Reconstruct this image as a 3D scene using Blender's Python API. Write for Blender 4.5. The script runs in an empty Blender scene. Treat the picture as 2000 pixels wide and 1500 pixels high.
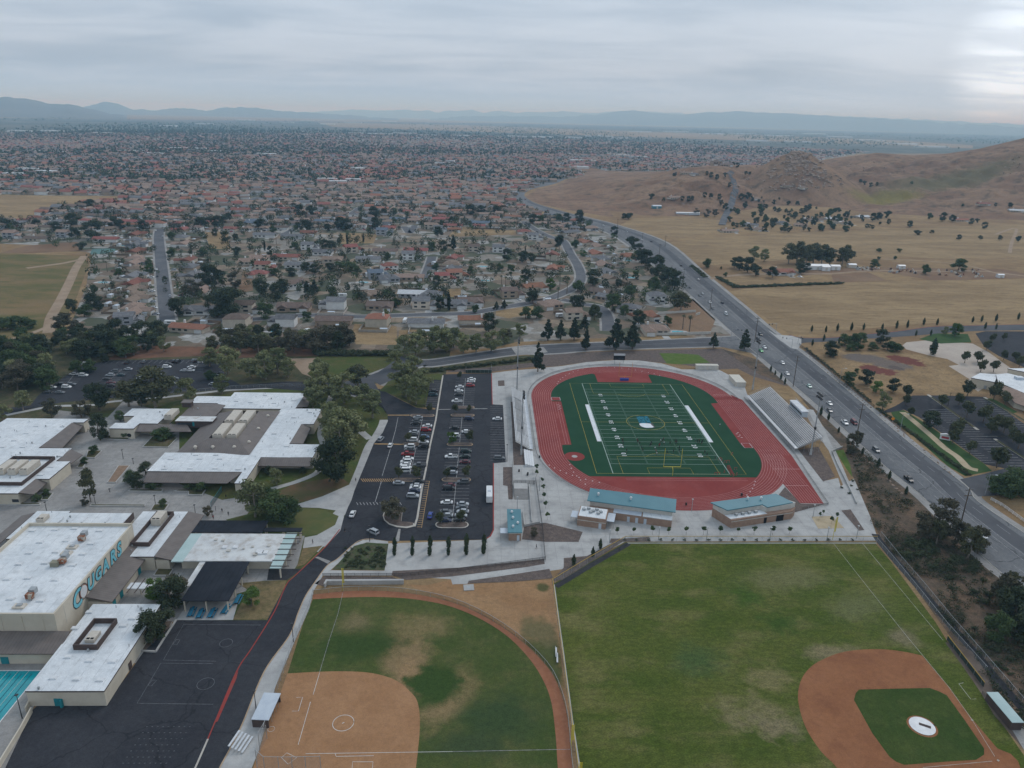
import bpy,bmesh,math,random
import numpy as np
from mathutils.geometry import delaunay_2d_cdt
from mathutils import Vector,Matrix,noise as mnoise

random.seed(7)
rng = np.random.default_rng(7)
scene = bpy.context.scene
COL = scene.collection
R = math.radians

# ------------------------------------------------------------------ camera
FPX = 1450.0
CAM = Vector((-76.87,-329.10,137.73))
PITCH,YAW,ROLL = 0.3460,0.0361,-0.0237
_f = Vector((math.sin(YAW)*math.cos(PITCH),math.cos(YAW)*math.cos(PITCH),-math.sin(PITCH)))
_r = Vector((math.cos(YAW),-math.sin(YAW),0))
_d = _f.cross(_r)
CR = math.cos(ROLL)*_r + math.sin(ROLL)*_d
CD = -math.sin(ROLL)*_r + math.cos(ROLL)*_d
CF = _f
cam_data = bpy.data.cameras.new("camera")
cam_data.sensor_width = 36
cam_data.lens = 36*FPX/2000
cam_data.clip_start = 1.0
cam_data.clip_end = 120000
cam = bpy.data.objects.new("camera",cam_data)
COL.objects.link(cam)
cam.matrix_world = Matrix(((CR.x,-CD.x,-CF.x,CAM.x),(CR.y,-CD.y,-CF.y,CAM.y),
                           (CR.z,-CD.z,-CF.z,CAM.z),(0,0,0,1)))
scene.camera = cam

# ------------------------------------------------------------------ sky,sun,exposure
SUN_EL,SUN_AZ = R(42),R(38)          # azimuth clockwise from +Y
world = bpy.data.worlds.new("World")
scene.world = world
world.use_nodes = True
nt = world.node_tree
nt.nodes.clear()
def wn(t,**kw):
    n = nt.nodes.new(t)
    for k,v in kw.items():
        setattr(n,k,v)
    return n
def wl(a,b):
    nt.links.new(a,b)
def wmath(op,a,b=None,clamp=False):
    n = wn('ShaderNodeMath',operation=op,use_clamp=clamp)
    for i,x in enumerate((a,b)):
        if x is None:
            continue
        if isinstance(x,(int,float)):
            n.inputs[i].default_value = x
        else:
            wl(x,n.inputs[i])
    return n.outputs[0]
def wmix(fac,a,b,blend='MIX'):
    n = wn('ShaderNodeMix',data_type='RGBA',blend_type=blend)
    for i,x in ((0,fac),(6,a),(7,b)):
        if isinstance(x,(int,float)):
            n.inputs[i].default_value = x
        elif isinstance(x,tuple):
            n.inputs[i].default_value = x
        else:
            wl(x,n.inputs[i])
    return n.outputs[2]
def wmap(x,a,b,c,d):
    n = wn('ShaderNodeMapRange')
    n.interpolation_type = 'SMOOTHSTEP'
    wl(x,n.inputs[0])
    for i,k in enumerate((a,b,c,d)):
        n.inputs[i+1].default_value = k
    return n.outputs[0]
sky = wn('ShaderNodeTexSky',sky_type='NISHITA',sun_disc=False)
sky.sun_elevation,sky.sun_rotation = SUN_EL,SUN_AZ
sky.dust_density = 3.0
skyd = wn('ShaderNodeVectorMath',operation='SCALE')
wl(sky.outputs[0],skyd.inputs[0])
skyd.inputs[3].default_value = 0.09
tc = wn('ShaderNodeTexCoord')
sep = wn('ShaderNodeSeparateXYZ')
wl(tc.outputs['Generated'],sep.inputs[0])
zz = wmath('ADD',wmath('MAXIMUM',sep.outputs[2],0.0),0.11)
cmb = wn('ShaderNodeCombineXYZ')
wl(wmath('DIVIDE',sep.outputs[0],zz),cmb.inputs[0])
wl(wmath('DIVIDE',sep.outputs[1],zz),cmb.inputs[1])
def wnoise(sc,det,off,dist=0.0):
    mp = wn('ShaderNodeMapping')
    wl(cmb.outputs[0],mp.inputs[0])
    mp.inputs['Location'].default_value = off
    mp.inputs['Scale'].default_value = (sc,sc*1.9,1)
    mp.inputs['Rotation'].default_value = (0,0,0.25)
    n = wn('ShaderNodeTexNoise')
    n.inputs['Scale'].default_value = 1.0
    n.inputs['Detail'].default_value = det
    n.inputs['Roughness'].default_value = 0.5
    n.inputs['Distortion'].default_value = dist
    wl(mp.outputs[0],n.inputs['Vector'])
    return n.outputs[0]
n1 = wnoise(0.32,5,(3.1,1.7,0),0.4)
n2 = wnoise(1.1,6,(9.4,4.2,0),0.6)
cl = wmath('ADD',wmath('MULTIPLY',n1,0.68),wmath('MULTIPLY',n2,0.32))
deck = wmix(wmap(cl,0.38,0.62,0,1),(0.44,0.54,0.66,1),(0.62,0.71,0.82,1))
# lighter band of far clear air under the deck
deck = wmix(wmap(sep.outputs[2],0.0,0.06,0.9,0.0),deck,(0.52,0.69,0.90,1))
deck = wmix(1.0,deck,wmix(wmap(sep.outputs[2],0.03,0.24,0,1),(0.93,0.94,0.96,1),(1.17,1.17,1.17,1)),'MULTIPLY')
# thin cloud in front of the sun
gd = Vector((math.sin(R(34.8))*math.cos(R(3.8)),math.cos(R(34.8))*math.cos(R(3.8)),math.sin(R(3.8))))
dp = wn('ShaderNodeVectorMath',operation='DOT_PRODUCT')
wl(tc.outputs['Generated'],dp.inputs[0])
dp.inputs[1].default_value = gd
gl = wmath('ADD',wmath('MULTIPLY',wmap(dp.outputs['Value'],0.9955,1.0,0,1.0),wmap(n2,0.40,0.64,0.35,1.0)),wmap(dp.outputs['Value'],0.95,1.0,0,0.15),True)
deck = wmix(gl,deck,(1.0,1.13,1.28,1))
deck = wmix(0.94,skyd.outputs[0],deck)
bg = wn('ShaderNodeBackground')
wl(deck,bg.inputs[0])
bg.inputs[1].default_value = 0.98
wo = wn('ShaderNodeOutputWorld')
wl(bg.outputs[0],wo.inputs[0])

sun = bpy.data.lights.new("sun",'SUN')
sun.energy = 1.0
sun.angle = R(18)
sun.color = (1.0,0.97,0.94)
sun_o = bpy.data.objects.new("sun",sun)
COL.objects.link(sun_o)
_sd = Vector((math.sin(SUN_AZ)*math.cos(SUN_EL),math.cos(SUN_AZ)*math.cos(SUN_EL),math.sin(SUN_EL)))
sun_o.rotation_euler = _sd.to_track_quat('Z','Y').to_euler()
sun_o.location = (0,0,300)
scene.view_settings.view_transform = 'Standard'
scene.view_settings.look = 'None'
scene.view_settings.gamma = 1.0
scene.view_settings.exposure = 0.0
scene.view_settings.use_curve_mapping = False
scene.render.engine = 'CYCLES'
scene.cycles.use_denoising = True
scene.cycles.max_bounces = 6
scene.cycles.transparent_max_bounces = 16
scene.cycles.volume_bounces = 3

# ------------------------------------------------------------------ pixels to ground
def ray(u,v):
    return CR*((u-1000)/FPX) + CD*((v-750)/FPX) + CF
def G(u,v,z=0.0):
    d = ray(u,v)
    return CAM + d*((z-CAM.z)/d.z)
def at_dist(u,v,D):
    d = ray(u,v)
    return CAM + d*(D/math.hypot(d.x,d.y))
def frame(x0,y0,k):
    return lambda x,y,z=0.0: G(x0+x/k,y0+y/k,z)
PX = frame(0,0,1)
FA = frame(0,700,2.857)
FB = frame(0,975,2.857)
FC = frame(600,680,4)
FD = frame(1000,680,3.077)
FE = frame(1500,600,4)
FF = frame(1450,975,2.857)
FH = frame(450,1000,2.857)
FJ = frame(1200,250,2.5)
FK = frame(0,380,4)
FL = frame(400,380,4)
FM = frame(850,380,3.636)
FN = frame(1100,920,3.333)
FQ = frame(200,740,7.143)      # classroom block
FT = frame(60,690,5)           # far car park
FG = frame(0,1000,7.143)       # gymnasium
FS = frame(1480,1240,3.846)    # baseball diamond
FP = frame(1160,790,7.143)     # players
def tr(f,pts,z=0.0):
    return [f(p[0],p[1],z) for p in pts]
def ortho(pts):
    p = [[q[0],q[1]] for q in pts]
    n = len(p)
    for i in range(n):
        a,b = p[i],p[(i+1) % n]
        k = 1 if abs(a[0]-b[0]) > abs(a[1]-b[1]) else 0
        m = (a[k]+b[k])/2
        a[k] = b[k] = m
    return p
def hyp(a,b):
    return math.hypot(a[0]-b[0],a[1]-b[1])
def inside(p,poly):
    x,y = p[0],p[1]
    c = False
    n = len(poly)
    for i in range(n):
        x1,y1 = poly[i][0],poly[i][1]
        x2,y2 = poly[i-1][0],poly[i-1][1]
        if (y1 > y) != (y2 > y) and x < (x2-x1)*(y-y1)/(y2-y1)+x1:
            c = not c
    return c

# ------------------------------------------------------------------ materials
def nodes_of(name):
    m = bpy.data.materials.new(name)
    m.use_nodes = True
    t = m.node_tree
    return m,t,t.nodes['Principled BSDF']
def c4(c):
    return (c[0],c[1],c[2],1.0)
def mat(name,c1,c2=None,scale=0.3,rough=0.85,det=4,c3=None,scale3=2.0,amt3=0.5,bump=0.0,metal=0.0,
        patches=(),lo=0.35,hi=0.65,aniso=None,rand=0.0,spec=None,obj=False,fine=0.0,crack=0.0,seam=None):
    m,t,b = nodes_of(name)
    N,Lk = t.nodes.new,t.links.new
    b.inputs['Roughness'].default_value = rough
    b.inputs['Metallic'].default_value = metal
    if spec is None and rough >= 0.8:
        spec = 0.12
    if spec is not None:
        b.inputs['Specular IOR Level'].default_value = spec
    if c2 is None and not rand:
        b.inputs['Base Color'].default_value = c4(c1)
        return m
    g = N('ShaderNodeNewGeometry').outputs['Position'] if not obj else N('ShaderNodeTexCoord').outputs['Object']
    def mapped(loc=(0,0,0),rot=0.0,sc=(1,1,1),typ='POINT'):
        mp = N('ShaderNodeMapping')
        mp.vector_type = typ
        mp.inputs['Location'].default_value = loc
        mp.inputs['Rotation'].default_value = (0,0,rot)
        mp.inputs['Scale'].default_value = sc
        Lk(g,mp.inputs[0])
        return mp.outputs[0]
    def noise(sc,d,vec):
        n = N('ShaderNodeTexNoise')
        n.inputs['Scale'].default_value = sc
        n.inputs['Detail'].default_value = d
        n.inputs['Roughness'].default_value = 0.6
        Lk(vec,n.inputs['Vector'])
        return n.outputs[0]
    def rng_(x,a,b_,c=0.0,d=1.0):
        r = N('ShaderNodeMapRange')
        r.interpolation_type = 'SMOOTHSTEP'
        Lk(x,r.inputs[0])
        for i,k in enumerate((a,b_,c,d)):
            r.inputs[i+1].default_value = k
        return r.outputs[0]
    def mix(fac,a,c,blend='MIX'):
        n = N('ShaderNodeMix')
        n.data_type = 'RGBA'
        n.blend_type = blend
        for i,x in ((0,fac),(6,a),(7,c)):
            if isinstance(x,(int,float)):
                n.inputs[i].default_value = x
            elif isinstance(x,tuple):
                n.inputs[i].default_value = x
            else:
                Lk(x,n.inputs[i])
        return n.outputs[2]
    vec = mapped(sc=aniso) if aniso else g
    col = c4(c1)
    if c2 is not None:
        col = mix(rng_(noise(scale,det,vec),lo,hi),col,c4(c2))
    if c3 is not None:
        col = mix(rng_(noise(scale3,4,vec),0.45,0.75,0,amt3),col,c4(c3))
    for (px,py,rx,ry,rot,pc,soft,wob) in patches:
        v = mapped((px,py,0),rot,(rx,ry,1e6),'TEXTURE')
        ln = N('ShaderNodeVectorMath')
        ln.operation = 'LENGTH'
        Lk(v,ln.inputs[0])
        w = N('ShaderNodeMath')
        w.operation = 'MULTIPLY_ADD'
        Lk(noise(0.22,5,g),w.inputs[0])
        w.inputs[1].default_value = wob
        w.inputs[2].default_value = -wob*0.5
        ad = N('ShaderNodeMath')
        ad.operation = 'ADD'
        Lk(ln.outputs['Value'],ad.inputs[0])
        Lk(w.outputs[0],ad.inputs[1])
        col = mix(rng_(ad.outputs[0],1.0-soft,1.0,1.0,0.0),col,c4(pc))
    if crack:
        vo = N('ShaderNodeTexVoronoi')
        vo.feature = 'DISTANCE_TO_EDGE'
        vo.inputs['Scale'].default_value = crack
        ds = N('ShaderNodeVectorMath')
        ds.operation = 'MULTIPLY_ADD'
        nn = N('ShaderNodeTexNoise')
        nn.inputs['Scale'].default_value = crack*3
        nn.inputs['Detail'].default_value = 5
        Lk(g,nn.inputs['Vector'])
        Lk(nn.outputs['Color'],ds.inputs[0])
        ds.inputs[1].default_value = (7,7,0)
        Lk(g,ds.inputs[2])
        Lk(ds.outputs[0],vo.inputs['Vector'])
        col = mix(rng_(vo.outputs['Distance'],0.0,0.016,0.55,0.0),col,(0.012,0.012,0.014,1))
    if seam:
        sx = N('ShaderNodeSeparateXYZ')
        Lk(g,sx.inputs[0])
        dv = N('ShaderNodeMath')
        dv.operation = 'DIVIDE'
        Lk(sx.outputs[seam[0]],dv.inputs[0])
        dv.inputs[1].default_value = seam[1]
        fr = N('ShaderNodeMath')
        fr.operation = 'FRACT'
        Lk(dv.outputs[0],fr.inputs[0])
        lt = N('ShaderNodeMath')
        lt.operation = 'LESS_THAN'
        Lk(fr.outputs[0],lt.inputs[0])
        lt.inputs[1].default_value = 0.05
        lm = N('ShaderNodeMath')
        lm.operation = 'MULTIPLY'
        Lk(lt.outputs[0],lm.inputs[0])
        Lk(rng_(noise(0.3,3,g),0.4,0.6,0.05,0.5),lm.inputs[1])
        col = mix(lm.outputs[0],col,(0.30,0.31,0.32,1))
    if fine:
        fm = rng_(noise(3.1,5,vec),0.25,0.75,1-fine*1.6,1+fine*1.6)
        f2 = rng_(noise(0.75,5,vec),0.25,0.75,1-fine,1+fine)
        pr = N('ShaderNodeMath')
        pr.operation = 'MULTIPLY'
        Lk(fm,pr.inputs[0])
        Lk(f2,pr.inputs[1])
        hv = N('ShaderNodeHueSaturation')
        if isinstance(col,tuple):
            hv.inputs['Color'].default_value = col
        else:
            Lk(col,hv.inputs['Color'])
        Lk(pr.outputs[0],hv.inputs['Value'])
        col = hv.outputs[0]
    if rand:
        oi = N('ShaderNodeObjectInfo')
        hs = N('ShaderNodeHueSaturation')
        mr = N('ShaderNodeMapRange')
        Lk(oi.outputs['Random'],mr.inputs[0])
        mr.inputs[3].default_value = 1.0-rand
        mr.inputs[4].default_value = 1.0+rand
        Lk(mr.outputs[0],hs.inputs['Value'])
        mr2 = N('ShaderNodeMapRange')
        Lk(oi.outputs['Random'],mr2.inputs[0])
        mr2.inputs[3].default_value = 0.5+rand*0.06
        mr2.inputs[4].default_value = 0.5-rand*0.06
        Lk(mr2.outputs[0],hs.inputs['Hue'])
        if isinstance(col,tuple):
            hs.inputs['Color'].default_value = col
        else:
            Lk(col,hs.inputs['Color'])
        col = hs.outputs[0]
    if isinstance(col,tuple):
        b.inputs['Base Color'].default_value = col
    else:
        Lk(col,b.inputs['Base Color'])
    if bump:
        bp = N('ShaderNodeBump')
        bp.inputs['Strength'].default_value = bump
        bp.inputs['Distance'].default_value = 0.3
        Lk(noise(scale3*2,4,g),bp.inputs['Height'])
        Lk(bp.outputs[0],b.inputs['Normal'])
    return m

def mesh_screen(name,col,alpha):
    m,t,b = nodes_of(name)
    b.inputs['Base Color'].default_value = c4(col)
    b.inputs['Alpha'].default_value = alpha
    b.inputs['Roughness'].default_value = 0.6
    return m

def stripes(name,c1,c2,width,axis=0,frac=0.15,rough=0.6,nz=0.15):
    """standing seams or battens: thin lines of c2 every `width` metres along an object axis"""
    m,t,b = nodes_of(name)
    N,Lk = t.nodes.new,t.links.new
    s = N('ShaderNodeSeparateXYZ')
    Lk(N('ShaderNodeNewGeometry').outputs['Position'],s.inputs[0])
    d = N('ShaderNodeMath')
    d.operation = 'DIVIDE'
    Lk(s.outputs[axis],d.inputs[0])
    d.inputs[1].default_value = width
    fr = N('ShaderNodeMath')
    fr.operation = 'FRACT'
    Lk(d.outputs[0],fr.inputs[0])
    lt = N('ShaderNodeMath')
    lt.operation = 'LESS_THAN'
    Lk(fr.outputs[0],lt.inputs[0])
    lt.inputs[1].default_value = frac
    n = N('ShaderNodeTexNoise')
    n.inputs['Scale'].default_value = 0.4
    n.inputs['Detail'].default_value = 5
    Lk(N('ShaderNodeNewGeometry').outputs['Position'],n.inputs['Vector'])
    mx = N('ShaderNodeMix')
    mx.data_type = 'RGBA'
    Lk(lt.outputs[0],mx.inputs[0])
    mx.inputs[6].default_value = c4(c1)
    mx.inputs[7].default_value = c4(c2)
    mr = N('ShaderNodeMapRange')
    Lk(n.outputs[0],mr.inputs[0])
    mr.inputs[1].default_value = 0.3
    mr.inputs[2].default_value = 0.7
    mr.inputs[3].default_value = 1-nz
    mr.inputs[4].default_value = 1+nz
    hs = N('ShaderNodeHueSaturation')
    Lk(mx.outputs[2],hs.inputs['Color'])
    Lk(mr.outputs[0],hs.inputs['Value'])
    Lk(hs.outputs[0],b.inputs['Base Color'])
    b.inputs['Roughness'].default_value = rough
    return m

# ------------------------------------------------------------------ mesh helpers
class MB:
    def __init__(s):
        s.v,s.f,s.m = [],[],[]
    def add(s,vs,fs,mi=0):
        o = len(s.v)
        s.v += [tuple(p) for p in vs]
        for i,f in enumerate(fs):
            s.f.append(tuple(o+k for k in f))
            s.m.append(mi[i] if isinstance(mi,(list,tuple)) else mi)
        return s
    def box(s,x0,x1,y0,y1,z0,z1,mi=0):
        if x0 > x1:
            x0,x1 = x1,x0
        if y0 > y1:
            y0,y1 = y1,y0
        return s.add([(x0,y0,z0),(x1,y0,z0),(x1,y1,z0),(x0,y1,z0),(x0,y0,z1),(x1,y0,z1),(x1,y1,z1),(x0,y1,z1)],
                     [(3,2,1,0),(4,5,6,7),(0,1,5,4),(1,2,6,5),(2,3,7,6),(3,0,4,7)],mi)
    def obox(s,c,lx,ly,z0,z1,rot=0.0,mi=0):
        ca,sa = math.cos(rot),math.sin(rot)
        q = [(c[0]+x*ca-y*sa,c[1]+x*sa+y*ca) for x,y in ((-lx/2,-ly/2),(lx/2,-ly/2),(lx/2,ly/2),(-lx/2,ly/2))]
        return s.prism(q,z0,z1,mi,mi)
    def prism(s,pts,z0,z1,ms=0,mt=0,bottom=True):
        p = [(q[0],q[1]) for q in pts]
        a = sum(p[i-1][0]*p[i][1]-p[i][0]*p[i-1][1] for i in range(len(p)))
        if a < 0:
            p.reverse()
        n = len(p)
        vs = [(x,y,z0) for x,y in p]+[(x,y,z1) for x,y in p]
        fs = [(i,(i+1) % n,n+(i+1) % n,n+i) for i in range(n)]
        mi = [ms]*n
        fs.append(tuple(range(n,2*n)))
        mi.append(mt)
        if bottom:
            fs.append(tuple(range(n-1,-1,-1)))
            mi.append(ms)
        return s.add(vs,fs,mi)
    def tube(s,p,q,r0,r1=None,n=8,mi=0):
        r1 = r0 if r1 is None else r1
        p,q = Vector(p),Vector(q)
        d = (q-p).normalized()
        a = d.orthogonal().normalized()
        b = d.cross(a)
        vs = []
        for c,r in ((p,r0),(q,r1)):
            for i in range(n):
                t = 2*math.pi*i/n
                vs.append(c+a*(r*math.cos(t))+b*(r*math.sin(t)))
        fs = [(i,(i+1) % n,n+(i+1) % n,n+i) for i in range(n)]+[tuple(range(n-1,-1,-1)),tuple(range(n,2*n))]
        return s.add(vs,fs,mi)
    def poly(s,pts,z=None,mi=0):
        if z is not None and len(pts) > 4:
            ve,_,fa,*_r = delaunay_2d_cdt([Vector((q[0],q[1])) for q in pts],[],[list(range(len(pts)))],1,1e-4)
            return s.add([(q.x,q.y,z) for q in ve],[tuple(f) for f in fa],mi)
        p = [(q[0],q[1],q[2] if z is None else z) for q in pts]
        if z is not None:
            a = sum(p[i-1][0]*p[i][1]-p[i][0]*p[i-1][1] for i in range(len(p)))
            if a < 0:
                p.reverse()
        return s.add(p,[tuple(range(len(p)))],mi)
    def strip(s,pts,w,z=0.0,mi=0):
        """flat ribbon along pts; w one width or (left,right)"""
        wl_,wr_ = (w/2,w/2) if not isinstance(w,(tuple,list)) else w
        n = len(pts)
        L,Rr = [],[]
        for i in range(n):
            a = pts[max(i-1,0)]
            b = pts[min(i+1,n-1)]
            dx,dy = b[0]-a[0],b[1]-a[1]
            l = math.hypot(dx,dy) or 1
            nx,ny = -dy/l,dx/l
            L.append((pts[i][0]+nx*wl_,pts[i][1]+ny*wl_,z))
            Rr.append((pts[i][0]-nx*wr_,pts[i][1]-ny*wr_,z))
        return s.add(Rr+L,[(i,i+1,n+i+1,n+i) for i in range(n-1)],mi)
    def mesh(s,name,mats):
        me = bpy.data.meshes.new(name)
        me.from_pydata(s.v,[],s.f)
        for m in (mats if isinstance(mats,(list,tuple)) else [mats]):
            me.materials.append(m)
        if any(s.m):
            me.polygons.foreach_set('material_index',s.m)
        me.update()
        return me
    def build(s,name,mats,parent=None,loc=None,smooth=False):
        me = s.mesh(name,mats)
        if smooth:
            me.polygons.foreach_set('use_smooth',[True]*len(me.polygons))
        return obj(name,me,parent,loc)
def obj(name,me,parent=None,loc=None,rz=None):
    o = bpy.data.objects.new(name,me)
    COL.objects.link(o)
    if parent is not None:
        o.parent = parent
    if loc is not None:
        o.location = loc
    if rz is not None:
        o.rotation_euler = (0,0,rz)
    return o
def tag(o,label,cat,group=None):
    o['label'] = label
    o['category'] = cat
    if group:
        o['group'] = group
    return o
def thing(name,label,cat,loc=(0,0,0),rz=0.0,group=None,sc=None):
    o = bpy.data.objects.new(name,None)
    COL.objects.link(o)
    o.empty_display_size = 0.5
    o.location = loc
    o.rotation_euler = (0,0,rz)
    if sc:
        o.scale = (sc,sc,sc) if isinstance(sc,(int,float)) else sc
    return tag(o,label,cat,group)
def struct(o):
    o['kind'] = 'structure'
    return o
def stuff(o,label=None,cat=None):
    o['kind'] = 'stuff'
    if label:
        o['label'] = label
        o['category'] = cat
    return o
LZ = [0.0,0.015,0.03,0.045,0.06,0.075,0.09,0.105]
_lay = [0]
def lay(layer):
    _lay[0] += 1
    return LZ[layer]+0.0007*(_lay[0] % 19)
def sheet(name,pts,layer,m,parent=None):
    o = MB().poly(pts,lay(layer)).build(name,m,parent)
    return struct(o) if parent is None else o
def ribbon(name,pts,w,layer,m,parent=None):
    o = MB().strip(pts,w,lay(layer)).build(name,m,parent)
    return struct(o) if parent is None else o
def smooth_line(pts,k=6):
    P = [Vector((p[0],p[1])) for p in pts]
    out = []
    for i in range(len(P)-1):
        a,b,c,d = P[max(i-1,0)],P[i],P[i+1],P[min(i+2,len(P)-1)]
        for j in range(k):
            t = j/k
            out.append(0.5*((2*b)+(c-a)*t+(2*a-5*b+4*c-d)*t*t+(3*b-a-3*c+d)*t**3))
    out.append(P[-1])
    return out
def smooth_loop(pts,k=5):
    P = [Vector((p[0],p[1])) for p in pts]
    n = len(P)
    out = []
    for i in range(n):
        a,b,c,d = P[i-1],P[i],P[(i+1) % n],P[(i+2) % n]
        for j in range(k):
            t = j/k
            out.append(0.5*((2*b)+(c-a)*t+(2*a-5*b+4*c-d)*t*t+(3*b-a-3*c+d)*t**3))
    return out
def circle(cx,cy,r,n=40,ry=None):
    return [(cx+r*math.cos(2*math.pi*i/n),cy+(ry or r)*math.sin(2*math.pi*i/n)) for i in range(n)]
def ring(mb,pts,w,z,mi=0):
    return mb.strip(list(pts)+[pts[0],pts[1]],w,z,mi)
def text_mesh(name,body,size,mats,extrude=0.0,shear=0.0,offset=0.0):
    cu = bpy.data.curves.new(name,'FONT')
    cu.body = body
    cu.size = size
    cu.extrude = extrude
    cu.shear = shear
    cu.offset = offset
    cu.resolution_u = 3
    cu.align_x = 'CENTER'
    cu.align_y = 'CENTER'
    ob = bpy.data.objects.new(name,cu)
    COL.objects.link(ob)
    dg = bpy.context.evaluated_depsgraph_get()
    me = bpy.data.meshes.new_from_object(ob.evaluated_get(dg))
    bpy.data.objects.remove(ob)
    bpy.data.curves.remove(cu)
    me.name = name
    me.materials.clear()
    me.materials.append(mats)
    return me
# ------------------------------------------------------------------ shared materials
M = {}
M['dry'] = mat('dry_grass',(0.205,0.130,0.070),(0.29,0.20,0.105),0.012,fine=0.16,c3=(0.145,0.098,0.055),scale3=0.11,amt3=0.75,aniso=(1,1.6,1),rough=1)
M['soil'] = mat('brown_soil',(0.115,0.088,0.072),(0.165,0.13,0.105),0.15,c3=(0.075,0.06,0.05),scale3=1.2,rough=1)
M['mulch'] = mat('mulch',fine=0.15,c1=(0.135,0.105,0.092),c2=(0.10,0.08,0.072),scale=0.5,c3=(0.20,0.16,0.14),scale3=3,rough=1)
M['scrub'] = mat('scrub_soil',fine=0.2,c1=(0.085,0.068,0.052),c2=(0.15,0.10,0.068),scale=0.09,c3=(0.04,0.045,0.025),scale3=0.35,amt3=0.8,rough=1)
M['concrete'] = mat('concrete',fine=0.04,c1=(0.36,0.355,0.345),c2=(0.43,0.425,0.41),scale=0.09,c3=(0.25,0.245,0.24),scale3=0.22,amt3=0.65,rough=0.9)
M['concrete_old'] = mat('old_concrete',fine=0.06,c1=(0.25,0.24,0.23),c2=(0.325,0.315,0.30),scale=0.07,c3=(0.18,0.175,0.17),scale3=0.5,amt3=0.55,rough=0.9)
M['kerb'] = mat('kerb_concrete',(0.40,0.37,0.33),(0.48,0.45,0.40),0.5)
M['kerb_tan'] = mat('tan_kerb',(0.36,0.26,0.17),(0.42,0.31,0.21),0.6)
M['kerb_red'] = mat('red_kerb',(0.30,0.045,0.04),(0.24,0.06,0.05),0.8)
M['asphalt'] = mat('asphalt',(0.033,0.033,0.037),(0.046,0.046,0.050),0.06,fine=0.12,crack=0.09,c3=(0.024,0.024,0.027),scale3=0.5,amt3=0.6,rough=0.9)
M['asphalt_lot'] = mat('lot_asphalt',(0.030,0.031,0.037),(0.041,0.042,0.048),0.05,fine=0.12,crack=0.06,c3=(0.055,0.055,0.060),scale3=0.3,amt3=0.35,rough=0.9)
M['road'] = mat('road_asphalt',(0.125,0.128,0.135),(0.165,0.168,0.172),0.04,c3=(0.085,0.087,0.094),scale3=0.12,amt3=0.6,aniso=(1,0.35,1),rough=0.9,fine=0.1,crack=0.05)
M['road_dark'] = mat('dark_road_asphalt',(0.072,0.074,0.082),(0.096,0.098,0.106),0.05,c3=(0.10,0.10,0.105),scale3=0.2,amt3=0.4,rough=0.9)
M['street'] = mat('street_asphalt',(0.095,0.098,0.108),(0.13,0.132,0.14),0.05,c3=(0.07,0.072,0.08),scale3=0.3,amt3=0.5,rough=0.9)
M['paint'] = mat('white_paint',(0.62,0.62,0.60),(0.48,0.48,0.47),0.7)
M['paint_faint'] = mat('worn_white_paint',(0.36,0.36,0.36),(0.20,0.20,0.21),0.9)
M['paint_yellow'] = mat('yellow_paint',(0.50,0.36,0.10),(0.40,0.28,0.09),0.7)
M['paint_tan'] = mat('tan_paint',(0.42,0.27,0.13),(0.34,0.22,0.11),0.7)
M['lawn'] = mat('campus_lawn',(0.056,0.080,0.020),(0.082,0.086,0.028),0.06,fine=0.16,c3=(0.13,0.095,0.055),scale3=0.22,amt3=0.5,rough=1)
M['lawn_dry'] = mat('dry_lawn',fine=0.15,c1=(0.20,0.145,0.075),c2=(0.14,0.115,0.055),scale=0.25,c3=(0.08,0.075,0.04),scale3=0.8,rough=1)
M['verge'] = mat('verge',fine=0.2,c1=(0.095,0.082,0.042),c2=(0.055,0.062,0.030),scale=0.12,c3=(0.15,0.10,0.07),scale3=0.3,rough=1)
M['bright_weeds'] = mat('green_weeds',(0.075,0.125,0.022),(0.10,0.14,0.035),0.3,c3=(0.05,0.07,0.02),scale3=0.8,rough=1)
M['turf'] = mat('artificial_turf',(0.012,0.050,0.024),(0.016,0.058,0.028),0.10,rough=0.95)
M['track'] = mat('track_rubber',(0.205,0.038,0.034),(0.235,0.047,0.041),0.05,c3=(0.27,0.075,0.065),scale3=0.09,amt3=0.6,rough=0.9,fine=0.05)
M['dirt'] = mat('infield_clay',(0.30,0.160,0.080),(0.345,0.19,0.098),0.12,fine=0.07,c3=(0.25,0.135,0.07),scale3=0.5,rough=1)
M['clay'] = mat('red_clay',(0.235,0.10,0.048),(0.27,0.12,0.058),0.10,fine=0.07,c3=(0.17,0.07,0.038),scale3=0.16,amt3=0.6,rough=1)
M['wtrack'] = mat('warning_track_clay',(0.29,0.125,0.068),(0.25,0.105,0.058),0.3,c3=(0.34,0.17,0.10),scale3=1.0,rough=1)
M['wall'] = mat('cream_stucco',(0.50,0.45,0.365),(0.56,0.51,0.42),0.15,c3=(0.42,0.37,0.30),scale3=0.5,amt3=0.4)
M['roof_white'] = mat('white_roof_coating',fine=0.05,seam=(0,3.4),c1=(0.55,0.58,0.60),c2=(0.67,0.69,0.70),scale=0.10,c3=(0.40,0.42,0.43),scale3=0.45,amt3=0.55,rough=0.7,lo=0.3,hi=0.7)
M['roof_cafe'] = mat('stained_white_roof',(0.50,0.51,0.51),(0.60,0.61,0.60),0.15,c3=(0.33,0.29,0.25),scale3=0.35,amt3=0.75,rough=0.7)
M['roof_brown'] = stripes('brown_metal_roof',(0.135,0.112,0.100),(0.105,0.088,0.08),0.9,0,0.18)
M['roof_brown_y'] = stripes('brown_metal_roof_y',(0.135,0.112,0.100),(0.105,0.088,0.08),0.9,1,0.18)
M['fascia'] = mat('brown_fascia',(0.075,0.055,0.050),(0.095,0.07,0.062),0.5)
M['black_roof'] = mat('black_canopy',(0.012,0.015,0.022),(0.020,0.023,0.031),0.2,rough=0.75,spec=0.15)
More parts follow.
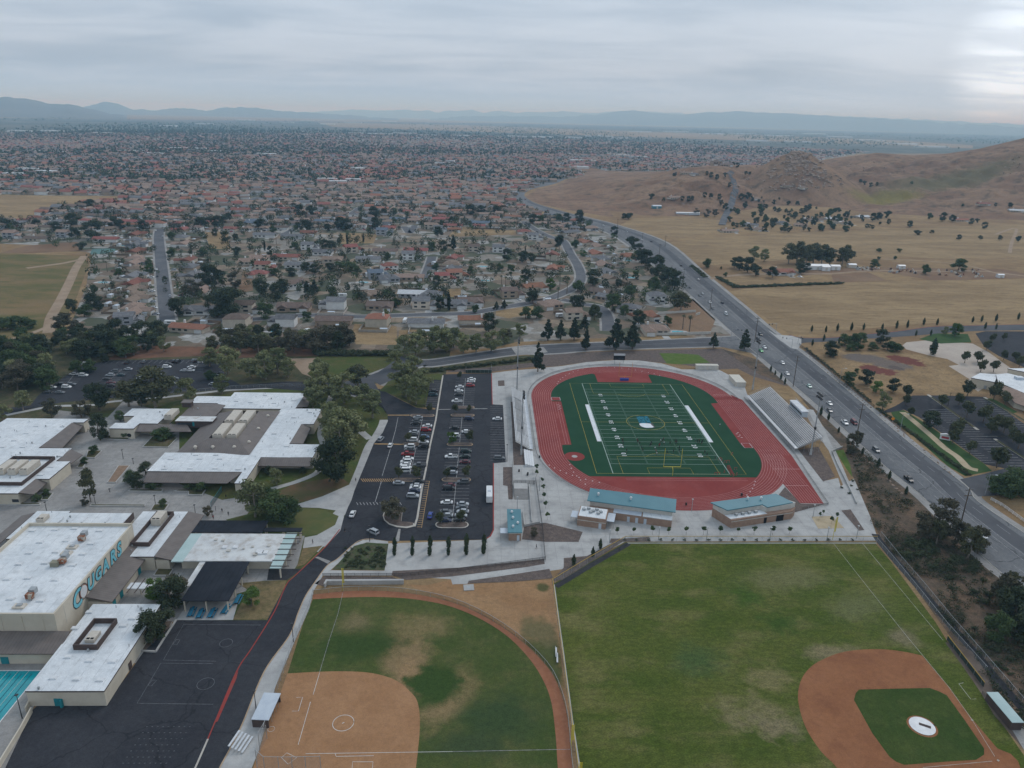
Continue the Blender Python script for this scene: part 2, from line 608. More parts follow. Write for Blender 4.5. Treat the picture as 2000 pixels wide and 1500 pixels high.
M['mint'] = mat('mint_metal',(0.36,0.47,0.46),(0.42,0.52,0.51),0.2)
M['teal'] = mat('teal_metal_roof',(0.045,0.165,0.205),(0.058,0.185,0.225),0.15,rough=0.5)
M['teal_door'] = mat('teal_paint',(0.02,0.19,0.22),(0.025,0.22,0.25),0.6)
M['brick'] = mat('tan_block',(0.28,0.185,0.135),(0.33,0.225,0.17),0.6,c3=(0.24,0.155,0.11),scale3=2.5)
M['block_light'] = mat('light_block',(0.46,0.44,0.40),(0.52,0.50,0.46),0.5)
M['bluewhite'] = mat('galvanised_sheet',(0.42,0.47,0.53),(0.48,0.53,0.58),0.4,rough=0.45)
M['alu'] = mat('aluminium',(0.50,0.52,0.54),(0.60,0.62,0.64),0.6,rough=0.45,metal=0.25)
M['alu_dark'] = mat('aluminium_riser',(0.16,0.17,0.18),(0.21,0.22,0.23),0.6,rough=0.5)
M['steel'] = mat('galvanised_steel',(0.30,0.32,0.33),(0.36,0.38,0.39),0.8,rough=0.5,metal=0.3)
M['iron'] = mat('black_iron',(0.022,0.023,0.025),(0.03,0.03,0.032),1.0,rough=0.6)
M['wood'] = mat('weathered_pole',(0.085,0.062,0.048),(0.12,0.09,0.07),0.8)
M['white'] = mat('white_metal',(0.66,0.67,0.67),(0.58,0.59,0.60),0.8,rough=0.5)
M['beige'] = mat('beige_unit',(0.50,0.455,0.39),(0.56,0.51,0.44),1.0)
M['dark'] = mat('dark_opening',(0.012,0.012,0.014),(0.02,0.02,0.022),1.0)
M['rust'] = mat('rusty_metal',(0.22,0.085,0.045),(0.38,0.35,0.30),0.7,lo=0.45,hi=0.6)
M['glass'] = mat('window_glass',(0.025,0.030,0.036),(0.04,0.046,0.054),0.5,rough=0.12)
M['yellow'] = mat('yellow_pole',(0.62,0.52,0.04),(0.55,0.46,0.05),0.8,rough=0.5)
M['orange'] = mat('orange_post',(0.55,0.24,0.07),(0.50,0.22,0.08),0.8)
M['rail_yellow'] = mat('yellow_fence_cap',(0.46,0.30,0.06),(0.42,0.28,0.07),0.8)
M['red'] = mat('red_plastic',(0.36,0.025,0.035),(0.42,0.04,0.045),0.8,rough=0.5)
M['blue'] = mat('blue_pad',(0.02,0.05,0.30),(0.03,0.06,0.34),0.8,rough=0.6)
M['water'] = mat('pool_water',(0.008,0.25,0.29),(0.012,0.30,0.34),0.35,rough=0.08)
M['chain'] = mesh_screen('chain_link',(0.30,0.31,0.31),0.20)
M['chain_dark'] = mesh_screen('dark_chain_link',(0.03,0.032,0.034),0.30)
M['iron_bars'] = mesh_screen('iron_bars',(0.025,0.025,0.028),0.42)
M['slat_fence'] = mat('privacy_slats',(0.03,0.045,0.035),(0.045,0.06,0.05),0.6)
M['timber'] = mat('planter_timber',(0.20,0.135,0.092),(0.25,0.17,0.12),0.8)
M['sand'] = mat('sand',(0.36,0.29,0.19),(0.43,0.35,0.24),0.3)
M['rock'] = mat('granite_boulder',(0.25,0.185,0.145),(0.34,0.265,0.21),0.25,c3=(0.15,0.105,0.08),scale3=0.9,obj=False,rough=1)
M['pebble'] = mat('pale_stone',(0.42,0.36,0.30),(0.36,0.30,0.25),0.8)
# ------------------------------------------------------------------ terrain
def yard_material():
    m,t,b = nodes_of('yards')
    N,Lk = t.nodes.new,t.links.new
    pos = N('ShaderNodeNewGeometry').outputs['Position']
    vo = N('ShaderNodeTexVoronoi')
    vo.inputs['Scale'].default_value = 0.062
    vo.distance = 'MANHATTAN'
    Lk(pos,vo.inputs['Vector'])
    sp = N('ShaderNodeSeparateColor')
    Lk(vo.outputs['Color'],sp.inputs[0])
    rp = N('ShaderNodeValToRGB')
    rp.color_ramp.interpolation = 'CONSTANT'
    cols = [(0.0,(0.16,0.115,0.08)),(0.2,(0.07,0.075,0.04)),(0.36,(0.22,0.195,0.165)),(0.52,(0.13,0.105,0.07)),
            (0.64,(0.06,0.068,0.036)),(0.76,(0.24,0.18,0.125)),(0.88,(0.30,0.29,0.27))]
    while len(rp.color_ramp.elements) < len(cols):
        rp.color_ramp.elements.new(0.5)
    for e,(p,c) in zip(rp.color_ramp.elements,cols):
        e.position = p
        e.color = c4(c)
    Lk(sp.outputs[0],rp.inputs[0])
    n = N('ShaderNodeTexNoise')
    n.inputs['Scale'].default_value = 0.22
    n.inputs['Detail'].default_value = 6
    n.inputs['Roughness'].default_value = 0.7
    Lk(pos,n.inputs['Vector'])
    mr = N('ShaderNodeMapRange')
    Lk(n.outputs[0],mr.inputs[0])
    for i,k in enumerate((0.46,0.70,0.0,0.55)):
        mr.inputs[i+1].default_value = k
    mx = N('ShaderNodeMix')
    mx.data_type = 'RGBA'
    Lk(mr.outputs[0],mx.inputs[0])
    Lk(rp.outputs[0],mx.inputs[6])
    mx.inputs[7].default_value = (0.035,0.042,0.026,1)
    Lk(mx.outputs[2],b.inputs['Base Color'])
    b.inputs['Roughness'].default_value = 1.0
    return m
M['yards'] = yard_material()
M['valley'] = mat('valley_floor',(0.12,0.11,0.09),(0.06,0.07,0.055),0.0011,c3=(0.22,0.20,0.17),scale3=0.004,amt3=0.6,rough=1)
M['field_left'] = mat('left_field',(0.115,0.105,0.04),(0.20,0.138,0.07),0.016,fine=0.16,c3=(0.07,0.085,0.03),scale3=0.05,amt3=0.6,rough=1,aniso=(1,2.2,1))
M['trail'] = mat('dirt_trail',(0.27,0.195,0.135),(0.33,0.25,0.18),0.1,rough=1)
M['field_gold'] = mat('golden_field',(0.225,0.155,0.084),(0.31,0.22,0.12),0.02,fine=0.16,c3=(0.165,0.108,0.058),scale3=0.13,amt3=0.8,rough=1,aniso=(0.5,1.5,1))
M['field_brown'] = mat('ploughed_field',fine=0.15,c1=(0.175,0.105,0.066),c2=(0.23,0.152,0.095),scale=0.02,c3=(0.12,0.08,0.055),scale3=0.08,rough=1)
M['hillside'] = mat('hillside',(0.185,0.108,0.068),(0.25,0.160,0.102),0.012,c3=(0.085,0.062,0.042),scale3=0.06,amt3=0.95,rough=1,bump=1.0,fine=0.3,
                    patches=((655,1055,95,45,0.2,(0.19,0.15,0.045),0.6,1.4),(830,1150,240,70,0.35,(0.13,0.105,0.055),0.7,1.6)))
M['mountain'] = mat('mountain',(0.15,0.135,0.12),(0.115,0.11,0.10),0.0006,c3=(0.17,0.14,0.11),scale3=0.002,rough=1)

struct(MB().poly(circle(0,9000,46000,96),0.0).build('ground',M['dry']))
vp = [PX(-1500,262),PX(-1500,247),PX(-200,228),PX(1000,241),PX(1900,262),PX(2600,276),PX(2600,310),PX(1900,300),PX(1500,300),
      PX(1090,340),PX(1000,330),PX(0,300)]
struct(MB().poly(vp,0.012).build('valley_floor',M['valley']))
NB = [PX(130,655),PX(168,560),PX(180,494),PX(60,478),PX(-200,470),PX(-200,430),PX(60,428),PX(110,405),PX(235,392),PX(235,383),PX(-300,378),PX(-700,372),
      PX(-700,268),PX(200,252),PX(620,256),PX(1000,268),PX(1400,284),PX(1700,296),PX(1500,330),PX(1300,335),PX(1180,345),PX(1100,350),PX(1030,372),PX(1010,388),
      PX(1050,415),PX(1141,434),PX(1200,462),PX(1330,563),PX(1440,656),PX(1405,664),PX(1330,655),PX(1130,662),PX(1010,668),PX(960,680),PX(800,690),PX(690,694),PX(420,697),PX(200,695)]
sheet('neighbourhood_ground',NB,2,M['yards'])
sheet('field',[PX(-250,495),PX(0,494),PX(165,500),PX(172,520),PX(150,580),PX(120,640),PX(60,668),PX(0,690),PX(-300,740)],1,M['field_left'])
sheet('field',[PX(-250,382),PX(0,380),PX(230,385),PX(212,395),PX(60,426),PX(-250,432)],3,M['field_gold'])
for pts,w in (([(660,480),(600,560),(540,690),(470,830),(400,960),(380,1080)],7),([(380,1030),(200,1100),(0,1150),(-200,1200)],4),
               ([(660,500),(500,535),(360,555),(210,575)],6)):
    ribbon('dirt_trail',smooth_line(tr(FK,pts)),w,3,M['trail'])
# gold and brown fields east of the road
sheet('field',tr(FJ,[(560,800),(760,760),(1120,755),(1500,745),(2300,735),(2600,900),(2100,925),(1500,955),(1000,1000),(860,1010),(700,900)]),1,M['field_gold'])
sheet('field',tr(FJ,[(250,560),(500,535),(900,510),(1400,490),(2000,470),(2500,480),(2500,600),(1600,640),(1150,610),(900,640),(480,670),(350,640)]),1,M['field_gold'])
sheet('field',tr(FJ,[(20,480),(90,440),(320,445),(520,450),(520,500),(420,525),(230,540),(150,510)]),1,M['field_gold'])
sheet('field',tr(FJ,[(520,735),(760,740),(770,770),(600,775)]),2,M['field_gold'])
sheet('paddock',tr(FJ,[(1060,715),(1240,705),(1330,745),(1070,755)]),2,M['field_brown'])
sheet('paddock',tr(FJ,[(900,690),(1300,680),(1900,690),(2100,730),(1560,745),(1300,700),(900,720)]),2,M['field_brown'])
for pts,w in (([(450,740),(560,722),(740,712),(900,712),(1060,712)],6),([(1060,712),(1200,700),(1400,695),(1600,700),(1800,700),(2100,735)],4),
               ([(1300,640),(1450,645),(1640,660),(1760,680),(1900,720)],3),([(1860,520),(1960,490),(1940,560),(1930,610)],4)):
    ribbon('dirt_track',smooth_line(tr(FJ,pts)),w,3,M['trail'])

# ---- hills: distance of foot and crest along each bearing,height at the crest
HILL = [(1000,389,383,200),(1040,391,379,260),(1100,405,370,320),(1180,413,356,360),(1260,421,344,380),(1330,423,329,380),(1400,420,324,360),(1450,412,323,360),(1490,406,326,420),
        (1540,402,322,520),(1580,402,316,560),(1620,405,308,600),(1650,410,304,620),(1690,414,298,640),(1760,419,303,680),(1820,423,300,700),(1880,427,290,720),
        (1940,429,274,740),(2000,430,258,760),(2100,432,238,800),(2250,436,222,850),(2500,440,215,900),(2800,445,240,900)]
_hb = []
for u,vf,vr,dd in HILL:
    f_ = G(u,vf)
    Df = math.hypot(f_.x-CAM.x,f_.y-CAM.y)
    az = math.atan2(f_.x-CAM.x,f_.y-CAM.y)
    Dr = Df+dd
    _hb.append((az,Df,Dr,at_dist(u,vr,Dr).z))
_hb = np.array(_hb)
APEX = at_dist(1560,294,1600)
def hill_z(x,y):
    dx,dy = x-CAM.x,y-CAM.y
    az = math.atan2(dx,dy)
    if az < _hb[0,0] or az > _hb[-1,0]:
        return -2.0
    D = math.hypot(dx,dy)
    Df,Dr,zr = (float(np.interp(az,_hb[:,0],_hb[:,k])) for k in (1,2,3))
    edge = min(1.0,(az-_hb[0,0])/0.05)
    if D < Df:
        return -1.5*(Df-D)/60-0.05
    nz = mnoise.fractal(Vector((x*0.0055,y*0.0055,1.3)),0.9,2.1,6)
    rug = mnoise.fractal(Vector((x*0.03,y*0.03,7.3)),0.8,2.1,4)
    if D <= Dr:
        t = (D-Df)/(Dr-Df)
        s = 0.35*t+0.65*t*t*(3-2*t)
        z = zr*s+(nz*19*math.sin(math.pi*t)+rug*7*min(1,t*3)*min(1,3.2*(1-t)))*min(1,zr/50)
    else:
        t = (D-Dr)/700
        z = zr*max(0.0,1-t*t*(3-2*t) if t < 1 else 0)
        z += nz*6*min(1,t*2)*(1 if t < 1 else 0)
        if t >= 1:
            return -2.0
    rc = math.hypot(x-APEX.x,y-APEX.y)
    if rc < 168:
        k = 1-rc/168
        z = max(z,APEX.z*(0.55*k+0.45*k*k*(3-2*k))**0.9+rug*5*k+nz*3*k-1.0)
    return z*edge-0.05
def build_hill():
    nA,nD = 300,120
    azs = np.linspace(_hb[0,0],_hb[-1,0],nA)
    v,f = [],[]
    for a in azs:
        Df = float(np.interp(a,_hb[:,0],_hb[:,1]))
        Dr = float(np.interp(a,_hb[:,0],_hb[:,2]))
        ds = np.concatenate([np.linspace(Df-40,Dr+30,nD-22),np.linspace(Dr+50,Dr+720,22)])
        for D in ds:
            x,y = CAM.x+math.sin(a)*D,CAM.y+math.cos(a)*D
            v.append((x,y,hill_z(x,y)))
    for i in range(nA-1):
        for j in range(nD-1):
            f.append((i*nD+j,(i+1)*nD+j,(i+1)*nD+j+1,i*nD+j+1))
    mb = MB()
    mb.v,mb.f,mb.m = v,f,[0]*len(f)
    struct(mb.build('hill',M['hillside'],smooth=True))
build_hill()
sheet('knoll_foot',[PX(1026,384),PX(1050,370),PX(1085,362),PX(1120,350),PX(1180,400),PX(1200,425),PX(1120,412),PX(1060,400),PX(1034,390)],1,M['hillside'])
def on_hill(u,v):
    """where a pixel ray meets the terrain"""
    d = ray(u,v)
    t = 600/math.hypot(d.x,d.y)
    for i in range(900):
        p = CAM+d*t
        if p.z <= max(0.0,hill_z(p.x,p.y)):
            return Vector((p.x,p.y,max(0.0,hill_z(p.x,p.y))))
        t *= 1.0022
        if p.z < 0:
            break
    return G(u,v)

# ---- far ranges
def ridge(pts,D,depth,seed,name='mountain_range'):
    us = np.linspace(pts[0][0],pts[-1][0],int((pts[-1][0]-pts[0][0])/7))
    vs = np.interp(us,[p[0] for p in pts],[p[1] for p in pts])
    mb = MB()
    rows = 7
    for i,(u,v_) in enumerate(zip(us,vs)):
        v_ = v_-mnoise.fractal(Vector((u*0.045,seed,0)),0.7,2.1,6)*2.6
        c = at_dist(u,v_,D)
        b = Vector((c.x-CAM.x,c.y-CAM.y)).normalized()
        for j in range(rows):
            t = (j-3)/3.0
            k = (1-abs(t))**1.25
            w = mnoise.fractal(Vector((u*0.02,j*0.9,seed+4)),0.9,2,3)
            mb.v.append((c.x+b.x*depth*t,c.y+b.y*depth*t,max(-30.0,c.z*k*(1+0.35*w*(1-k))) if j != 3 else c.z))
    n = len(us)
    for i in range(n-1):
        for j in range(rows-1):
            mb.f.append((i*rows+j,(i+1)*rows+j,(i+1)*rows+j+1,i*rows+j+1))
    mb.m = [0]*len(mb.f)
    struct(mb.build(name,M['mountain'],smooth=True))
ridge([(-900,200),(-500,186),(-150,197),(-60,189),(0,190),(35,191),(70,196),(100,203),(140,204),(165,210),(210,220),(270,231),(330,238)],14000,3400,1)
ridge([(60,225),(150,214),(185,203),(208,198),(235,205),(262,214),(300,215),(340,212),(362,211),(400,217),(420,213),(445,210),(466,209),(490,211),(520,213),(560,218),(620,221),(700,226),(800,234)],21000,3800,2)
ridge([(500,228),(560,221),(620,218),(660,216),(700,214),(760,216),(790,213),(820,217),(860,218),(900,216),(922,214),(945,220),(970,217),(1000,219),(1060,219),(1100,217),(1150,221),
       (1200,218),(1260,219),(1340,221),(1450,221),(1560,225),(1700,229),(1850,236),(2000,243),(2200,250),(2700,262)],33000,5000,3)
ridge([(840,233),(900,227),(980,226),(1080,228),(1160,225),(1205,218),(1238,216),(1275,221),(1330,224),(1372,220),(1420,219),(1455,217),(1500,221),(1560,222),(1640,228),(1740,233),(1900,243),(2100,254)],24000,3600,4)

# ------------------------------------------------------------------ roads
RL = [(2140,1245),(2000,1150),(1922,1090),(1807,975),(1730,912),(1650,840),(1580,778),(1500,710),(1440,658),(1332,562),(1262,505),(1199,461),(1141,437),(1086,420),(1040,406),(1010,393),(1001,382),(1007,371),(1030,363),(1062,356),(1084,348),(1092,341)]
RR = [(2160,1140),(2000,1041),(1908,978),(1885,948),(1780,868),(1690,792),(1620,733),(1560,685),(1500,640),(1456,602),(1375,535),(1300,473),(1207,440),(1152,426),(1090,410),(1050,398),(1030,388),(1024,381),(1030,374),(1048,367),(1080,360),(1104,350),(1112,342)]
RLs,RRs = smooth_line([PX(*p) for p in RL],5),smooth_line([PX(*p) for p in RR],5)
sheet('main_road',RLs+RRs[::-1],4,M['road'])
# pale pavements on both sides of the road
for edge,s in ((RLs,1),(RRs,-1)):
    n = len(edge)
    ribbon('pavement',edge[:int(n*0.62)],(0.0,3.2) if s < 0 else (3.2,0.0),3,M['concrete_old'])
    mb = MB()
    e = edge[:int(n*0.62)]
    for a,b in zip(e[:-1],e[1:]):
        d = (b-a)
        if d.length < 0.01:
            continue
        nn = Vector((-d.y,d.x)).normalized()*0.2*s
        mb.prism([a,b,b+nn,a+nn],0.0,0.17)
    struct(mb.build('kerb',M['kerb']))
def lerp_edge(t,k):
    """point a fraction k across the road at position t along it"""
    i = t*(len(RLs)-1)
    a = RLs[int(i)].lerp(RLs[min(int(i)+1,len(RLs)-1)],i-int(i))
    j = t*(len(RRs)-1)
    b = RRs[int(j)].lerp(RRs[min(int(j)+1,len(RRs)-1)],j-int(j))
    return a.lerp(b,k)
def nearest_on(line,p):
    return min(range(len(line)),key=lambda i: (line[i][0]-p[0])**2+(line[i][1]-p[1])**2)
def road_dir(p):
    i = nearest_on(RRs,p)
    a,b = RRs[max(i-2,0)],RRs[min(i+2,len(RRs)-1)]
    return math.atan2(b.y-a.y,b.x-a.x)
mk = MB()
cen = []
for p in RLs[:int(len(RLs)*0.72)]:
    j = nearest_on(RRs,p)
    cen.append((p,RRs[j]))
def mid(k):
    return [a.lerp(b,k) for a,b in cen]
mk.strip(mid(0.46),0.18,LZ[6])
mk.strip(mid(0.56),0.18,LZ[6])
for k in (0.26,0.76):
    L_ = mid(k)
    acc = 0
    for a,b in zip(L_[:-1],L_[1:]):
        d = b-a
        ln = d.length
        q = 0.0
        while q < ln:
            if int((acc+q)/6) % 2 == 0:
                e = min(q+3,ln)
                mk.strip([a+d*(q/ln),a+d*(e/ln)],0.16,LZ[6])
                q = e+0.01
            else:
                q += 3
        acc += ln
mk.build('lane_lines',M['paint_faint'],bpy.data.objects['main_road'])
dk = MB()                                   # darker resealed lanes toward the east kerb
dk.strip(mid(0.72),7.5,LZ[5])
dk.build('resealed_lane',M['road_dark'],bpy.data.objects['main_road'])
far_road = smooth_line([PX(1102,345),PX(1078,333),PX(1056,322),PX(1036,310),PX(1018,294),PX(1004,280),PX(996,270)])
ribbon('far_road',far_road,22,5,M['street'])
ribbon('far_road',[PX(870,312),PX(845,300),PX(1000,292)],14,4,M['street'])
# cross street and the drive into the campus
cs_up = smooth_line([FM(2150,1005),FM(2000,1015),FM(1480,1040),FM(1100,1055),FM(770,1070),FM(540,1090),FM(0,1172),FL(1640,1288),FL(1560,1310),FL(1400,1370),FL(1260,1425)])
cs_dn = smooth_line([FM(2150,1075),FM(2000,1078),FM(1200,1102),FM(900,1124),FM(740,1132),FM(560,1137),FM(0,1217),FL(1730,1330),FL(1600,1375),FL(1480,1440),FL(1370,1490)])
sheet('cross_street',cs_up+cs_dn[::-1],4,M['road_dark'])
for e,s in ((cs_up,-1),(cs_dn,1)):
    ribbon('pavement',e,(2.2,0) if s > 0 else (0,2.2),3,M['concrete_old'])
mk = MB()
cl_ = [a.lerp(b,0.5) for a,b in zip(cs_up,cs_dn)]
mk.strip(cl_[:40],0.2,LZ[6])
mk.build('centre_line',M['paint_faint'],bpy.data.objects['cross_street'])
sheet('cross_street_apron',tr(FM,[(540,1088),(680,1078),(770,1085),(800,1120),(740,1131),(575,1136)]),5,M['concrete_old'])
sheet('junction',[PX(1395,660),PX(1440,656),PX(1456,668),PX(1500,708),PX(1470,690),PX(1400,676)],4,M['road'])
east_up = smooth_line(tr(FE,[(160,215),(280,240),(500,238),(700,218),(1000,190),(1300,152),(1700,142),(2000,136),(2500,130)]))
east_dn = smooth_line(tr(FE,[(220,300),(290,278),(500,268),(700,252),(1100,226),(1350,204),(1560,190),(1700,185),(2100,180),(2500,180)]))
sheet('side_road',east_up+east_dn[::-1],5,M['road_dark'])
ribbon('kerb_line',east_up,0.5,6,M['kerb_red'])
sheet('corner_pavement',tr(FE,[(0,180),(60,215),(190,225),(260,250),(260,290),(230,330),(180,320),(80,250)]),6,M['concrete'])
# hillside lane
lane = [on_hill(*p) for p in ((1410,440),(1418,420),(1428,400),(1432,385),(1437,370),(1432,352),(1424,342),(1430,336))]
mb = MB()
ls = smooth_line(lane,8)
for a,b in zip(ls[:-1],ls[1:]):
    d = (b-a).normalized()
    nn = Vector((-d.y,d.x))*5.0
    mb.add([(q.x,q.y,max(0,hill_z(q.x,q.y))+0.9) for q in (a-nn,b-nn,b+nn,a+nn)],[(0,1,2,3)])
struct(mb.build('hill_lane',M['street']))
# ------------------------------------------------------------------ campus paving and lawns
sheet('campus_lawn',[PX(-150,830)]+tr(FA,[(-200,330),(100,300),(300,265),(640,240),(870,228),(1100,202),(1300,178),(1600,165),(1850,178),(1960,205)])
      + tr(FC,[(330,335),(480,390),(580,430),(620,500),(640,560),(610,640),(520,740),(440,940),(370,1120),(330,1260),(290,1400)])
      + tr(FB,[(1885,160),(1870,190),(1810,265),(1640,430),(1590,480),(1480,690),(980,676),(0,700),(-300,700)]),1,M['lawn'])
sheet('grounds',[PX(-300,745),PX(0,690),PX(60,668),PX(140,655),PX(200,692),PX(420,694),PX(690,692),PX(760,690),PX(880,685),PX(870,735),PX(760,745),PX(700,755),PX(560,752),PX(300,790),PX(0,830),PX(-300,860)],1,M['verge'])
sheet('lawn_wedge',tr(FC,[(560,335),(600,300),(700,180),(900,205),(1060,200),(1055,250),(965,250),(925,465),(860,465),(740,405),(610,340)]),3,M['lawn'])
sheet('grounds',tr(FC,[(0,60),(300,70),(560,60),(720,30),(820,100),(700,170),(560,200),(480,230),(260,250),(0,220)]),2,M['lawn'])
sheet('dirt_bank',tr(FL,[(-800,1295),(-300,1270),(0,1262),(300,1275),(640,1265),(880,1265),(830,1200),(600,1150),(300,1150),(0,1190),(-500,1180)]),3,
      mat('red_bank',(0.19,0.095,0.06),(0.14,0.08,0.052),0.1,c3=(0.09,0.06,0.04),scale3=0.3,rough=1))
sheet('bare_patch',tr(FL,[(620,1285),(880,1275),(870,1330),(800,1400),(840,1430),(760,1400),(700,1330)]),3,M['trail'])
sheet('orchard_plot',tr(FL,[(1170,1010),(1500,1030),(1500,1175),(1180,1170),(1150,1080)]),3,M['field_gold'])
sheet('orchard_plot',tr(FL,[(1520,1060),(1760,1055),(1720,1140),(1510,1140)]),3,M['field_gold'])
# open courtyards
court = tr(FA,[(-150,1700),(-150,440),(150,400),(300,330),(330,290),(420,300),(520,330),(600,330),(690,235),(760,225),(770,262),(870,285),(1000,400),(1000,700),
                (1240,790),(1330,775),(1420,800),(1380,870),(1260,900),(1340,960),(1520,1000),(1700,990),(1660,1150),(1610,1230),(1300,1320),(1330,1250),(1300,1458),(960,1470),(960,1700)])
sheet('courtyard',court,2,M['concrete_old'])
def joints(name,xs,ys,x0,x1,y0,y1,layer,parent,m,poly=None):
    mb = MB()
    for x in xs:
        ys_ = np.arange(y0,y1,3.0)
        for a in ys_:
            if poly is None or (inside((x,a),poly) and inside((x,a+3),poly)):
                mb.strip([(x,a),(x,a+3)],0.10,LZ[layer])
    for y in ys:
        xs_ = np.arange(x0,x1,3.0)
        for a in xs_:
            if poly is None or (inside((a,y),poly) and inside((a+3,y),poly)):
                mb.strip([(a,y),(a+3,y)],0.10,LZ[layer])
    mb.build(name,m,parent)
M['joint'] = mat('joint',(0.19,0.185,0.18),(0.22,0.215,0.21),0.5)
joints('paving_joints',np.arange(-280,-120,6),np.arange(-150,10,6),-280,-130,-150,10,3,bpy.data.objects['courtyard'],M['joint'],court)
# walks
walk = tr(FC,[(605,560),(590,610),(545,690),(490,770),(430,930),(365,1090),(318,1215)])+tr(FB,[(1868,110),(1795,222),(1740,290)])
ribbon('walk',smooth_line(walk),4.6,3,M['concrete'])
ribbon('walk',smooth_line(tr(FC,[(375,605),(430,660),(490,710)])),3.4,4,M['concrete'])
sheet('walk',tr(FA,[(1655,815),(1800,770),(1960,700),(1985,720),(1900,850),(1880,850),(1780,835),(1680,832)]),4,M['concrete'])
sheet('walk',tr(FA,[(1700,1000),(1780,985),(1870,940),(1890,900),(1920,880),(1900,960),(1820,1050),(1690,1060)]),4,M['concrete'])
sheet('dry_strip',tr(FA,[(1690,1060),(1800,1045),(1700,1150),(1655,1165)]),4,M['lawn_dry'])
ribbon('walk',smooth_line(tr(FA,[(1850,200),(1790,390),(1800,470),(1825,520),(1785,590),(1765,640),(1650,690),(1500,735),(1440,770)])),2.6,4,M['concrete'])
ribbon('walk',smooth_line(tr(FA,[(-100,345),(120,300),(300,268),(500,262),(640,240),(870,222),(1100,196),(1300,176),(1600,163),(1850,176),(1990,212)])),2.6,3,M['concrete'])
sheet('bare_lawn',tr(FA,[(1520,760),(1640,700),(1900,660),(1950,700),(1850,770),(1680,800),(1560,800)]),2,mat('worn_lawn',(0.14,0.085,0.05),(0.085,0.08,0.035),0.09,rough=1))
sheet('bright_lawn',tr(FA,[(1500,880),(1680,835),(1800,845),(1890,880),(1870,930),(1780,980),(1690,990),(1530,950)]),3,mat('worn_green_lawn',(0.12,0.115,0.045),(0.085,0.10,0.035),0.15,rough=1))
# far car park
far_lot = [PX(60,792),PX(75,772),PX(135,730),PX(165,712),PX(220,704),PX(420,701),PX(436,712),PX(440,735),PX(470,752),PX(560,745),PX(640,747),PX(700,758),PX(742,760),PX(760,770),
           PX(735,780),PX(690,772),PX(600,764),PX(520,758),PX(420,762),PX(300,771),PX(220,778),PX(120,786),PX(0,812),PX(-150,850),PX(-160,838),PX(0,798)]
sheet('far_car_park',far_lot,3,M['asphalt_lot'])
# stadium car park,entry drive,school drive and blacktop in one asphalt surface
lot = tr(FC,[(1060,205),(1440,197),(1446,440),(1530,445),(1552,892),(1455,900),(1455,1420),(1430,1470)])+tr(FH,[(1400,155),(880,162),(800,152),(740,155),(690,180),(600,260),(540,300),(470,395),(420,470),
      (380,560),(330,690),(190,890),(60,1200),(-60,1429),(-180,1700)])+[PX(-260,1800),PX(-260,1640),PX(-60,1560)]+tr(FB,[(60,1400),(170,1190),(230,1130),(590,1150),(800,855),(985,676),(1490,676),(1595,478),(1650,425),(1815,268),(1895,170)]) \
      + tr(FC,[(285,1330),(320,1240),(345,1190),(370,1110),(440,940),(520,745),(590,660),(630,570),(628,520),(590,470),(540,430),(350,345),(250,320),(300,280),(540,335),(600,335),(740,410),(850,465),(930,475),(1000,480)])
sheet('car_park',lot,3,M['asphalt_lot'])
sheet('drive_link',tr(FC,[(250,325),(230,270),(370,250),(480,215),(560,185),(680,100),(740,60),(800,110),(700,170),(600,215),(520,260),(560,330)]),3,M['road_dark'])
sheet('stall_bay',tr(FC,[(965,245),(1055,250),(1020,470),(925,460)]),4,M['asphalt'])
PARK = bpy.data.objects['car_park']
def stall_lines(mb,x0,x1,y0,y1,pitch,z):
    y = y0
    while y <= y1:
        mb.strip([(x0,y),(x1,y)],0.13,z)
        y += pitch
    return mb
def wx(f,x,y):
    return f(x,y)
mb = MB()
c_ = lambda x,y: FC(x,y)
xa,xm,xb = c_(1085,800).x,c_(1186,800).x,c_(1290,800).x
print('lot columns',xa,xm,xb)
for (ya,yb) in ((235,450),(540,735),(775,1010),(1045,1350)):
    y1_,y0_ = c_(1200,ya).y,c_(1200,yb).y
    stall_lines(mb,xm-5.4,xm+5.4,y0_,y1_,2.75,LZ[4])
    mb.strip([(xm,y0_),(xm,y1_)],0.22,LZ[5])
xm2 = c_(868,700).x
for (ya,yb) in ((550,735),(775,985)):
    y1_,y0_ = c_(868,ya).y,c_(868,yb).y
    stall_lines(mb,xm2-5.4,xm2+5.4,y0_,y1_,2.75,LZ[4])
    mb.strip([(xm2,y0_),(xm2,y1_)],0.22,LZ[5])
xr = c_(1500,600).x
for (ya,yb) in ((455,540),(575,880)):
    y1_,y0_ = c_(1500,ya).y,c_(1500,yb).y
    stall_lines(mb,xr-4.2,xr+3.4,y0_,y1_,2.75,LZ[4])
mb.strip([c_(710,540),c_(690,640),c_(640,820),c_(585,1000)],0.25,LZ[4])
mb.strip([c_(580,1040),c_(530,1205)],0.25,LZ[4])
xs_ = c_(985,360).x
stall_lines(mb,xs_-2.8,xs_+2.8,c_(985,450).y,c_(985,255).y,2.75,LZ[5])
for k in range(14):
    a = c_(385+k*26,1205)
    mb.strip([(a.x,a.y),(a.x+0.9,a.y-2.0)],0.25,LZ[4])
mb.build('stall_lines',M['paint_faint'],PARK)
mb = MB()
mb.strip([c_(630,524),c_(800,524)],1.0,LZ[4])
mb.strip([c_(525,748),c_(745,752)],1.0,LZ[4])
mb.build('speed_humps',M['paint_tan'],PARK)
mb = MB()
for k in range(22):
    a,b = c_(955-k*3.0,1040+k*17),c_(925-k*3.2,1040+k*17)
    mb.strip([a,b],0.25,LZ[4])
mb.strip([c_(955,1040),c_(893,1405)],0.2,LZ[5])
for k in range(16):
    a,b = c_(420+k*17,1020),c_(440+k*17,1045)
    mb.strip([a,b],0.3,LZ[4])
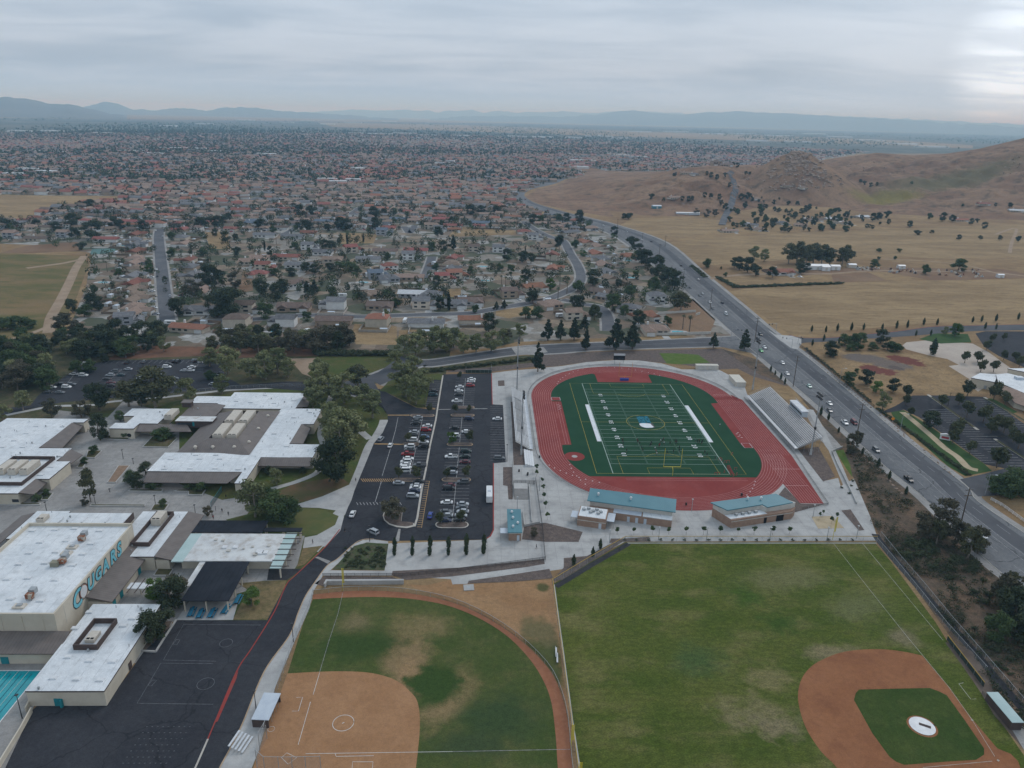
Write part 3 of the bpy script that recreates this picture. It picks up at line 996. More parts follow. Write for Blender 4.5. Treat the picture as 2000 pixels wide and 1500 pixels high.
mb.build('hatching',M['paint_tan'],PARK)
mb = MB()
mb.strip([c_(1025,480),c_(1120,478)],0.35,LZ[4])
mb.strip([c_(1300,474),c_(1408,473)],0.35,LZ[4])
mb.build('stop_lines',M['paint'],PARK)
# divider kerb between the two aisles,islands
def island(pts,m,kerb=M['kerb'],label='kerbed planting island with shrubs in the stadium car park',grp='planting islands in the stadium car park'):
    c = sum((Vector((p[0],p[1])) for p in pts),Vector((0,0)))/len(pts)
    t = thing('planting_island',label,'planter',(c.x,c.y,LZ[3]),group=grp)
    loc = [(p[0]-c.x,p[1]-c.y) for p in pts]
    MB().prism(loc,0,0.15).build('kerb',kerb,t)
    MB().prism([(x*0.93,y*0.86) for x,y in loc],0.02,0.19).build('planting_bed',m,t)
    return t
def pill(x0,x1,y,h):
    r = h/2
    return [(x1-r+r*math.cos(a),y+r*math.sin(a)) for a in np.linspace(-math.pi/2,math.pi/2,7)]+[(x0+r+r*math.cos(a),y+r*math.sin(a)) for a in np.linspace(math.pi/2,1.5*math.pi,7)]
for (x0,x1,y) in ((1120,1308,524),(1135,1308,462),(1090,1295,752),(1050,1280,1028),(805,995,526),(745,875,750),(670,890,1030)):
    a,b = c_(x0,y),c_(x1,y)
    island(pill(a.x,b.x,a.y,3.0),M['mulch'],M['kerb_tan'])
a,b = c_(1000,1380),c_(1262,1380)
island(pill(a.x,b.x,a.y,4.6),M['mulch'])
island([c_(p[0],p[1]) for p in ((590,1310),(610,1260),(660,1230),(720,1240),(745,1280),(735,1360),(835,1370),(835,1395),(780,1408),(700,1400),(640,1380),(600,1345))],M['mulch'],
       label='large rounded planting island with a bushy tree at the end of the parking rows',grp=None)
t = thing('median_kerb','long narrow concrete median between two parking aisles','median',(0,0,LZ[3]))
mc = [c_(1060,215),c_(1020,460),c_(1005,560),c_(960,760),c_(925,960),c_(895,1100),c_(860,1330),c_(838,1395)]
for a,b in zip(mc[:-1],mc[1:]):
    mbb = MB()
    d = Vector((b.x-a.x,b.y-a.y))
    nn = Vector((-d.y,d.x)).normalized()*0.36
    a2,b2 = Vector((a.x,a.y)),Vector((b.x,b.y))
    mbb.prism([a2-nn,b2-nn,b2+nn,a2+nn],0,0.15)
    mbb.build('kerb',M['kerb'],t)
# kerbs
def kerb_line(pts,m=M['kerb'],w=0.3,h=0.14,name='kerb'):
    mb = MB()
    for a,b in zip(pts[:-1],pts[1:]):
        a,b = Vector((a[0],a[1])),Vector((b[0],b[1]))
        d = b-a
        if d.length < 0.02:
            continue
        nn = Vector((-d.y,d.x)).normalized()*w/2
        mb.prism([a-nn,b-nn,b+nn,a+nn],0.0,h)
    return struct(mb.build(name,m))
kerb_line(smooth_line(tr(FB,[(1895,170),(1815,268),(1650,425),(1600,475),(1545,600),(1495,690),(1400,840),(1322,960),(1200,1245),(1160,1340)])),M['kerb_red'],0.3)
kerb_line(smooth_line(tr(FB,[(1160,1340),(1090,1500),(1020,1650)])),M['kerb'],0.4)
kerb_line(smooth_line(tr(FC,[(1446,440),(1440,200)])),M['kerb_red'],0.4)
kerb_line(tr(FC,[(1455,900),(1455,1300),(1455,1420),(1430,1470),(1400,1490)]),M['kerb_red'],0.4)
sheet('painted_edge',tr(FB,[(1330,955),(1320,1000),(1215,1240),(1195,1250),(1250,1120),(1300,1010)]),4,M['kerb_red'])
kerb_line(smooth_line(tr(FH,[(800,152),(740,155),(690,180),(600,260),(540,300),(470,395),(420,470),(380,560),(330,690),(190,890),(60,1200),(-60,1429)])),M['kerb_tan'],0.3)
# blacktop court marks
mb = MB()
for pts in ([(1455,703),(1025,699),(912,898),(1205,905)],[(1190,918),(897,916),(765,1140),(1190,1145)],[(985,783),(1005,785),(988,812),(965,810),(985,783)],[(850,1010),(874,1012),(845,1043),(825,1040),(850,1010)]):
    mb.strip(tr(FB,pts),0.14,LZ[4])
for cx,cy,r in ((1148,1030,2.1),(1262,803,1.7)):
    p = FB(cx,cy)
    ring(mb,circle(p.x,p.y,r,24),0.12,LZ[4])
for i in range(9):
    for j in range(7):
        p = FB(820+i*30-j*22,1270+j*34)
        mb.obox((p.x,p.y),0.35,0.12,LZ[4],LZ[5],0.2)
mb.build('court_lines',mat('worn_court_paint',(0.17,0.17,0.18),(0.09,0.09,0.10),0.9),PARK)
sheet('drive_crossing',tr(FH,[(470,253),(490,250),(560,275),(545,290)]),4,M['concrete_old'],PARK)
sheet('drive_channel',tr(FH,[(938,95),(950,95),(942,165),(918,165)]),4,M['concrete_old'],PARK)
# far car park stalls
FL_ = bpy.data.objects['far_car_park']
mb = MB()
for (x0,y0,x1,y1,n) in ((430,200,360,290,7),(890,160,760,270,8),(1310,120,1240,190,5),(1640,100,1580,180,6)):
    for i in range(n):
        a = FT(x0+(x1-x0)*i/(n-1),y0+(y1-y0)*i/(n-1))
        mb.strip([(a.x-5.2,a.y),(a.x+5.2,a.y)],0.16,LZ[4])
    mb.strip([FT(x0,y0),FT(x1,y1)],0.2,LZ[5])
for i in range(22):
    a = FT(700+i*52,85)
    mb.strip([(a.x,a.y-2.6),(a.x,a.y+2.6)],0.16,LZ[4])
mb.build('stall_lines',M['paint_faint'],FL_)
# pavement along the softball fence,dry lawn by the shelter,shrub bed
sheet('walk',tr(FH,[(690,180),(740,157),(800,154),(880,165),(880,180),(760,170),(700,195),(620,270),(560,325),(520,350),(465,440),(440,540),(360,720),(250,980),(160,1330),(90,1500),(0,1800),(-150,1800),(-60,1429),(60,1200),(190,890),(330,690),(380,560),(420,470),(470,395),(540,300),(600,260)]),4,M['concrete'])
sheet('dry_lawn',tr(FB,[(1330,470),(1480,455),(1600,452),(1560,560),(1490,672),(1300,672),(1340,590),(1400,520)]),3,M['lawn_dry'])
sheet('shelter_floor',tr(FB,[(1060,565),(1330,570),(1300,674),(985,674)]),3,M['concrete'])
sheet('asphalt_pad',tr(FB,[(1500,390),(1690,388),(1600,452),(1490,452)]),3,M['asphalt'])
sheet('shrub_bed',tr(FH,[(690,190),(760,172),(882,178),(860,325),(570,322)]),5,mat('ground_cover',(0.06,0.085,0.035),(0.095,0.085,0.055),0.5,c3=(0.03,0.045,0.02),scale3=1.2,amt3=0.9,rough=1))
# south plaza and stadium concourse
conc = tr(FC,[(1440,195),(1600,175),(1800,160)])+tr(FD,[(160,120),(300,108),(450,84),(620,72),(760,74),(900,92),(1020,128),(1100,128),(1240,128),(1330,175),(1400,235),(1420,300)]) \
    + [(63,40,0),(63,-34,0)]+tr(FD,[(1720,610),(1790,700),(1870,800),(1960,780),(1975,830)])+[PX(1668,935),PX(1700,1010),PX(1716,1056),PX(1221,1058),PX(1150,1095),PX(1110,1100)]+tr(FH,[(1860,258),(1860,318),(1240,405),(1230,375),(900,355),(500,356),(560,326),(860,328),(882,176),(1400,156),(1440,140),(1470,100)]) \
    + tr(FC,[(1455,1400),(1455,900),(1552,892),(1530,445),(1446,440)])
sheet('concourse',conc,2,M['concrete'])
joints('paving_joints',np.arange(-76,66,4.6),np.arange(-130,92,4.6),-76,66,-130,92,3,bpy.data.objects['concourse'],mat('concourse_joint',(0.27,0.265,0.26),(0.30,0.295,0.29),0.5),conc)
# ------------------------------------------------------------------ stadium
TC,TRI,TRO = 31.7,43.2,53.6
def oval(r,n=40,c=TC):
    return [(r*math.cos(a),c+r*math.sin(a)) for a in np.linspace(0,math.pi,n)]+[(r*math.cos(a),-c+r*math.sin(a)) for a in np.linspace(math.pi,2*math.pi,n)]
o_out = oval(TRO)
sheet('running_track',o_out,4,M['track'])
TRK = bpy.data.objects['running_track']
sheet('sprint_straight',[(53.5,40),(57.6,32),(57.6,-36),(53.4,-79.2),(44.2,-79),(43.6,-62),(53,-30)],5,M['track'],TRK)
# turf inside,stepped where the jump runways and the D areas cut in
turf = [(43.2*math.cos(a),TC+43.2*math.sin(a)) for a in np.linspace(0,math.pi,41)]
top = [(x,y) for x,y in turf]
turf_pts = [(43.2,27.0),(43.2,TC)]+[(x,y) for x,y in top if x > 15.3]+[(15.3,69.5),(15.0,57.3),(-15.3,57.3),(-15.2,70)]+[(x,y) for x,y in top if x < -15.3]+[(-43.2,27),(-38.5,27),(-38.7,-26.6),(-42.9,-27)]
bot = [(43.2*math.cos(a),-TC+43.2*math.sin(a)) for a in np.linspace(math.pi,2*math.pi,41)]
turf_pts += [(x,y) for x,y in bot if x < 0 and y > -57.6]+[(-34.2,-57.6),(34.2,-57.6)]+[(x,y) for x,y in bot if x > 0 and y > -57.6]+[(43.2,-26.7),(38.7,-26.7),(39.3,26.2)]
sheet('football_field',turf_pts,5,M['turf'])
FLD = bpy.data.objects['football_field']
z6,z7 = LZ[6],LZ[7]
W2,L2 = 24.384,54.864
mb = MB()
for k in range(21):
    y = -45.72+k*4.572
    mb.strip([(-W2,y),(W2,y)],0.16 if k % 2 else 0.2,z6)
for s in (-1,1):
    mb.strip([(s*W2,-L2),(s*W2,L2)],0.35,z6)
    mb.strip([(-W2,s*L2),(W2,s*L2)],0.3,z6)
    for k in range(101):
        y = -45.72+k*0.9144
        mb.box(s*8.13-0.35,s*8.13+0.35,y-0.06,y+0.06,z6-0.004,z6)
    for k in range(0,101):
        y = -45.72+k*0.9144
        mb.box(s*(W2-1.0)-0.25,s*(W2-1.0)+0.25,y-0.05,y+0.05,z6-0.004,z6)
mb.build('yard_lines',mat('turf_white_line',(0.30,0.38,0.34),(0.25,0.33,0.29),0.5),FLD)
mb = MB()
X2,Y2 = 31.2,54.9
for pts in ([(-X2,-Y2),(X2,-Y2),(X2,Y2),(-X2,Y2),(-X2,-Y2)],[(-X2,0),(-W2-2.4,0)],[(W2+2.4,0),(X2,0)]):
    mb.strip(pts,0.16,z7)
for s in (-1,1):
    mb.strip([(-20.15,s*Y2),(-20.15,s*(Y2-16.5)),(20.15,s*(Y2-16.5)),(20.15,s*Y2)],0.16,z7)
    mb.strip([(-9.15,s*Y2),(-9.15,s*(Y2-5.5)),(9.15,s*(Y2-5.5)),(9.15,s*Y2)],0.16,z7)
    arc = [(9.15*math.cos(a),s*(Y2-11-9.15*math.sin(a))) for a in np.linspace(0.64,math.pi-0.64,14)]
    mb.strip(arc,0.16,z7)
ring(mb,circle(0,0,9.15,40),0.2,z7)
mb.strip([(-W2,0),(W2,0)],0.16,z7)
mb.build('soccer_lines',mat('turf_yellow_line',(0.40,0.33,0.07),(0.34,0.28,0.06),0.5),FLD)
wh = mat('turf_white',(0.66,0.68,0.70),(0.60,0.62,0.64),0.3)
for i,n in enumerate((10,20,30,40,50,40,30,20,10)):
    y = -36.576+i*9.144
    me = text_mesh('yard_number',' '.join(str(n)),2.9,wh,offset=0.06)
    for s in (-1,1):
        o = obj('yard_number',me,FLD,(s*16.6,y,z7),math.pi/2*(-s))
# centre emblem: plain stand-in of the same size and colours
mb = MB()
cx,cy = 0.2,1.6
mb.box(-3.2,0.35,-1.2,7.6,z7,z7+0.006)
mb.box(0.6,2.6,-1.2,7.6,z7,z7+0.006)
mb.build('centre_emblem',mat('emblem_teal',(0.02,0.18,0.25),(0.012,0.07,0.10),0.9,lo=0.45,hi=0.55),FLD)
MB().poly([(-3.4,-1.1),(3.2,-1.1),(3.4,-6.2),(1.5,-7.0),(-1.6,-7.0),(-3.6,-5.2)],z7+0.004).build('emblem_border',M['iron'],FLD)
MB().poly(smooth_loop([(-3.1,-1.5),(1.6,-1.4),(2.2,-3.4),(2.6,-5.9),(-0.8,-6.6),(-2.9,-5.0)]),z7+0.012).build('emblem_patch',wh,FLD)
for s in (-1,1):
    o = MB().box(-0.95,0.95,-22.8,22.8,0,0.05).build('sideline_mat',wh,None,(s*25.6,0,z7))
    tag(o,'long white mat laid along the sideline of the %s stand' % ('bare aluminium' if s > 0 else 'car park side'),'mat')
# lanes
mb = MB()
for k in range(10):
    r = 43.6+k*1.07
    ring(mb,oval(r,36),0.11,z6)
for k in range(9):
    x = 44.6+k*1.07
    mb.strip([(x,-30),(x,-78.5)],0.11,z6+0.004)
for k in range(3):
    x = 54.3+k*1.07
    mb.strip([(x,30),(x,-36)],0.11,z6+0.004)
for y in (-64.5,39.0,-49.5):
    mb.strip([(44,y),(53.4 if y < -50 else 56,y)],0.3,z6+0.008)
for y in (-59,-60.5):
    mb.strip([(-20,y),(30,y)],0.12,z6)
for (x0,y0,dy) in ((-42.4,26,-22),(-41.2,26,-52),(-39.9,26,-52)):
    mb.strip([(x0,y0),(x0,y0+dy)],0.11,z6)
ln = mat('lane_line',(0.50,0.30,0.29),(0.42,0.23,0.22),0.6)
mb.build('lane_lines',ln,TRK)
mb = MB()
for k in range(9):
    for j,a in enumerate((R(200)+k*0.075,R(225)-k*0.06,R(318)-k*0.07,R(60)+k*0.08,R(150)-k*0.08)):
        r = 44.1+k*1.07
        s = -TC if j < 3 else TC
        x,y = r*math.cos(a),s+r*math.sin(a)
        mb.obox((x,y),0.35,0.6,z6,z6+0.004,a)
mb.build('stagger_marks',wh,TRK)
MB().poly(circle(-38.6,-38.8,4.4,32),z6+0.01).build('throwing_pad',M['track'],FLD)
mb = MB()
mb.poly(circle(-38.6,-38.8,1.25,24),z6+0.02)
mb.build('throwing_circle',M['concrete'],FLD)
for (x,y,w,l) in ((-40.9,30.5,4.4,4.5),(41.0,-26.0,3.8,5.0)):
    mb = MB()
    mb.box(x-w/2,x+w/2,y-l/2,y+l/2,z7,z7+0.01)
    o = mb.build('jump_pit',M['track'],TRK)
    mb = MB()
    ring(mb,[(x-w/2,y-l/2),(x+w/2,y-l/2),(x+w/2,y+l/2),(x-w/2,y+l/2)],0.2,z7+0.02)
    mb.build('pit_edge',wh,TRK)
mb = MB()
for k in range(5):
    mb.obox((-40.5+(k % 2)*0.9,22-k*1.5),0.9,0.25,z6,z6+0.004,0)
    mb.obox((41.5-(k % 2)*1.0,-17+k*1.4),0.9,0.3,z6,z6+0.004,0)
mb.build('runway_marks',wh,TRK)

# ---- goal posts
def goal(y,face,colr,pad,label):
    t = thing('goal_post',label,'goal post',(0,y,LZ[5]))
    yb = face*1.9
    mb = MB()
    mb.tube((0,0,0),(0,0,2.2),0.09)
    mb.tube((0,0,2.2),(0,yb*0.45,3.0),0.09)
    mb.tube((0,yb*0.45,3.0),(0,yb,3.05),0.09)
    mb.build('stem',colr,t)
    MB().tube((-3.55,yb,3.05),(3.55,yb,3.05),0.12).build('crossbar',colr,t)
    for s in (-1,1):
        MB().tube((s*3.55,yb,3.0),(s*3.55,yb,11.2),0.085).build('upright',colr,t)
    if pad:
        MB().box(-2.4,2.4,-0.35,0.35,0,1.35).build('pad',M['blue'],t)
goal(-56.3,1,M['yellow'],False,'yellow football goal post over the turf end near the teal roofed buildings')
goal(60.5,-1,M['orange'],True,'orange football goal post with a blue pad on the red end zone')
# ---- light poles
def light_pole(x,y,h,face,label):
    t = thing('stadium_light',label,'floodlight',(x,y,LZ[2]),group=None)
    MB().tube((0,0,0),(0,0,2.6),0.55,0.5,12).build('pole_base',M['concrete'],t)
    MB().tube((0,0,2.6),(0,0,h),0.36,0.17,10).build('pole',M['steel'],t)
    for k in range(2):
        zc = h-0.4-k*1.5
        MB().box(-0.12,0.12,-2.6,2.6,zc-0.12,zc+0.12).build('crossarm',M['iron'],t)
        for j in range(5):
            yy = -2.3+j*1.15
            mb = MB()
            mb.tube((face*0.15,yy,zc),(face*0.75,yy,zc-0.35),0.30,0.46,8)
            mb.build('lamp',M['iron'],t)
    MB().box(-0.35,0.35,-0.5,0.5,h*0.42,h*0.42+1.1).build('control_box',M['iron'],t)
light_pole(-60.7,43.1,29,1,'tall steel floodlight pole at the far end of the car park side stand')
light_pole(-61.6,-37.3,29,1,'tall steel floodlight pole in the mulch bed by the near end of the home stand')
light_pole(68.5,48.1,29,-1,'tall steel floodlight pole beside the beige storage box')
light_pole(66.5,-34.9,29,-1,'tall steel floodlight pole in the bare bed beside the visitor stand')
# ---- stands
def stand(name,label,x0,x1,y0,y1,z0,z1,rows,gaps,side,seat,deck):
    """rows of planks rising from x0 to x1 (side = sign of the rise)"""
    t = thing(name,label,'bleachers',((x0+x1)/2,(y0+y1)/2,LZ[2]))
    ox,oy = (x0+x1)/2,(y0+y1)/2
    dx,dz = (x1-x0)/rows,(z1-z0)/rows
    cuts = [y0]+gaps+[y1]
    meshes = {}
    for i in range(rows):
        xa,xb,z = x0+dx*i,x0+dx*(i+1),z0+dz*i
        mb = MB()
        mb.box(min(xa,xb)-ox+0.002,max(xa,xb)-ox-0.002,y0-oy,y1-oy,z-0.08,z)
        mb.build('footboard',deck,t)
        for a,b in zip(cuts[:-1],cuts[1:]):
            key = round(b-a,2)
            if key not in meshes:
                meshes[key] = MB().box(-abs(dx)*0.19,abs(dx)*0.19,-(key-1.3)/2,(key-1.3)/2,0,0.07).mesh('seat_plank',seat)
            obj('seat_plank',meshes[key],t,((xa+xb)/2-ox+dx*0.2,(a+b)/2-oy,z+0.42))
    mb = MB()
    for y in np.linspace(y0+0.5,y1-0.5,10):
        for k in range(rows//3,rows,3):
            mb.tube((x0+dx*k-ox,y-oy,0),(x0+dx*k-ox,y-oy,z0+dz*k-0.08),0.06,n=5)
    mb.build('understructure',M['steel'],t)
    for (ya,nm) in ((y0,'guard_rail'),(y1,'guard_rail')):
        mb = MB()
        for h in (0.55,1.1):
            mb.tube((x0-ox,ya-oy,z0+h),(x1-ox,ya-oy,z1+h),0.03,n=4)
        for k in range(0,rows+1,2):
            mb.tube((x0+dx*k-ox,ya-oy,z0+dz*k-0.05),(x0+dx*k-ox,ya-oy,z0+dz*k+1.1),0.03,n=4)
        mb.build(nm,M['steel'],t)
    mb = MB()
    mb.add([(x1-ox,y0-oy,z1-0.1),(x1-ox,y1-oy,z1-0.1),(x1-ox,y1-oy,z1+1.1),(x1-ox,y0-oy,z1+1.1)],[(0,1,2,3)])
    mb.build('back_screen',M['chain'],t)
    mb = MB()
    s = -1 if x1 > x0 else 1
    fx = x0+s*1.6-ox
    mb.box(min(fx,x0-ox),max(fx,x0-ox)-0.005,y0-oy,y1-oy,z0-0.16,z0-0.07)
    mb.build('front_walkway',M['alu'],t)
    mb = MB()
    for h in (0.5,1.05):
        mb.tube((fx,y0-oy,z0+h),(fx,y1-oy,z0+h),0.035,n=4)
    for y in np.arange(y0,y1+0.1,2.0):
        mb.tube((fx,y-oy,0),(fx,y-oy,z0+1.05),0.035,n=4)
    mb.build('front_rail',M['white'],t)
    MB().add([(fx+0.02,y0-oy,z0-0.1),(fx+0.02,y1-oy,z0-0.1),(fx+0.02,y1-oy,z0+1.05),(fx+0.02,y0-oy,z0+1.05)],[(0,1,2,3)]).build('front_screen',mesh_screen('white_screen',(0.62,0.64,0.66),0.45),t)
    for g in gaps:
        mb = MB()
        for k in range(rows):
            mb.box(x0+dx*k-ox,x0+dx*(k+0.5)-ox,g-oy-0.5,g-oy+0.5,z0+dz*k+0.003,z0+dz*k+0.2)
        mb.build('aisle_steps',M['alu_dark'],t)
    return t,ox,oy
vs,ox,oy = stand('bleachers','long bare aluminium visitor stand with press box beside the main road',61.6,72.0,-32.5,34.0,2.0,7.0,14,[24.8,11.6,-0.7,-13.2,-27.0],1,M['alu'],M['alu_dark'])
def press_box(t,x0,x1,y0,y1,z0,z1,lb):
    mb = MB()
    mb.box(x0,x1,y0,y1,0,z1)
    p = thing('press_box',lb,'press box',((x0+x1)/2,(y0+y1)/2,LZ[2]))
    cx_,cy_ = (x0+x1)/2,(y0+y1)/2
    MB().box(x0-cx_,x1-cx_,y0-cy_,y1-cy_,z0,z1).build('cabin',M['bluewhite'],p)
    MB().box(x0-cx_-0.3,x1-cx_+0.3,y0-cy_-0.2,y1-cy_+0.2,z1,z1+0.2).build('roof',stripes('ribbed_roof',(0.60,0.62,0.64),(0.36,0.38,0.40),1.3,1,0.4),p)
    MB().box(x0-cx_-0.03,x0-cx_+0.02,y0-cy_+0.4,y1-cy_-0.4,z0+0.9,z0+1.9).build('window',M['glass'],p)
    for y in (y0-cy_+0.3,y1-cy_-0.3):
        for x in (x0-cx_+0.2,x1-cx_-0.2):
            MB().tube((x,y,0),(x,y,z0),0.1,n=6).build('leg',M['steel'],p)
    return p
press_box(vs,72.6,75.4,-7.0,8.0,6.4,9.2,'grey press box with ribbed roof behind the visitor stand')
hs,ox,oy = stand('bleachers','white home stand between the car park beds and the track',-57.9,-64.0,-33.5,36.5,1.0,4.6,9,[22.0,8.0,-6.0,-20.0],-1,M['alu'],M['concrete'])
# lower benches at its near end
t = thing('bleachers','low white bench section at the near end of the home stand','bleachers',(-58.6,-41.5,LZ[2]))
for k in range(4):
    MB().box(1.6-k*1.0-0.45,1.6-k*1.0+0.45,-7.6,7.2,0.0,0.35+k*0.3).build('bench_row',M['white'],t)
# ---- scoreboard
t = thing('scoreboard','dark scoreboard on two posts behind the far end of the track','scoreboard',(2.0,91.0,LZ[2]))
MB().box(-3.4,3.4,-0.2,0.2,2.2,5.0).build('panel',M['dark'],t)
MB().box(-3.4,3.4,-0.26,-0.2,5.002,6.3).build('header',mat('score_header',(0.55,0.57,0.58),(0.50,0.52,0.53),1),t)
for s in (-2.4,0,2.4):
    MB().box(s-0.5,s+0.5,-0.24,-0.2,2.8,3.5).build('digit_window',M['glass'],t)
for s in (-2.6,2.6):
    MB().tube((s,0.1,0),(s,0.1,2.2),0.14).build('post',M['steel'],t)
# ---- storage boxes
def container(x,y,lx,ly,h,rz,label):
    t = thing('storage_box',label,'container',(x,y,LZ[3]),rz)
    MB().box(-lx/2,lx/2,-ly/2,ly/2,0,h).build('body',M['beige'],t)
    MB().box(-lx/2-0.1,lx/2+0.1,-ly/2-0.1,ly/2+0.1,h,h+0.12).build('roof',mat('cream_roof',(0.58,0.55,0.48),(0.52,0.49,0.43),0.8),t)
    for s in (-1,1):
        MB().box(s*lx*0.24-lx*0.2,s*lx*0.24+lx*0.2,-ly/2-0.04,-ly/2+0.01,0.15,h-0.2).build('door',M['block_light'],t)
    return t
container(52.6,82.5,13.0,3.0,2.6,0,'long beige storage container behind the curve of the track')
container(63.2,58.6,5.6,13.0,2.6,0,'wide cream storage container beside the visitor stand')
# soccer goals parked by the containers
t = thing('soccer_goal','white soccer goal frame parked on the concrete by the containers','goal',(52.5,70.0,LZ[3]))
for a,b in (((-3.6,0,0),(-3.6,0,2.4)),((3.6,0,0),(3.6,0,2.4)),((-3.6,0,2.4),(3.6,0,2.4)),((-3.6,0,2.4),(-3.6,2,0)),((3.6,0,2.4),(3.6,2,0))):
    MB().tube(a,b,0.07,n=6).build('frame_tube',M['white'],t)
# ---- fences
POST = {}
def fence(name,pts,h,label,cat='fence',step=3.0,rail=None,screen=None,post=None,group=None,r=0.04,cap=None,base=0.0,mid_rail=False):
    rail,screen,post = rail or M['steel'],screen or M['chain'],post or M['steel']
    pts = [Vector((p[0],p[1])) for p in pts]
    o = pts[0]
    t = thing(name,label,cat,(o.x,o.y,base),group=group)
    key = (round(h,2),post.name,r)
    if key not in POST:
        POST[key] = MB().tube((0,0,0),(0,0,h+0.05),r,n=5).mesh('post',post)
    mr,ms = MB(),MB()
    for a,b in zip(pts[:-1],pts[1:]):
        d = b-a
        a0,b0 = a-o,b-o
        mr.tube((a0.x,a0.y,h),(b0.x,b0.y,h),0.05 if cap is None else 0.09,n=5)
        if mid_rail:
            mr.tube((a0.x,a0.y,h*0.5),(b0.x,b0.y,h*0.5),0.035,n=4)
        ms.add([(a0.x,a0.y,0.05),(b0.x,b0.y,0.05),(b0.x,b0.y,h-0.02),(a0.x,a0.y,h-0.02)],[(0,1,2,3)])
    mr.build('top_rail',cap or rail,t)
    ms.build('screen',screen,t)
    acc,nxt = 0.0,0.0
    for a,b in zip(pts[:-1],pts[1:]):
        L_ = (b-a).length
        while nxt <= acc+L_:
            p = a+(b-a)*((nxt-acc)/L_ if L_ else 0)
            obj('post',POST[key],t,(p.x-o.x,p.y-o.y,0))
            nxt += step
        acc += L_
    return t
fo = oval(TRO+1.6,30)
fence('fence',[p for p in fo if p[1] > 20][::1],1.1,'low chain link fence curving round the far bend of the track',step=4,screen=M['chain_dark'],rail=M['iron'])
fence('fence',[(-TRO-1.6,20),(-TRO-1.6,-31.7)]+[p for p in fo if p[1] < -31.7 and p[0] < -20],1.1,'low dark fence between the home stand and the track',step=4,screen=M['chain_dark'],rail=M['iron'])
fence('fence',[(59.0,34),(59.0,-36),(56.5,-60),(54.6,-80.5),(43.0,-84)],1.1,'low chain link fence along the sprint straight',step=4,screen=M['chain_dark'],rail=M['iron'])
# ---- teal roofed service buildings
t = thing('service_building','teal roofed concession building with white roof deck of fans beside the track','building',(0,0,LZ[3]))
A0,A1 = Vector((-38.6,-86.6)),Vector((-8.9,-94.6))
ax = (A1-A0).normalized()
ay = Vector((-ax.y,ax.x))
def loc(o,a,b):
    return (o+ax*a+ay*b)
L_ = (A1-A0).length
MB().prism([loc(A0,0.4,-3.2),loc(A0,L_-0.4,-3.2),loc(A0,L_-0.4,6.0),loc(A0,0.4,6.0)],0,2.9).build('wall',M['brick'],t)
MB().prism([loc(A0,0.41,-0.2),loc(A0,L_-0.41,-0.2),loc(A0,L_-0.41,5.9),loc(A0,0.41,5.9)],2.9,5.0).build('upper_wall',M['block_light'],t)
mb = MB()
e = [loc(A0,-0.6,-1.0),loc(A0,L_+0.6,-1.0),loc(A0,L_+0.6,6.9),loc(A0,-0.6,6.9)]
mb.add([(e[0].x,e[0].y,5.0),(e[1].x,e[1].y,5.0),(e[2].x,e[2].y,6.1),(e[3].x,e[3].y,6.1),(e[0].x,e[0].y,5.3),(e[1].x,e[1].y,5.3),(e[2].x,e[2].y,6.4),(e[3].x,e[3].y,6.4)],
       [(3,2,1,0),(4,5,6,7),(0,1,5,4),(1,2,6,5),(2,3,7,6),(3,0,4,7)])
mb.build('roof',M['teal'],t)
q = [loc(A0,-2.6,-10.8),loc(A0,7.6,-10.8),loc(A0,7.6,-3.22),loc(A0,-2.6,-3.22)]
MB().prism(q,0,3.9,0,0).build('wall',M['brick'],t)
MB().prism([loc(A0,-2.65,-10.85),loc(A0,7.65,-10.85),loc(A0,7.65,-3.3),loc(A0,-2.65,-3.3)],2.3,2.55).build('band_course',M['block_light'],t)
MB().prism([loc(A0,-2.3,-10.5),loc(A0,7.3,-10.5),loc(A0,7.3,-3.4),loc(A0,-2.3,-3.4)],3.9,4.0).build('roof_deck',M['roof_white'],t)
for (a,b) in ((-1,-6),(0.6,-5),(2.4,-6.4),(3.6,-5),(5.2,-6.2),(1.6,-7.4),(4.4,-7.6)):
    p = loc(A0,a,b)
    MB().obox((p.x,p.y),1.0,1.0,4.0,4.7,0.3).build('roof_fan',M['steel'],t)
for (a0,a1,b0,b1,z) in ((-5.2,-2.7,-10,-5.5,2.7),(7.7,10.4,-9.6,-3.5,2.7)):
    MB().prism([loc(A0,a0,b0),loc(A0,a1,b0),loc(A0,a1,b1),loc(A0,a0,b1)],z,z+0.15).build('awning',M['bluewhite'],t)
    for a in (a0+0.2,a1-0.2):
        p = loc(A0,a,b0+0.2)
        MB().tube((p.x,p.y,0),(p.x,p.y,z),0.08,n=6).build('awning_post',M['steel'],t)
MB().prism([loc(A0,9.4,-3.25),loc(A0,19.5,-3.25),loc(A0,19.5,-0.3),loc(A0,9.4,-0.3)],2.95,3.1).build('lower_roof',M['bluewhite'],t)
MB().prism([loc(A0,20.0,-3.3),loc(A0,L_-0.3,-3.3),loc(A0,L_-0.3,-0.25),loc(A0,20.0,-0.25)],2.9,3.2).build('lower_roof',M['roof_white'],t)
for a in (15.0,18.0,21.0):
    p = loc(A0,a,-3.23)
    MB().obox((p.x,p.y),1.0,0.1,0,2.1,math.atan2(ax.y,ax.x)).build('door',M['bluewhite'],t)
p = loc(A0,5.6,-10.83)
MB().obox((p.x,p.y),1.0,0.1,0,2.1,math.atan2(ax.y,ax.x)).build('door',M['bluewhite'],t)
for a in (3,15):
    p = loc(A0,a,3)
    MB().tube((p.x,p.y,5.6),(p.x,p.y,6.7),0.3,n=8).tube((p.x,p.y,6.7),(p.x,p.y,7.0),0.5,0.3,n=8).build('roof_vent',M['white'],t)
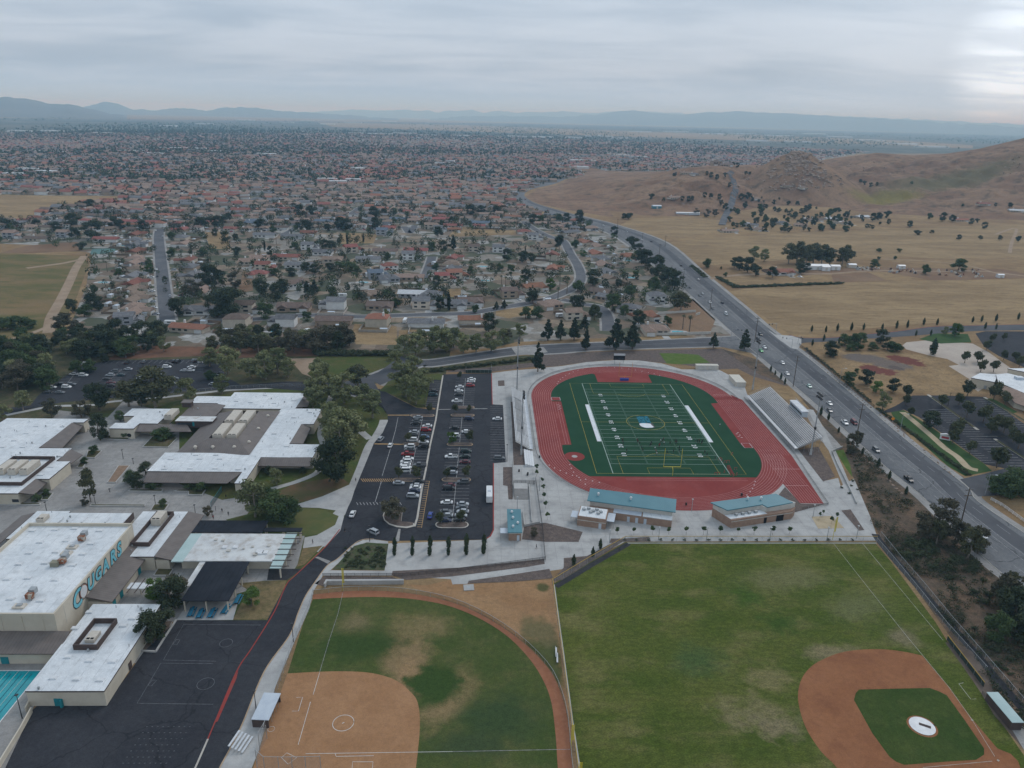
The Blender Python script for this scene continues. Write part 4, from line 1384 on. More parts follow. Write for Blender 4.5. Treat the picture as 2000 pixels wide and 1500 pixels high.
# right hand building
t = thing('service_building','teal roofed team building with a notched roof beside the sprint chute','building',(0,0,LZ[3]))
W1 = [(6.9,-89.2),(11.4,-97.8),(36.2,-90.9),(38.4,-88.0),(33.0,-83.2)]
MB().prism(W1,0,3.4).build('wall',M['brick'],t)
MB().prism([(p[0]+(22-p[0])*0.004,p[1]+(-90-p[1])*0.004) for p in [(6.9,-89.2),(9.6,-94.2),(24.0,-90.4),(25.5,-92.0),(36.2,-89.2),(38.2,-87.9),(33.0,-83.2)]],3.4,5.3).build('upper_wall',M['block_light'],t)
MB().prism([(11.2,-97.2),(25.9,-93.2),(25.4,-92.2),(24.0,-90.6),(9.8,-94.4)],3.4,3.5).build('roof_deck',M['roof_white'],t)
rf = tr(FN,[(958,205),(1385,148),(1497,205),(1330,236),(1297,218),(1070,256)],5.6)
mb = MB().prism(rf,5.3,5.65)
mb.build('roof',M['teal'],t)
for k in range(4):
    MB().obox((14+k*2.6,-94.6+k*0.7),1.0,1.0,3.5,4.3,0.3).build('roof_fan',M['steel'],t)
MB().obox((25.2,-94.0),1.1,0.16,0,2.2,0.27).build('door',M['dark'],t)
MB().obox((31.2,-92.36),3.0,0.16,0,2.4,0.27).build('roller_door',M['dark'],t)
MB().prism([(11.35,-97.86),(36.25,-90.96),(36.2,-90.85),(11.4,-97.74)],2.5,2.7).build('band_course',M['block_light'],t)
for a in (20.5,25.5):
    MB().tube((a,-86.8,5.6),(a,-86.8,6.6),0.3,n=8).tube((a,-86.8,6.6),(a,-86.8,6.9),0.5,0.3,n=8).build('roof_vent',M['white'],t)
# ticket hut
t = thing('ticket_building','small teal roofed ticket building beside the stadium car park','building',(-66.6,-100.0,LZ[3]))
MB().box(-2.1,2.1,-6.6,6.6,0,2.6).build('wall',M['brick'],t)
MB().box(-2.05,2.05,-6.55,6.55,2.6,3.5).build('upper_wall',M['block_light'],t)
MB().add([(-2.5,-7.3,3.4),(2.5,-7.3,3.4),(2.5,7.2,4.3),(-2.5,7.2,4.3),(-2.5,-7.3,3.65),(2.5,-7.3,3.65),(2.5,7.2,4.55),(-2.5,7.2,4.55)],
         [(3,2,1,0),(4,5,6,7),(0,1,5,4),(1,2,6,5),(2,3,7,6),(3,0,4,7)]).build('roof',M['teal'],t)
MB().box(0.7,1.6,-6.72,-6.6,0,2.1).build('door',M['bluewhite'],t)
MB().box(-5.0,-2.1,-6.0,-2.6,2.45,2.6).build('awning',M['bluewhite'],t)
for y in (-5.8,-2.8):
    MB().tube((-4.8,y,0),(-4.8,y,2.45),0.07,n=6).build('awning_post',M['steel'],t)
for (x,y) in ((-0.8,4.8),(-0.5,1.2),(1.1,-2.0),(-0.6,-4.2)):
    z = 3.95+0.062*y
    MB().tube((x,y,z),(x,y,z+0.7),0.32,n=8).tube((x,y,z+0.7),(x,y,z+1.0),0.5,0.3,n=8).build('roof_vent',M['white'],t)
# mulched beds
for pts in (tr(FC,[(1490,255),(1540,252),(1542,295),(1492,297)]),tr(FC,[(1590,420),(1606,420),(1636,740),(1712,740),(1712,912),(1612,915),(1600,600)]),
            tr(FC,[(1530,930),(1600,930),(1605,1182),(1572,1182),(1565,1078),(1530,1072)]),tr(FD,[(75,1062),(200,1050),(425,1105),(400,1165),(205,1165),(60,1150)]),
            tr(FD,[(312,1262),(450,1250),(650,1146),(688,1150),(300,1395),(240,1400),(310,1320)]),tr(FD,[(1722,612),(1840,592),(1942,772),(1870,803)]),
            tr(FD,[(1640,835),(1600,885),(1690,935),(1690,990),(1880,938),(1735,935)]),tr(FN,[(1810,258),(1870,250),(1960,385),(1925,390)]),
            tr(FH,[(905,330),(1300,310),(1750,262),(1755,295),(1240,360),(980,380),(900,352)]),tr(FH,[(1330,385),(1780,318),(1800,370),(1600,388),(1320,400)]),
            tr(FH,[(470,400),(530,358),(900,362),(970,388),(960,400),(530,396),(520,415)]),tr(FN,[(310,440),(400,440),(560,428),(570,458),(400,460),(300,470)])):
    sheet('mulch_bed',pts,4,M['mulch'])
sheet('sand_bed',tr(FN,[(1615,298),(1750,292),(1830,372),(1660,376)]),4,M['sand'])
sheet('embankment',[PX(870,727),PX(960,704),PX(1050,693),PX(1150,688),PX(1300,683),PX(1410,681),PX(1470,700),PX(1540,755),PX(1470,735),PX(1440,720),PX(1400,722),PX(1330,712),PX(1240,704),PX(1200,702),PX(1140,708),PX(1080,716),PX(1040,717),PX(960,726)],1,M['mulch'])
sheet('weed_patch',tr(FD,[(885,30),(1000,32),(1120,40),(1190,88),(1010,98),(930,92)]),3,M['bright_weeds'])
sheet('hedge_bed',tr(FC,[(900,160),(1100,110),(1400,80),(1800,50),(1790,110),(1400,150),(1060,175),(1050,220),(960,240)]),2,M['verge'])
sheet('embankment',[PX(1410,682),PX(1480,702),PX(1580,785),PX(1650,846),PX(1730,918),PX(1807,982),PX(1920,1095),PX(2000,1156),PX(2150,1260),PX(2260,1750),PX(2110,1620),PX(1990,1440),PX(1850,1235),PX(1725,1062),PX(1700,1010),PX(1668,935),PX(1640,880),PX(1600,820),PX(1545,755),PX(1480,730)],1,M['scrub'])
sheet('weed_patch',tr(FE,[(525,1120),(590,1115),(640,1230),(660,1330),(610,1260)]),2,M['bright_weeds'])
# concrete channel walk and asphalt path along the slope
ribbon('channel_walk',tr(FE,[(330,800),(420,960),(470,1080),(500,1120),(560,1260),(620,1400),(690,1560)]),3.0,3,M['concrete'])
sheet('channel_walk',tr(FE,[(210,700),(300,790),(430,930),(580,1095),(500,1125),(400,1030),(330,900),(260,780)]),2,M['concrete_old'])
ribbon('path',smooth_line(tr(FF,[(740,195),(770,240),(860,350),(1000,510),(1150,690),(1300,860),(1440,1030),(1600,1210),(1900,1560)])),2.6,3,M['asphalt'])
# ------------------------------------------------------------------ ball fields
sp_patch = []
for (zx,zy,rx,ry,rot,col,soft,wob) in ((980,800,9,16,0.15,(0.205,0.145,0.072),0.6,1.0),(1010,930,4.5,10,0.25,(0.25,0.165,0.085),0.5,1.0),(1200,1090,6,14,-0.75,(0.20,0.145,0.07),0.8,1.4),
                                              (1290,940,6,9,-0.3,(0.16,0.125,0.055),0.9,1.4),(1060,640,15,9,0.1,(0.17,0.135,0.06),0.9,1.3),(690,620,7,8,0.2,(0.15,0.125,0.06),0.9,1.2),
                                              (1140,960,9,9.5,0.6,(0.034,0.062,0.014),0.5,1.4),(740,740,16,9,0.1,(0.036,0.062,0.015),0.7,1.4),(1500,1150,15,12,0.3,(0.038,0.062,0.022),0.8,1.2),(1350,1300,14,6,0.1,(0.042,0.062,0.024),0.8,1.2)):
    p = FH(zx,zy)
    sp_patch.append((p.x,p.y,rx,ry,rot,col,soft,wob))
M['sb_grass'] = mat('softball_grass',(0.050,0.074,0.018),(0.070,0.086,0.024),0.06,fine=0.16,c3=(0.12,0.11,0.045),scale3=0.16,amt3=0.5,rough=1,patches=sp_patch)
bb_patch = []
for (zx,zy,rx,ry,rot,col,soft,wob) in ((210,690,9,8,0,(0.040,0.072,0.011),0.9,1.8),(20,540,9,9,0,(0.046,0.080,0.012),0.9,1.8),(150,1000,9,7,0,(0.15,0.135,0.055),0.8,2.4),(60,1200,14,9,0,(0.15,0.135,0.06),0.9,2.2),(180,1270,10,6,0,(0.165,0.14,0.075),0.9,2.2),
                                              (500,860,12,5,0.1,(0.17,0.145,0.075),0.8,1.4),(250,440,22,10,0.1,(0.125,0.125,0.05),0.9,1.3),(900,770,8,6,0.4,(0.15,0.13,0.07),0.9,1.3),(-250,900,12,10,0.4,(0.055,0.085,0.025),0.9,1.3),(640,600,16,10,0.4,(0.11,0.118,0.045),0.9,1.3)):
    p = FF(zx,zy)
    bb_patch.append((p.x,p.y,rx,ry,rot,col,soft,wob))
M['bb_grass'] = mat('baseball_grass',(0.056,0.080,0.012),(0.084,0.098,0.020),0.05,fine=0.24,c3=(0.155,0.138,0.052),scale3=0.075,amt3=0.85,rough=1,patches=bb_patch,aniso=(0.7,1.3,1))
M['bb_infield'] = mat('infield_grass',(0.034,0.060,0.012),(0.050,0.072,0.016),0.08,fine=0.16,c3=(0.085,0.10,0.03),scale3=0.2,amt3=0.4,rough=1)
bb = [PX(1221,1059),PX(1711,1059)]+tr(FF,[(745,250),(830,350),(1080,690),(1220,920),(1340,1090),(1440,1240),(1571,1430)])+[PX(2090,1600),PX(2200,1800),PX(1200,1850),PX(1160,1640),PX(1129,1500),PX(1115,1402),PX(1097,1266),PX(1080,1141)]
sheet('baseball_outfield',bb,2,M['bb_grass'])
clay = smooth_line(tr(FS,[(560,960),(470,870),(372,720),(320,580),(302,450),(330,330),(400,240),(500,180),(620,135),(770,112),(950,110),(1110,130),(1235,157)]))+tr(FS,[(1330,270),(1440,400),(1600,620),(1800,855),(1900,895),(1955,950),(1990,1050),(1960,1150),(1850,1220),(1600,1260),(1250,1400),(900,1300),(700,1120)])
sheet('baseball_infield',clay,3,M['clay'])
INF = bpy.data.objects['baseball_infield']
ig = tr(FS,[(735,440),(760,412),(1000,406),(1290,400),(1360,425),(1420,455),(1560,650),(1700,855),(1700,900),(1640,940),(1400,955),(1100,978),(1040,955),(990,918),(860,740),(722,490)])
sheet('infield_grass',ig,4,M['bb_infield'],INF)
c0 = FS(1235,685)
t = thing('mound_cover','round white pitching mound cover with a brown strip on the infield grass','cover',(c0.x,c0.y,LZ[4]))
mbm = MB()
n = 36
vs_ = [(0,0,0.3)]+[(1.4*math.cos(a),1.4*math.sin(a),0.26) for a in np.linspace(0,2*math.pi,n,endpoint=False)]+[(2.95*math.cos(a),2.95*math.sin(a),0.02) for a in np.linspace(0,2*math.pi,n,endpoint=False)]
fs_ = [(0,1+i,1+(i+1) % n) for i in range(n)]+[(1+i,1+n+i,1+n+(i+1) % n,1+(i+1) % n) for i in range(n)]
mbm.add(vs_,fs_)
mbm.build('cover',M['white'],t,smooth=True)
MB().obox((0.5,-0.2),2.6,0.8,0.28,0.33,-0.5).build('strip',M['fascia'],t)
ring_m = MB()
p = FS(1235,688)
ring(ring_m,circle(p.x,p.y,3.2,30),0.5,LZ[5])
ring_m.build('mound_edge',M['clay'],INF)
mb = MB()
h0 = FS(1805,945)
mb.strip([FS(1780,915),FS(1610,640),FS(1440,400),FS(1240,157),FS(1110,0),PX(1697,1150),PX(1628,1062)],0.11,LZ[5])
mb.strip([PX(1684,1061),PX(1758,1150),PX(1842,1251)],0.11,LZ[5])
mb.strip([FS(1760,950),FS(1240,998)],0.11,LZ[5])
mb.strip([FS(1545,362),FS(1510,368),FS(1600,485),FS(1640,482)],0.14,LZ[5])
for q in ((1610,642),(1805,945)):
    p = FS(*q)
    mb.obox((p.x,p.y),0.45,0.45,LZ[5],LZ[5]+0.05,0.5)
mb.build('foul_lines',mat('chalk',(0.44,0.44,0.40),(0.30,0.31,0.26),0.5),INF)
sheet('dirt_margin',tr(FF,[(1130,800),(1190,800),(1280,850),(1360,965),(1400,1060),(1440,1130),(1571,1290),(1700,1480),(1571,1400),(1400,1200),(1330,1080),(1220,920)]),4,M['soil'])
sheet('dugout_floor',tr(FF,[(1390,1090),(1440,1130),(1600,1310),(1700,1480),(1571,1400),(1470,1230)]),5,M['concrete_old'])
d0,d1 = FF(1395,1075,2.6),FF(1540,1245,2.6)
def dugout(a,b,w,label,roofm,h=2.5,zlo=LZ[4]):
    d = Vector((b.x-a.x,b.y-a.y))
    L_ = d.length
    t = thing('dugout',label,'dugout',((a.x+b.x)/2,(a.y+b.y)/2,zlo),math.atan2(d.y,d.x))
    MB().box(-L_/2,L_/2,-w/2,w/2,h-0.15,h).build('roof',roofm,t)
    MB().box(-L_/2+0.1,L_/2-0.1,w/2-0.25,w/2-0.1,0,h-0.15).build('back_wall',M['fascia'],t)
    for s in (-1,1):
        MB().box(s*(L_/2-0.2)-0.1,s*(L_/2-0.2)+0.1,-w/2+0.2,w/2-0.26,0,h-0.15).build('end_wall',M['fascia'],t)
    MB().box(-L_/2+0.5,L_/2-0.5,w/2-0.75,w/2-0.35,0.35,0.45).build('bench',M['alu'],t)
    for x in np.linspace(-L_/2+2,L_/2-2,4):
        MB().tube((x,-w/2+0.15,0),(x,-w/2+0.15,h-0.15),0.05,n=6).build('post',M['steel'],t)
    return t
dugout(d1,d0,3.0,'open dugout with a pale blue flat roof beside the baseball infield',M['mint'])
bp0,bp1 = FF(1140,785),FF(1345,1050)
fence('fence',[bp0,bp1],1.6,'yellow capped dark padded fence beside the baseball foul line',step=3.5,screen=M['slat_fence'],cap=M['rail_yellow'])
fence('fence',tr(FF,[(1335,1090),(1400,1165)]),1.2,'short dark railing by the dugout opening',step=1.6,screen=M['chain_dark'],rail=M['iron'],post=M['iron'],mid_rail=True)
fence('fence',tr(FF,[(1415,1175),(1490,1260)]),1.2,'dark railing in front of the blue roofed dugout',step=1.6,screen=M['chain_dark'],rail=M['iron'],post=M['iron'],mid_rail=True)
fence('fence',tr(FF,[(748,240),(830,335),(980,520),(1140,720),(1360,965)]),1.8,'chain link fence beside the asphalt path on the baseball side',step=4)
fence('fence',tr(FF,[(770,205),(870,330),(1020,505),(1180,700),(1330,870),(1571,1150),(1700,1300)]),1.8,'chain link fence between the asphalt path and the scrub slope',step=4)
# north fence with yellow cap
fence('fence',[PX(1221,1058),PX(1712,1058)],2.2,'chain link fence with yellow top rail along the north edge of the baseball field',step=6,cap=M['rail_yellow'])
ribbon('fence_kerb',[PX(1225,1061),PX(1712,1061)],0.5,4,M['concrete'])
fence('fence',[PX(1221,1057),PX(1150,1098),PX(1081,1140)],2.0,'yellow capped fence running diagonally past the planted bed',step=4,cap=M['rail_yellow'])
ribbon('fence_path',[PX(1228,1062),PX(1155,1104),PX(1086,1146)],2.0,4,M['asphalt'])
fence('fence',[PX(1079,1141),PX(1088,1210),PX(1097,1275),PX(1106,1345),PX(1115,1410),PX(1127,1500),PX(1150,1640)],2.2,'tall yellow capped fence between the softball and baseball fields',step=5,cap=M['rail_yellow'])
ribbon('fence_kerb',[PX(1082,1142),PX(1091,1210),PX(1100,1275),PX(1118,1410),PX(1132,1500)],0.45,4,M['concrete'])
def foul_pole(p,h,label):
    t = thing('foul_pole',label,'foul pole',(p.x,p.y,LZ[3]))
    MB().tube((0,0,0),(0,0,h),0.09,n=8).build('pole',M['yellow'],t)
    MB().box(0.1,0.6,-0.02,0.02,h*0.35,h).build('wing',mesh_screen('yellow_mesh',(0.6,0.5,0.05),0.5),t)
foul_pole(PX(670,1154),8.0,'yellow foul pole at the far corner of the softball outfield')
foul_pole(PX(1626,1054),9.0,'yellow foul pole on the concourse by the sand bed')
foul_pole(PX(1115,1462),7.0,'yellow foul pole on the fence between the two ball fields')
foul_pole(PX(1130,1530),6.0,'second yellow pole by the fence below the softball foul line')
# softball
wt_out = smooth_line(tr(FH,[(462,462),(620,445),(780,440),(960,450),(1150,482),(1300,528),(1450,602),(1600,702),(1720,812),(1800,912),(1850,1030),(1880,1150),(1895,1300),(1907,1429),(1930,1640)]))
wt_in = smooth_line(tr(FH,[(460,488),(600,480),(800,475),(1000,485),(1200,520),(1380,590),(1540,690),(1660,810),(1740,930),(1790,1060),(1815,1250),(1827,1429),(1850,1640)]))
sheet('warning_track',wt_out+wt_in[::-1],4,M['wtrack'])
sheet('softball_outfield',wt_in+tr(FH,[(1000,1640),(300,1640),(100,1500),(160,1330),(250,1090),(320,900),(400,640)]),3,M['sb_grass'])
sinf = smooth_line(tr(FH,[(318,902),(480,893),(640,890),(790,900),(920,938),(1000,1000),(1045,1065),(1057,1200),(1035,1429),(1000,1640)]))+tr(FH,[(60,1640),(110,1480),(160,1330),(250,1090)])
sheet('softball_infield',sinf,4,M['dirt'])
SI = bpy.data.objects['softball_infield']
mb = MB()
for pts in ([(497,900),(462,1020)],[(447,1060),(378,1300)],[(368,1036),(403,1035),(380,1112),(345,1112)],[(420,1350),(1240,1338)],[(585,1350),(590,1365),(800,1361)],[(678,1450),(682,1395),(796,1395),(790,1450)],
            [(285,1372),(315,1345),(370,1372),(322,1408),(285,1372)]):
    mb.strip(tr(FH,pts),0.11,LZ[5])
p = FH(630,1178)
ring(mb,circle(p.x,p.y,2.5,30),0.13,LZ[5])
p2 = FH(228,1212)
ring(mb,circle(p2.x,p2.y,0.8,18),0.08,LZ[5])
mb.obox((p.x,p.y),0.6,0.15,LZ[5],LZ[5]+0.04,0.6)
mb.build('chalk_lines',M['paint'],SI)
mb = MB()
mb.strip(tr(FH,[(1240,1338),(1895,1325)]),0.12,LZ[5])
mb.strip(tr(FH,[(497,898),(550,720),(600,570),(628,450)]),0.10,LZ[5])
mb.build('foul_lines',M['paint_faint'],bpy.data.objects['softball_outfield'])
sheet('bare_lot',tr(FH,[(980,405),(1100,408),(1230,378),(1320,402),(1600,390),(1790,376),(1800,420),(1830,640),(1850,880),(1890,1080),(1910,1429),(1930,1640),(1905,1429),(1885,1150),(1850,1010),(1800,900),(1720,800),(1600,692),(1450,592),(1300,518),(1150,472)]),2,
      mat('bare_lot_soil',(0.27,0.155,0.078),(0.315,0.19,0.098),0.08,fine=0.12,c3=(0.20,0.125,0.068),scale3=0.4,rough=1,
          patches=tuple((FH(x,y).x,FH(x,y).y,rx,ry,r_,c,0.6,1.2) for x,y,rx,ry,r_,c in ((1760,800,7,16,0.15,(0.075,0.085,0.03)),(1720,660,6,9,0.5,(0.14,0.115,0.055)),(1740,420,2.5,3,0,(0.09,0.085,0.035))))))
fence('fence',wt_out[::3],1.7,'curved chain link fence round the softball outfield',step=4.5,screen=M['chain_dark'])
fence('fence',tr(FH,[(463,462),(440,545),(360,725),(310,860),(250,1030),(205,1170),(165,1330)]),2.4,'chain link fence between the school drive walk and the softball field',step=2.8)
t = thing('retaining_wall','pale concrete retaining wall behind the softball outfield corner','wall',(0,0,0))
MB().prism(tr(FH,[(522,420),(535,398),(968,396),(968,404),(540,408),(530,424)]),0,1.5).build('wall_face',M['concrete'],t)
fence('fence',tr(FH,[(515,362),(720,362),(970,360),(1300,328),(1760,268)]),1.3,'black iron railing above the softball outfield planting',step=2.5,screen=M['iron_bars'],rail=M['iron'],post=M['iron'])
d0,d1 = FH(235,1010,2.5),FH(165,1160,2.5)
dugout(d1,d0,4.2,'softball dugout with a wide pale blue roof beside the walk',M['bluewhite'],2.5)
t = thing('bleachers','small aluminium five row bleacher beside the softball backstop','bleachers',(FH(62,1300).x,FH(62,1300).y,LZ[4]),R(-12))
for k in range(5):
    o = MB().box(-1.9+k*0.78,-1.9+k*0.78+0.5,-2.4,2.4,1.6-k*0.3,1.66-k*0.3).build('seat_plank',M['alu'],t)
mb = MB()
for y in (-2,0,2):
    mb.tube((-1.8,y,0),(-1.8,y,1.6),0.04,n=4).tube((-1.8,y,1.55),(1.5,y,0.35),0.04,n=4).tube((1.4,y,0),(1.4,y,0.4),0.04,n=4)
mb.build('frame',M['steel'],t)
t = thing('backstop','tall chain link backstop on steel posts behind home plate of the softball field','backstop',(0,0,0))
seq = [FH(205,1265),FH(165,1335),FH(150,1430),FH(195,1470),FH(275,1472),FH(350,1472),FH(425,1470),FH(508,1468)]
for i,p in enumerate(seq):
    MB().tube((p.x,p.y,0),(p.x,p.y,5.5 if i else 4),0.08,n=6).build('post',M['steel'],t)
for a,b in zip(seq[:-1],seq[1:]):
    MB().add([(a.x,a.y,0.1),(b.x,b.y,0.1),(b.x,b.y,5.4),(a.x,a.y,5.4)],[(0,1,2,3)]).build('screen',M['chain'],t)
    MB().tube((a.x,a.y,5.4),(b.x,b.y,5.4),0.05,n=5).build('top_rail',M['steel'],t)
t = thing('utility_slab','square pale concrete utility lid on the bare lot','lid',(FH(1330,423).x,FH(1330,423).y,LZ[2]),0.1)
MB().box(-1.6,1.6,-1.5,1.5,0,0.2).build('slab',M['concrete'],t)
MB().box(-0.5,0.5,-0.5,0.5,0.2,0.23).build('lid',M['steel'],t)
for i,y in enumerate((790,820)):
    p = FH(1818+i*6,y)
    t = thing('team_bench','aluminium team bench with dark legs on the strip beside the tall dividing fence','bench',(p.x,p.y,LZ[3]),R(86),group='team benches beside the dividing fence')
    MB().box(-1.9,1.9,-0.2,0.2,0.42,0.48).build('seat',M['white'],t)
    MB().box(-1.9,1.9,0.2,0.26,0.6,0.95).build('backrest',M['white'],t)
    for x in (-1.5,1.5):
        MB().box(x-0.05,x+0.05,-0.2,0.2,0,0.42).build('leg',M['iron'],t)
sheet('walk',tr(FH,[(1240,372),(1400,352),(1760,290),(1765,306),(1330,384),(1322,402),(1245,404)]),5,M['concrete'])
# ------------------------------------------------------------------ school buildings
def offset(poly,d):
    p = [Vector((q[0],q[1])) for q in poly]
    a = sum(p[i-1].x*p[i].y-p[i].x*p[i-1].y for i in range(len(p)))
    if a < 0:
        p.reverse()
    out = []
    n = len(p)
    for i in range(n):
        e1,e2 = (p[i]-p[i-1]).normalized(),(p[(i+1) % n]-p[i]).normalized()
        n1,n2 = Vector((e1.y,-e1.x)),Vector((e2.y,-e2.x))
        m_ = n1+n2
        k = 1+n1.dot(n2)
        out.append(p[i]+(m_*(d/k) if k > 0.2 else n1*d))
    return out
def flat_block(t,poly,z,roofm=None,wallm=None,z0=0.0,fas=0.4):
    MB().prism(offset(poly,-0.15),z0,z-fas).build('wall',wallm or M['wall'],t)
    MB().prism(poly,z-fas,z,1,0).build('roof',[roofm or M['roof_white'],M['fascia']],t)
    MB().prism(offset(poly,-0.35),z,z+0.012,0,0).build('roof_membrane',[roofm or M['roof_white']],t)
def mansard(t,a,b,c,d,m=None,th=0.22,name='sloping_roof'):
    """a,b top edge; c below b,d below a"""
    q = [Vector(p) for p in (a,b,c,d)]
    up = Vector((0,0,th))
    vs = [p for p in q]+[p+up for p in q]
    MB().add(vs,[(3,2,1,0),(4,5,6,7),(0,1,5,4),(1,2,6,5),(2,3,7,6),(3,0,4,7)],[0,0,1,1,1,1]).build(name,[m or M['roof_brown'],M['fascia']],t)
def rect(a,b):
    return [(min(a[0],b[0]),min(a[1],b[1])),(max(a[0],b[0]),min(a[1],b[1])),(max(a[0],b[0]),max(a[1],b[1])),(min(a[0],b[0]),max(a[1],b[1]))]
def V3(p,z):
    return (p[0],p[1],z)
def screen_well(t,r,z0,z1,th=0.3,m=None):
    (x0,y0),(x1,y1) = r[0],r[2]
    mb = MB()
    mb.box(x0,x1,y0,y0+th,z0,z1).box(x0,x1,y1-th,y1,z0,z1).box(x0,x0+th,y0+th,y1-th,z0,z1).box(x1-th,x1,y0+th,y1-th,z0,z1)
    mb.build('roof_screen',m or M['fascia'],t)
def roof_unit(x,y,z,lx,ly,h,label,grp):
    t = thing('rooftop_unit',label,'air conditioner',(x,y,z),group=grp)
    MB().box(-lx/2,lx/2,-ly/2,ly/2,0.15,h).build('cabinet',M['beige'],t)
    MB().box(-lx/2+0.1,lx/2-0.1,-ly/2+0.1,ly/2-0.1,0,0.15).build('base',M['steel'],t)
    for s in (-1,1):
        MB().box(s*lx*0.22-lx*0.17,s*lx*0.22+lx*0.17,-ly/2+0.25,-ly/2+0.95,h,h+0.05).build('fan_grille',M['dark'],t)
    mb = MB()
    for k in range(int(ly/0.9)):
        mb.box(-lx/2-0.02,lx/2+0.02,-ly/2+0.6+k*0.9,-ly/2+0.66+k*0.9,0.2,h+0.02)
    mb.build('panel_seams',M['block_light'],t)
def skylight(t,p,z,lx=2.2,ly=1.3):
    o = MB().box(-lx/2,lx/2,-ly/2,ly/2,0,0.28).build('skylight',[M['roof_white']],t,(p[0],p[1],z))
    MB().box(-lx/2+0.2,lx/2-0.2,-ly/2+0.2,ly/2-0.2,0.28,0.36).build('dome',M['white'],o)

# ---- main classroom block
ZR = 5.0
t = thing('classroom_building','large classroom building with white roofs round a brown hipped centre','building')
east = ortho(tr(FA,[(820,631),(1350,631),(1310,697),(1363,697),(1450,553),(1738,551),(1790,480),(1614,478),(1682,366),(1752,367),(1798,278),(1562,282),(1400,527),(918,527)],ZR))
flat_block(t,east,ZR)
top = ortho(tr(FA,[(1085,212),(1290,210),(1307,190),(1705,192),(1652,276),(1200,284),(1203,248),(1070,250)],ZR))
flat_block(t,top,ZR)
left = ortho(tr(FQ,[(410,415),(960,415),(810,622),(512,622),(440,692),(98,692),(160,614),(345,612),(440,516),(290,516)],ZR))
flat_block(t,left,ZR)
hx0,hy0,hx1,hy1 = -205.0,-50.4,-173.6,-3.2
w0,w1 = FA(1165,447,7.2),FA(1410,296,7.2)
wx0,wy0,wx1,wy1 = w0.x,w0.y,FA(1320,447,7.2).x+0.5,w1.y
ze,zl,zt = 5.05,3.4,7.2
O_ = [(hx0,hy0,zl),(hx1,hy0+0.01,ze),(hx1,hy1,ze),(hx0,hy1,zl)]
I_ = [(wx0,wy0,zt),(wx1,wy0,zt),(wx1,wy1,zt),(wx0,wy1,zt)]
for i in range(4):
    j = (i+1) % 4
    mansard(t,I_[i],I_[j],O_[j],O_[i],M['roof_brown'] if i % 2 == 0 else M['roof_brown_y'],0.15)
mb = MB()
for i in range(4):
    j = (i+1) % 4
    a,b = I_[i],I_[j]
    mb.add([(a[0],a[1],5.2),(b[0],b[1],5.2),(b[0],b[1],zt+0.15),(a[0],a[1],zt+0.15)],[(0,1,2,3)])
mb.build('well_wall',M['fascia'],t)
MB().poly([(p[0],p[1]) for p in I_],5.25).build('well_floor',M['concrete_old'],t)
MB().prism([(hx0+3.5,hy0+0.3),(hx1-0.3,hy0+0.3),(hx1-0.3,hy1-0.3),(hx0+3.5,hy1-0.3)],0,3.3).build('wall',M['wall'],t)
cxw,cyw = (wx0+wx1)/2,(wy0+wy1)/2
for (fx,fy) in ((-0.25,-0.24),(0.25,-0.24),(-0.25,0.26),(0.25,0.26)):
    roof_unit(cxw+fx*(wx1-wx0),cyw+fy*(wy1-wy0),5.26,(wx1-wx0)*0.34,(wy1-wy0)*0.42,3.0,'beige rooftop air unit in the brown roof well of the classroom block','four air units in the classroom roof well')
for (x,y) in ((1090,500),(1188,500),(1308,500),(1390,472),(1443,397),(1495,326)):
    p = FA(x,y,5.7)
    MB().tube((p.x,p.y,5.3),(p.x,p.y,6.2),0.45,n=10).tube((p.x,p.y,6.2),(p.x,p.y,6.7),0.8,0.55,n=10).build('roof_vent',M['beige'],t)
mansard(t,FA(822,638,4.85),FA(1352,638,4.85),FA(1268,700,3.3),FA(800,694,3.3))
mansard(t,FA(1450,556,4.85),FA(1737,554,4.85),FA(1728,606,3.3),FA(1434,602,3.3))
mansard(t,FA(1684,368,4.85),FA(1617,477,4.85),FA(1692,478,3.2),FA(1742,374,3.2),M['roof_brown_y'])
mansard(t,FA(1705,195,4.85),FA(1655,274,4.85),FA(1716,272,3.3),FA(1757,204,3.3),M['roof_brown_y'])
mansard(t,FQ(515,640,4.5),FQ(1180,640,4.5),FQ(1245,742,3.3),FQ(468,742,3.3))
b0,b1 = FQ(1085,520,6.0),FQ(1565,345,6.0)
flat_block(t,rect(b0,b1),6.0,M['roof_brown'],M['fascia'])
b2,b3 = FQ(1010,588,6.4),FQ(1600,524,6.4)
flat_block(t,rect(b2,b3),6.4,M['roof_cafe'],M['fascia'],z0=3.3)
MB().box(b2.x+1.2,b2.x+7.5,b2.y-0.02,b2.y+0.12,4.0,5.6).build('window',M['glass'],t)
MB().box(b2.x+7.6,b2.x+8.4,b2.y-0.04,b2.y+0.12,4.0,5.9).build('window_frame',M['teal_door'],t)
mansard(t,V3((b1.x,b1.y),5.9),V3((b1.x,b0.y),5.9),V3((b1.x+5,b0.y),5.1),V3((b1.x+5,b1.y),5.1),M['roof_brown_y'])
ch = FQ(1190,385,6.0)
MB().box(ch.x-2,ch.x+2,ch.y-1.2,ch.y+2,6.0,8.2).build('cupola',M['fascia'],t)
MB().box(ch.x-2.4,ch.x+2.4,ch.y-1.6,ch.y+2.4,8.2,8.6).build('cupola_roof',M['roof_brown'],t)
roof_unit(FQ(970,510,5.5).x,FQ(970,510,5.5).y,5.02,3.4,9.0,2.2,'long beige rooftop air unit on the white wing beside the cupola',None)
for (x,y) in ((955,1118),(1360,1115),(1640,1115),(870,1255),(1230,1250),(1575,1250),(1900,1262),(1310,1062),(1590,1060)):
    skylight(t,FQ(x,y,5.05),5.012)
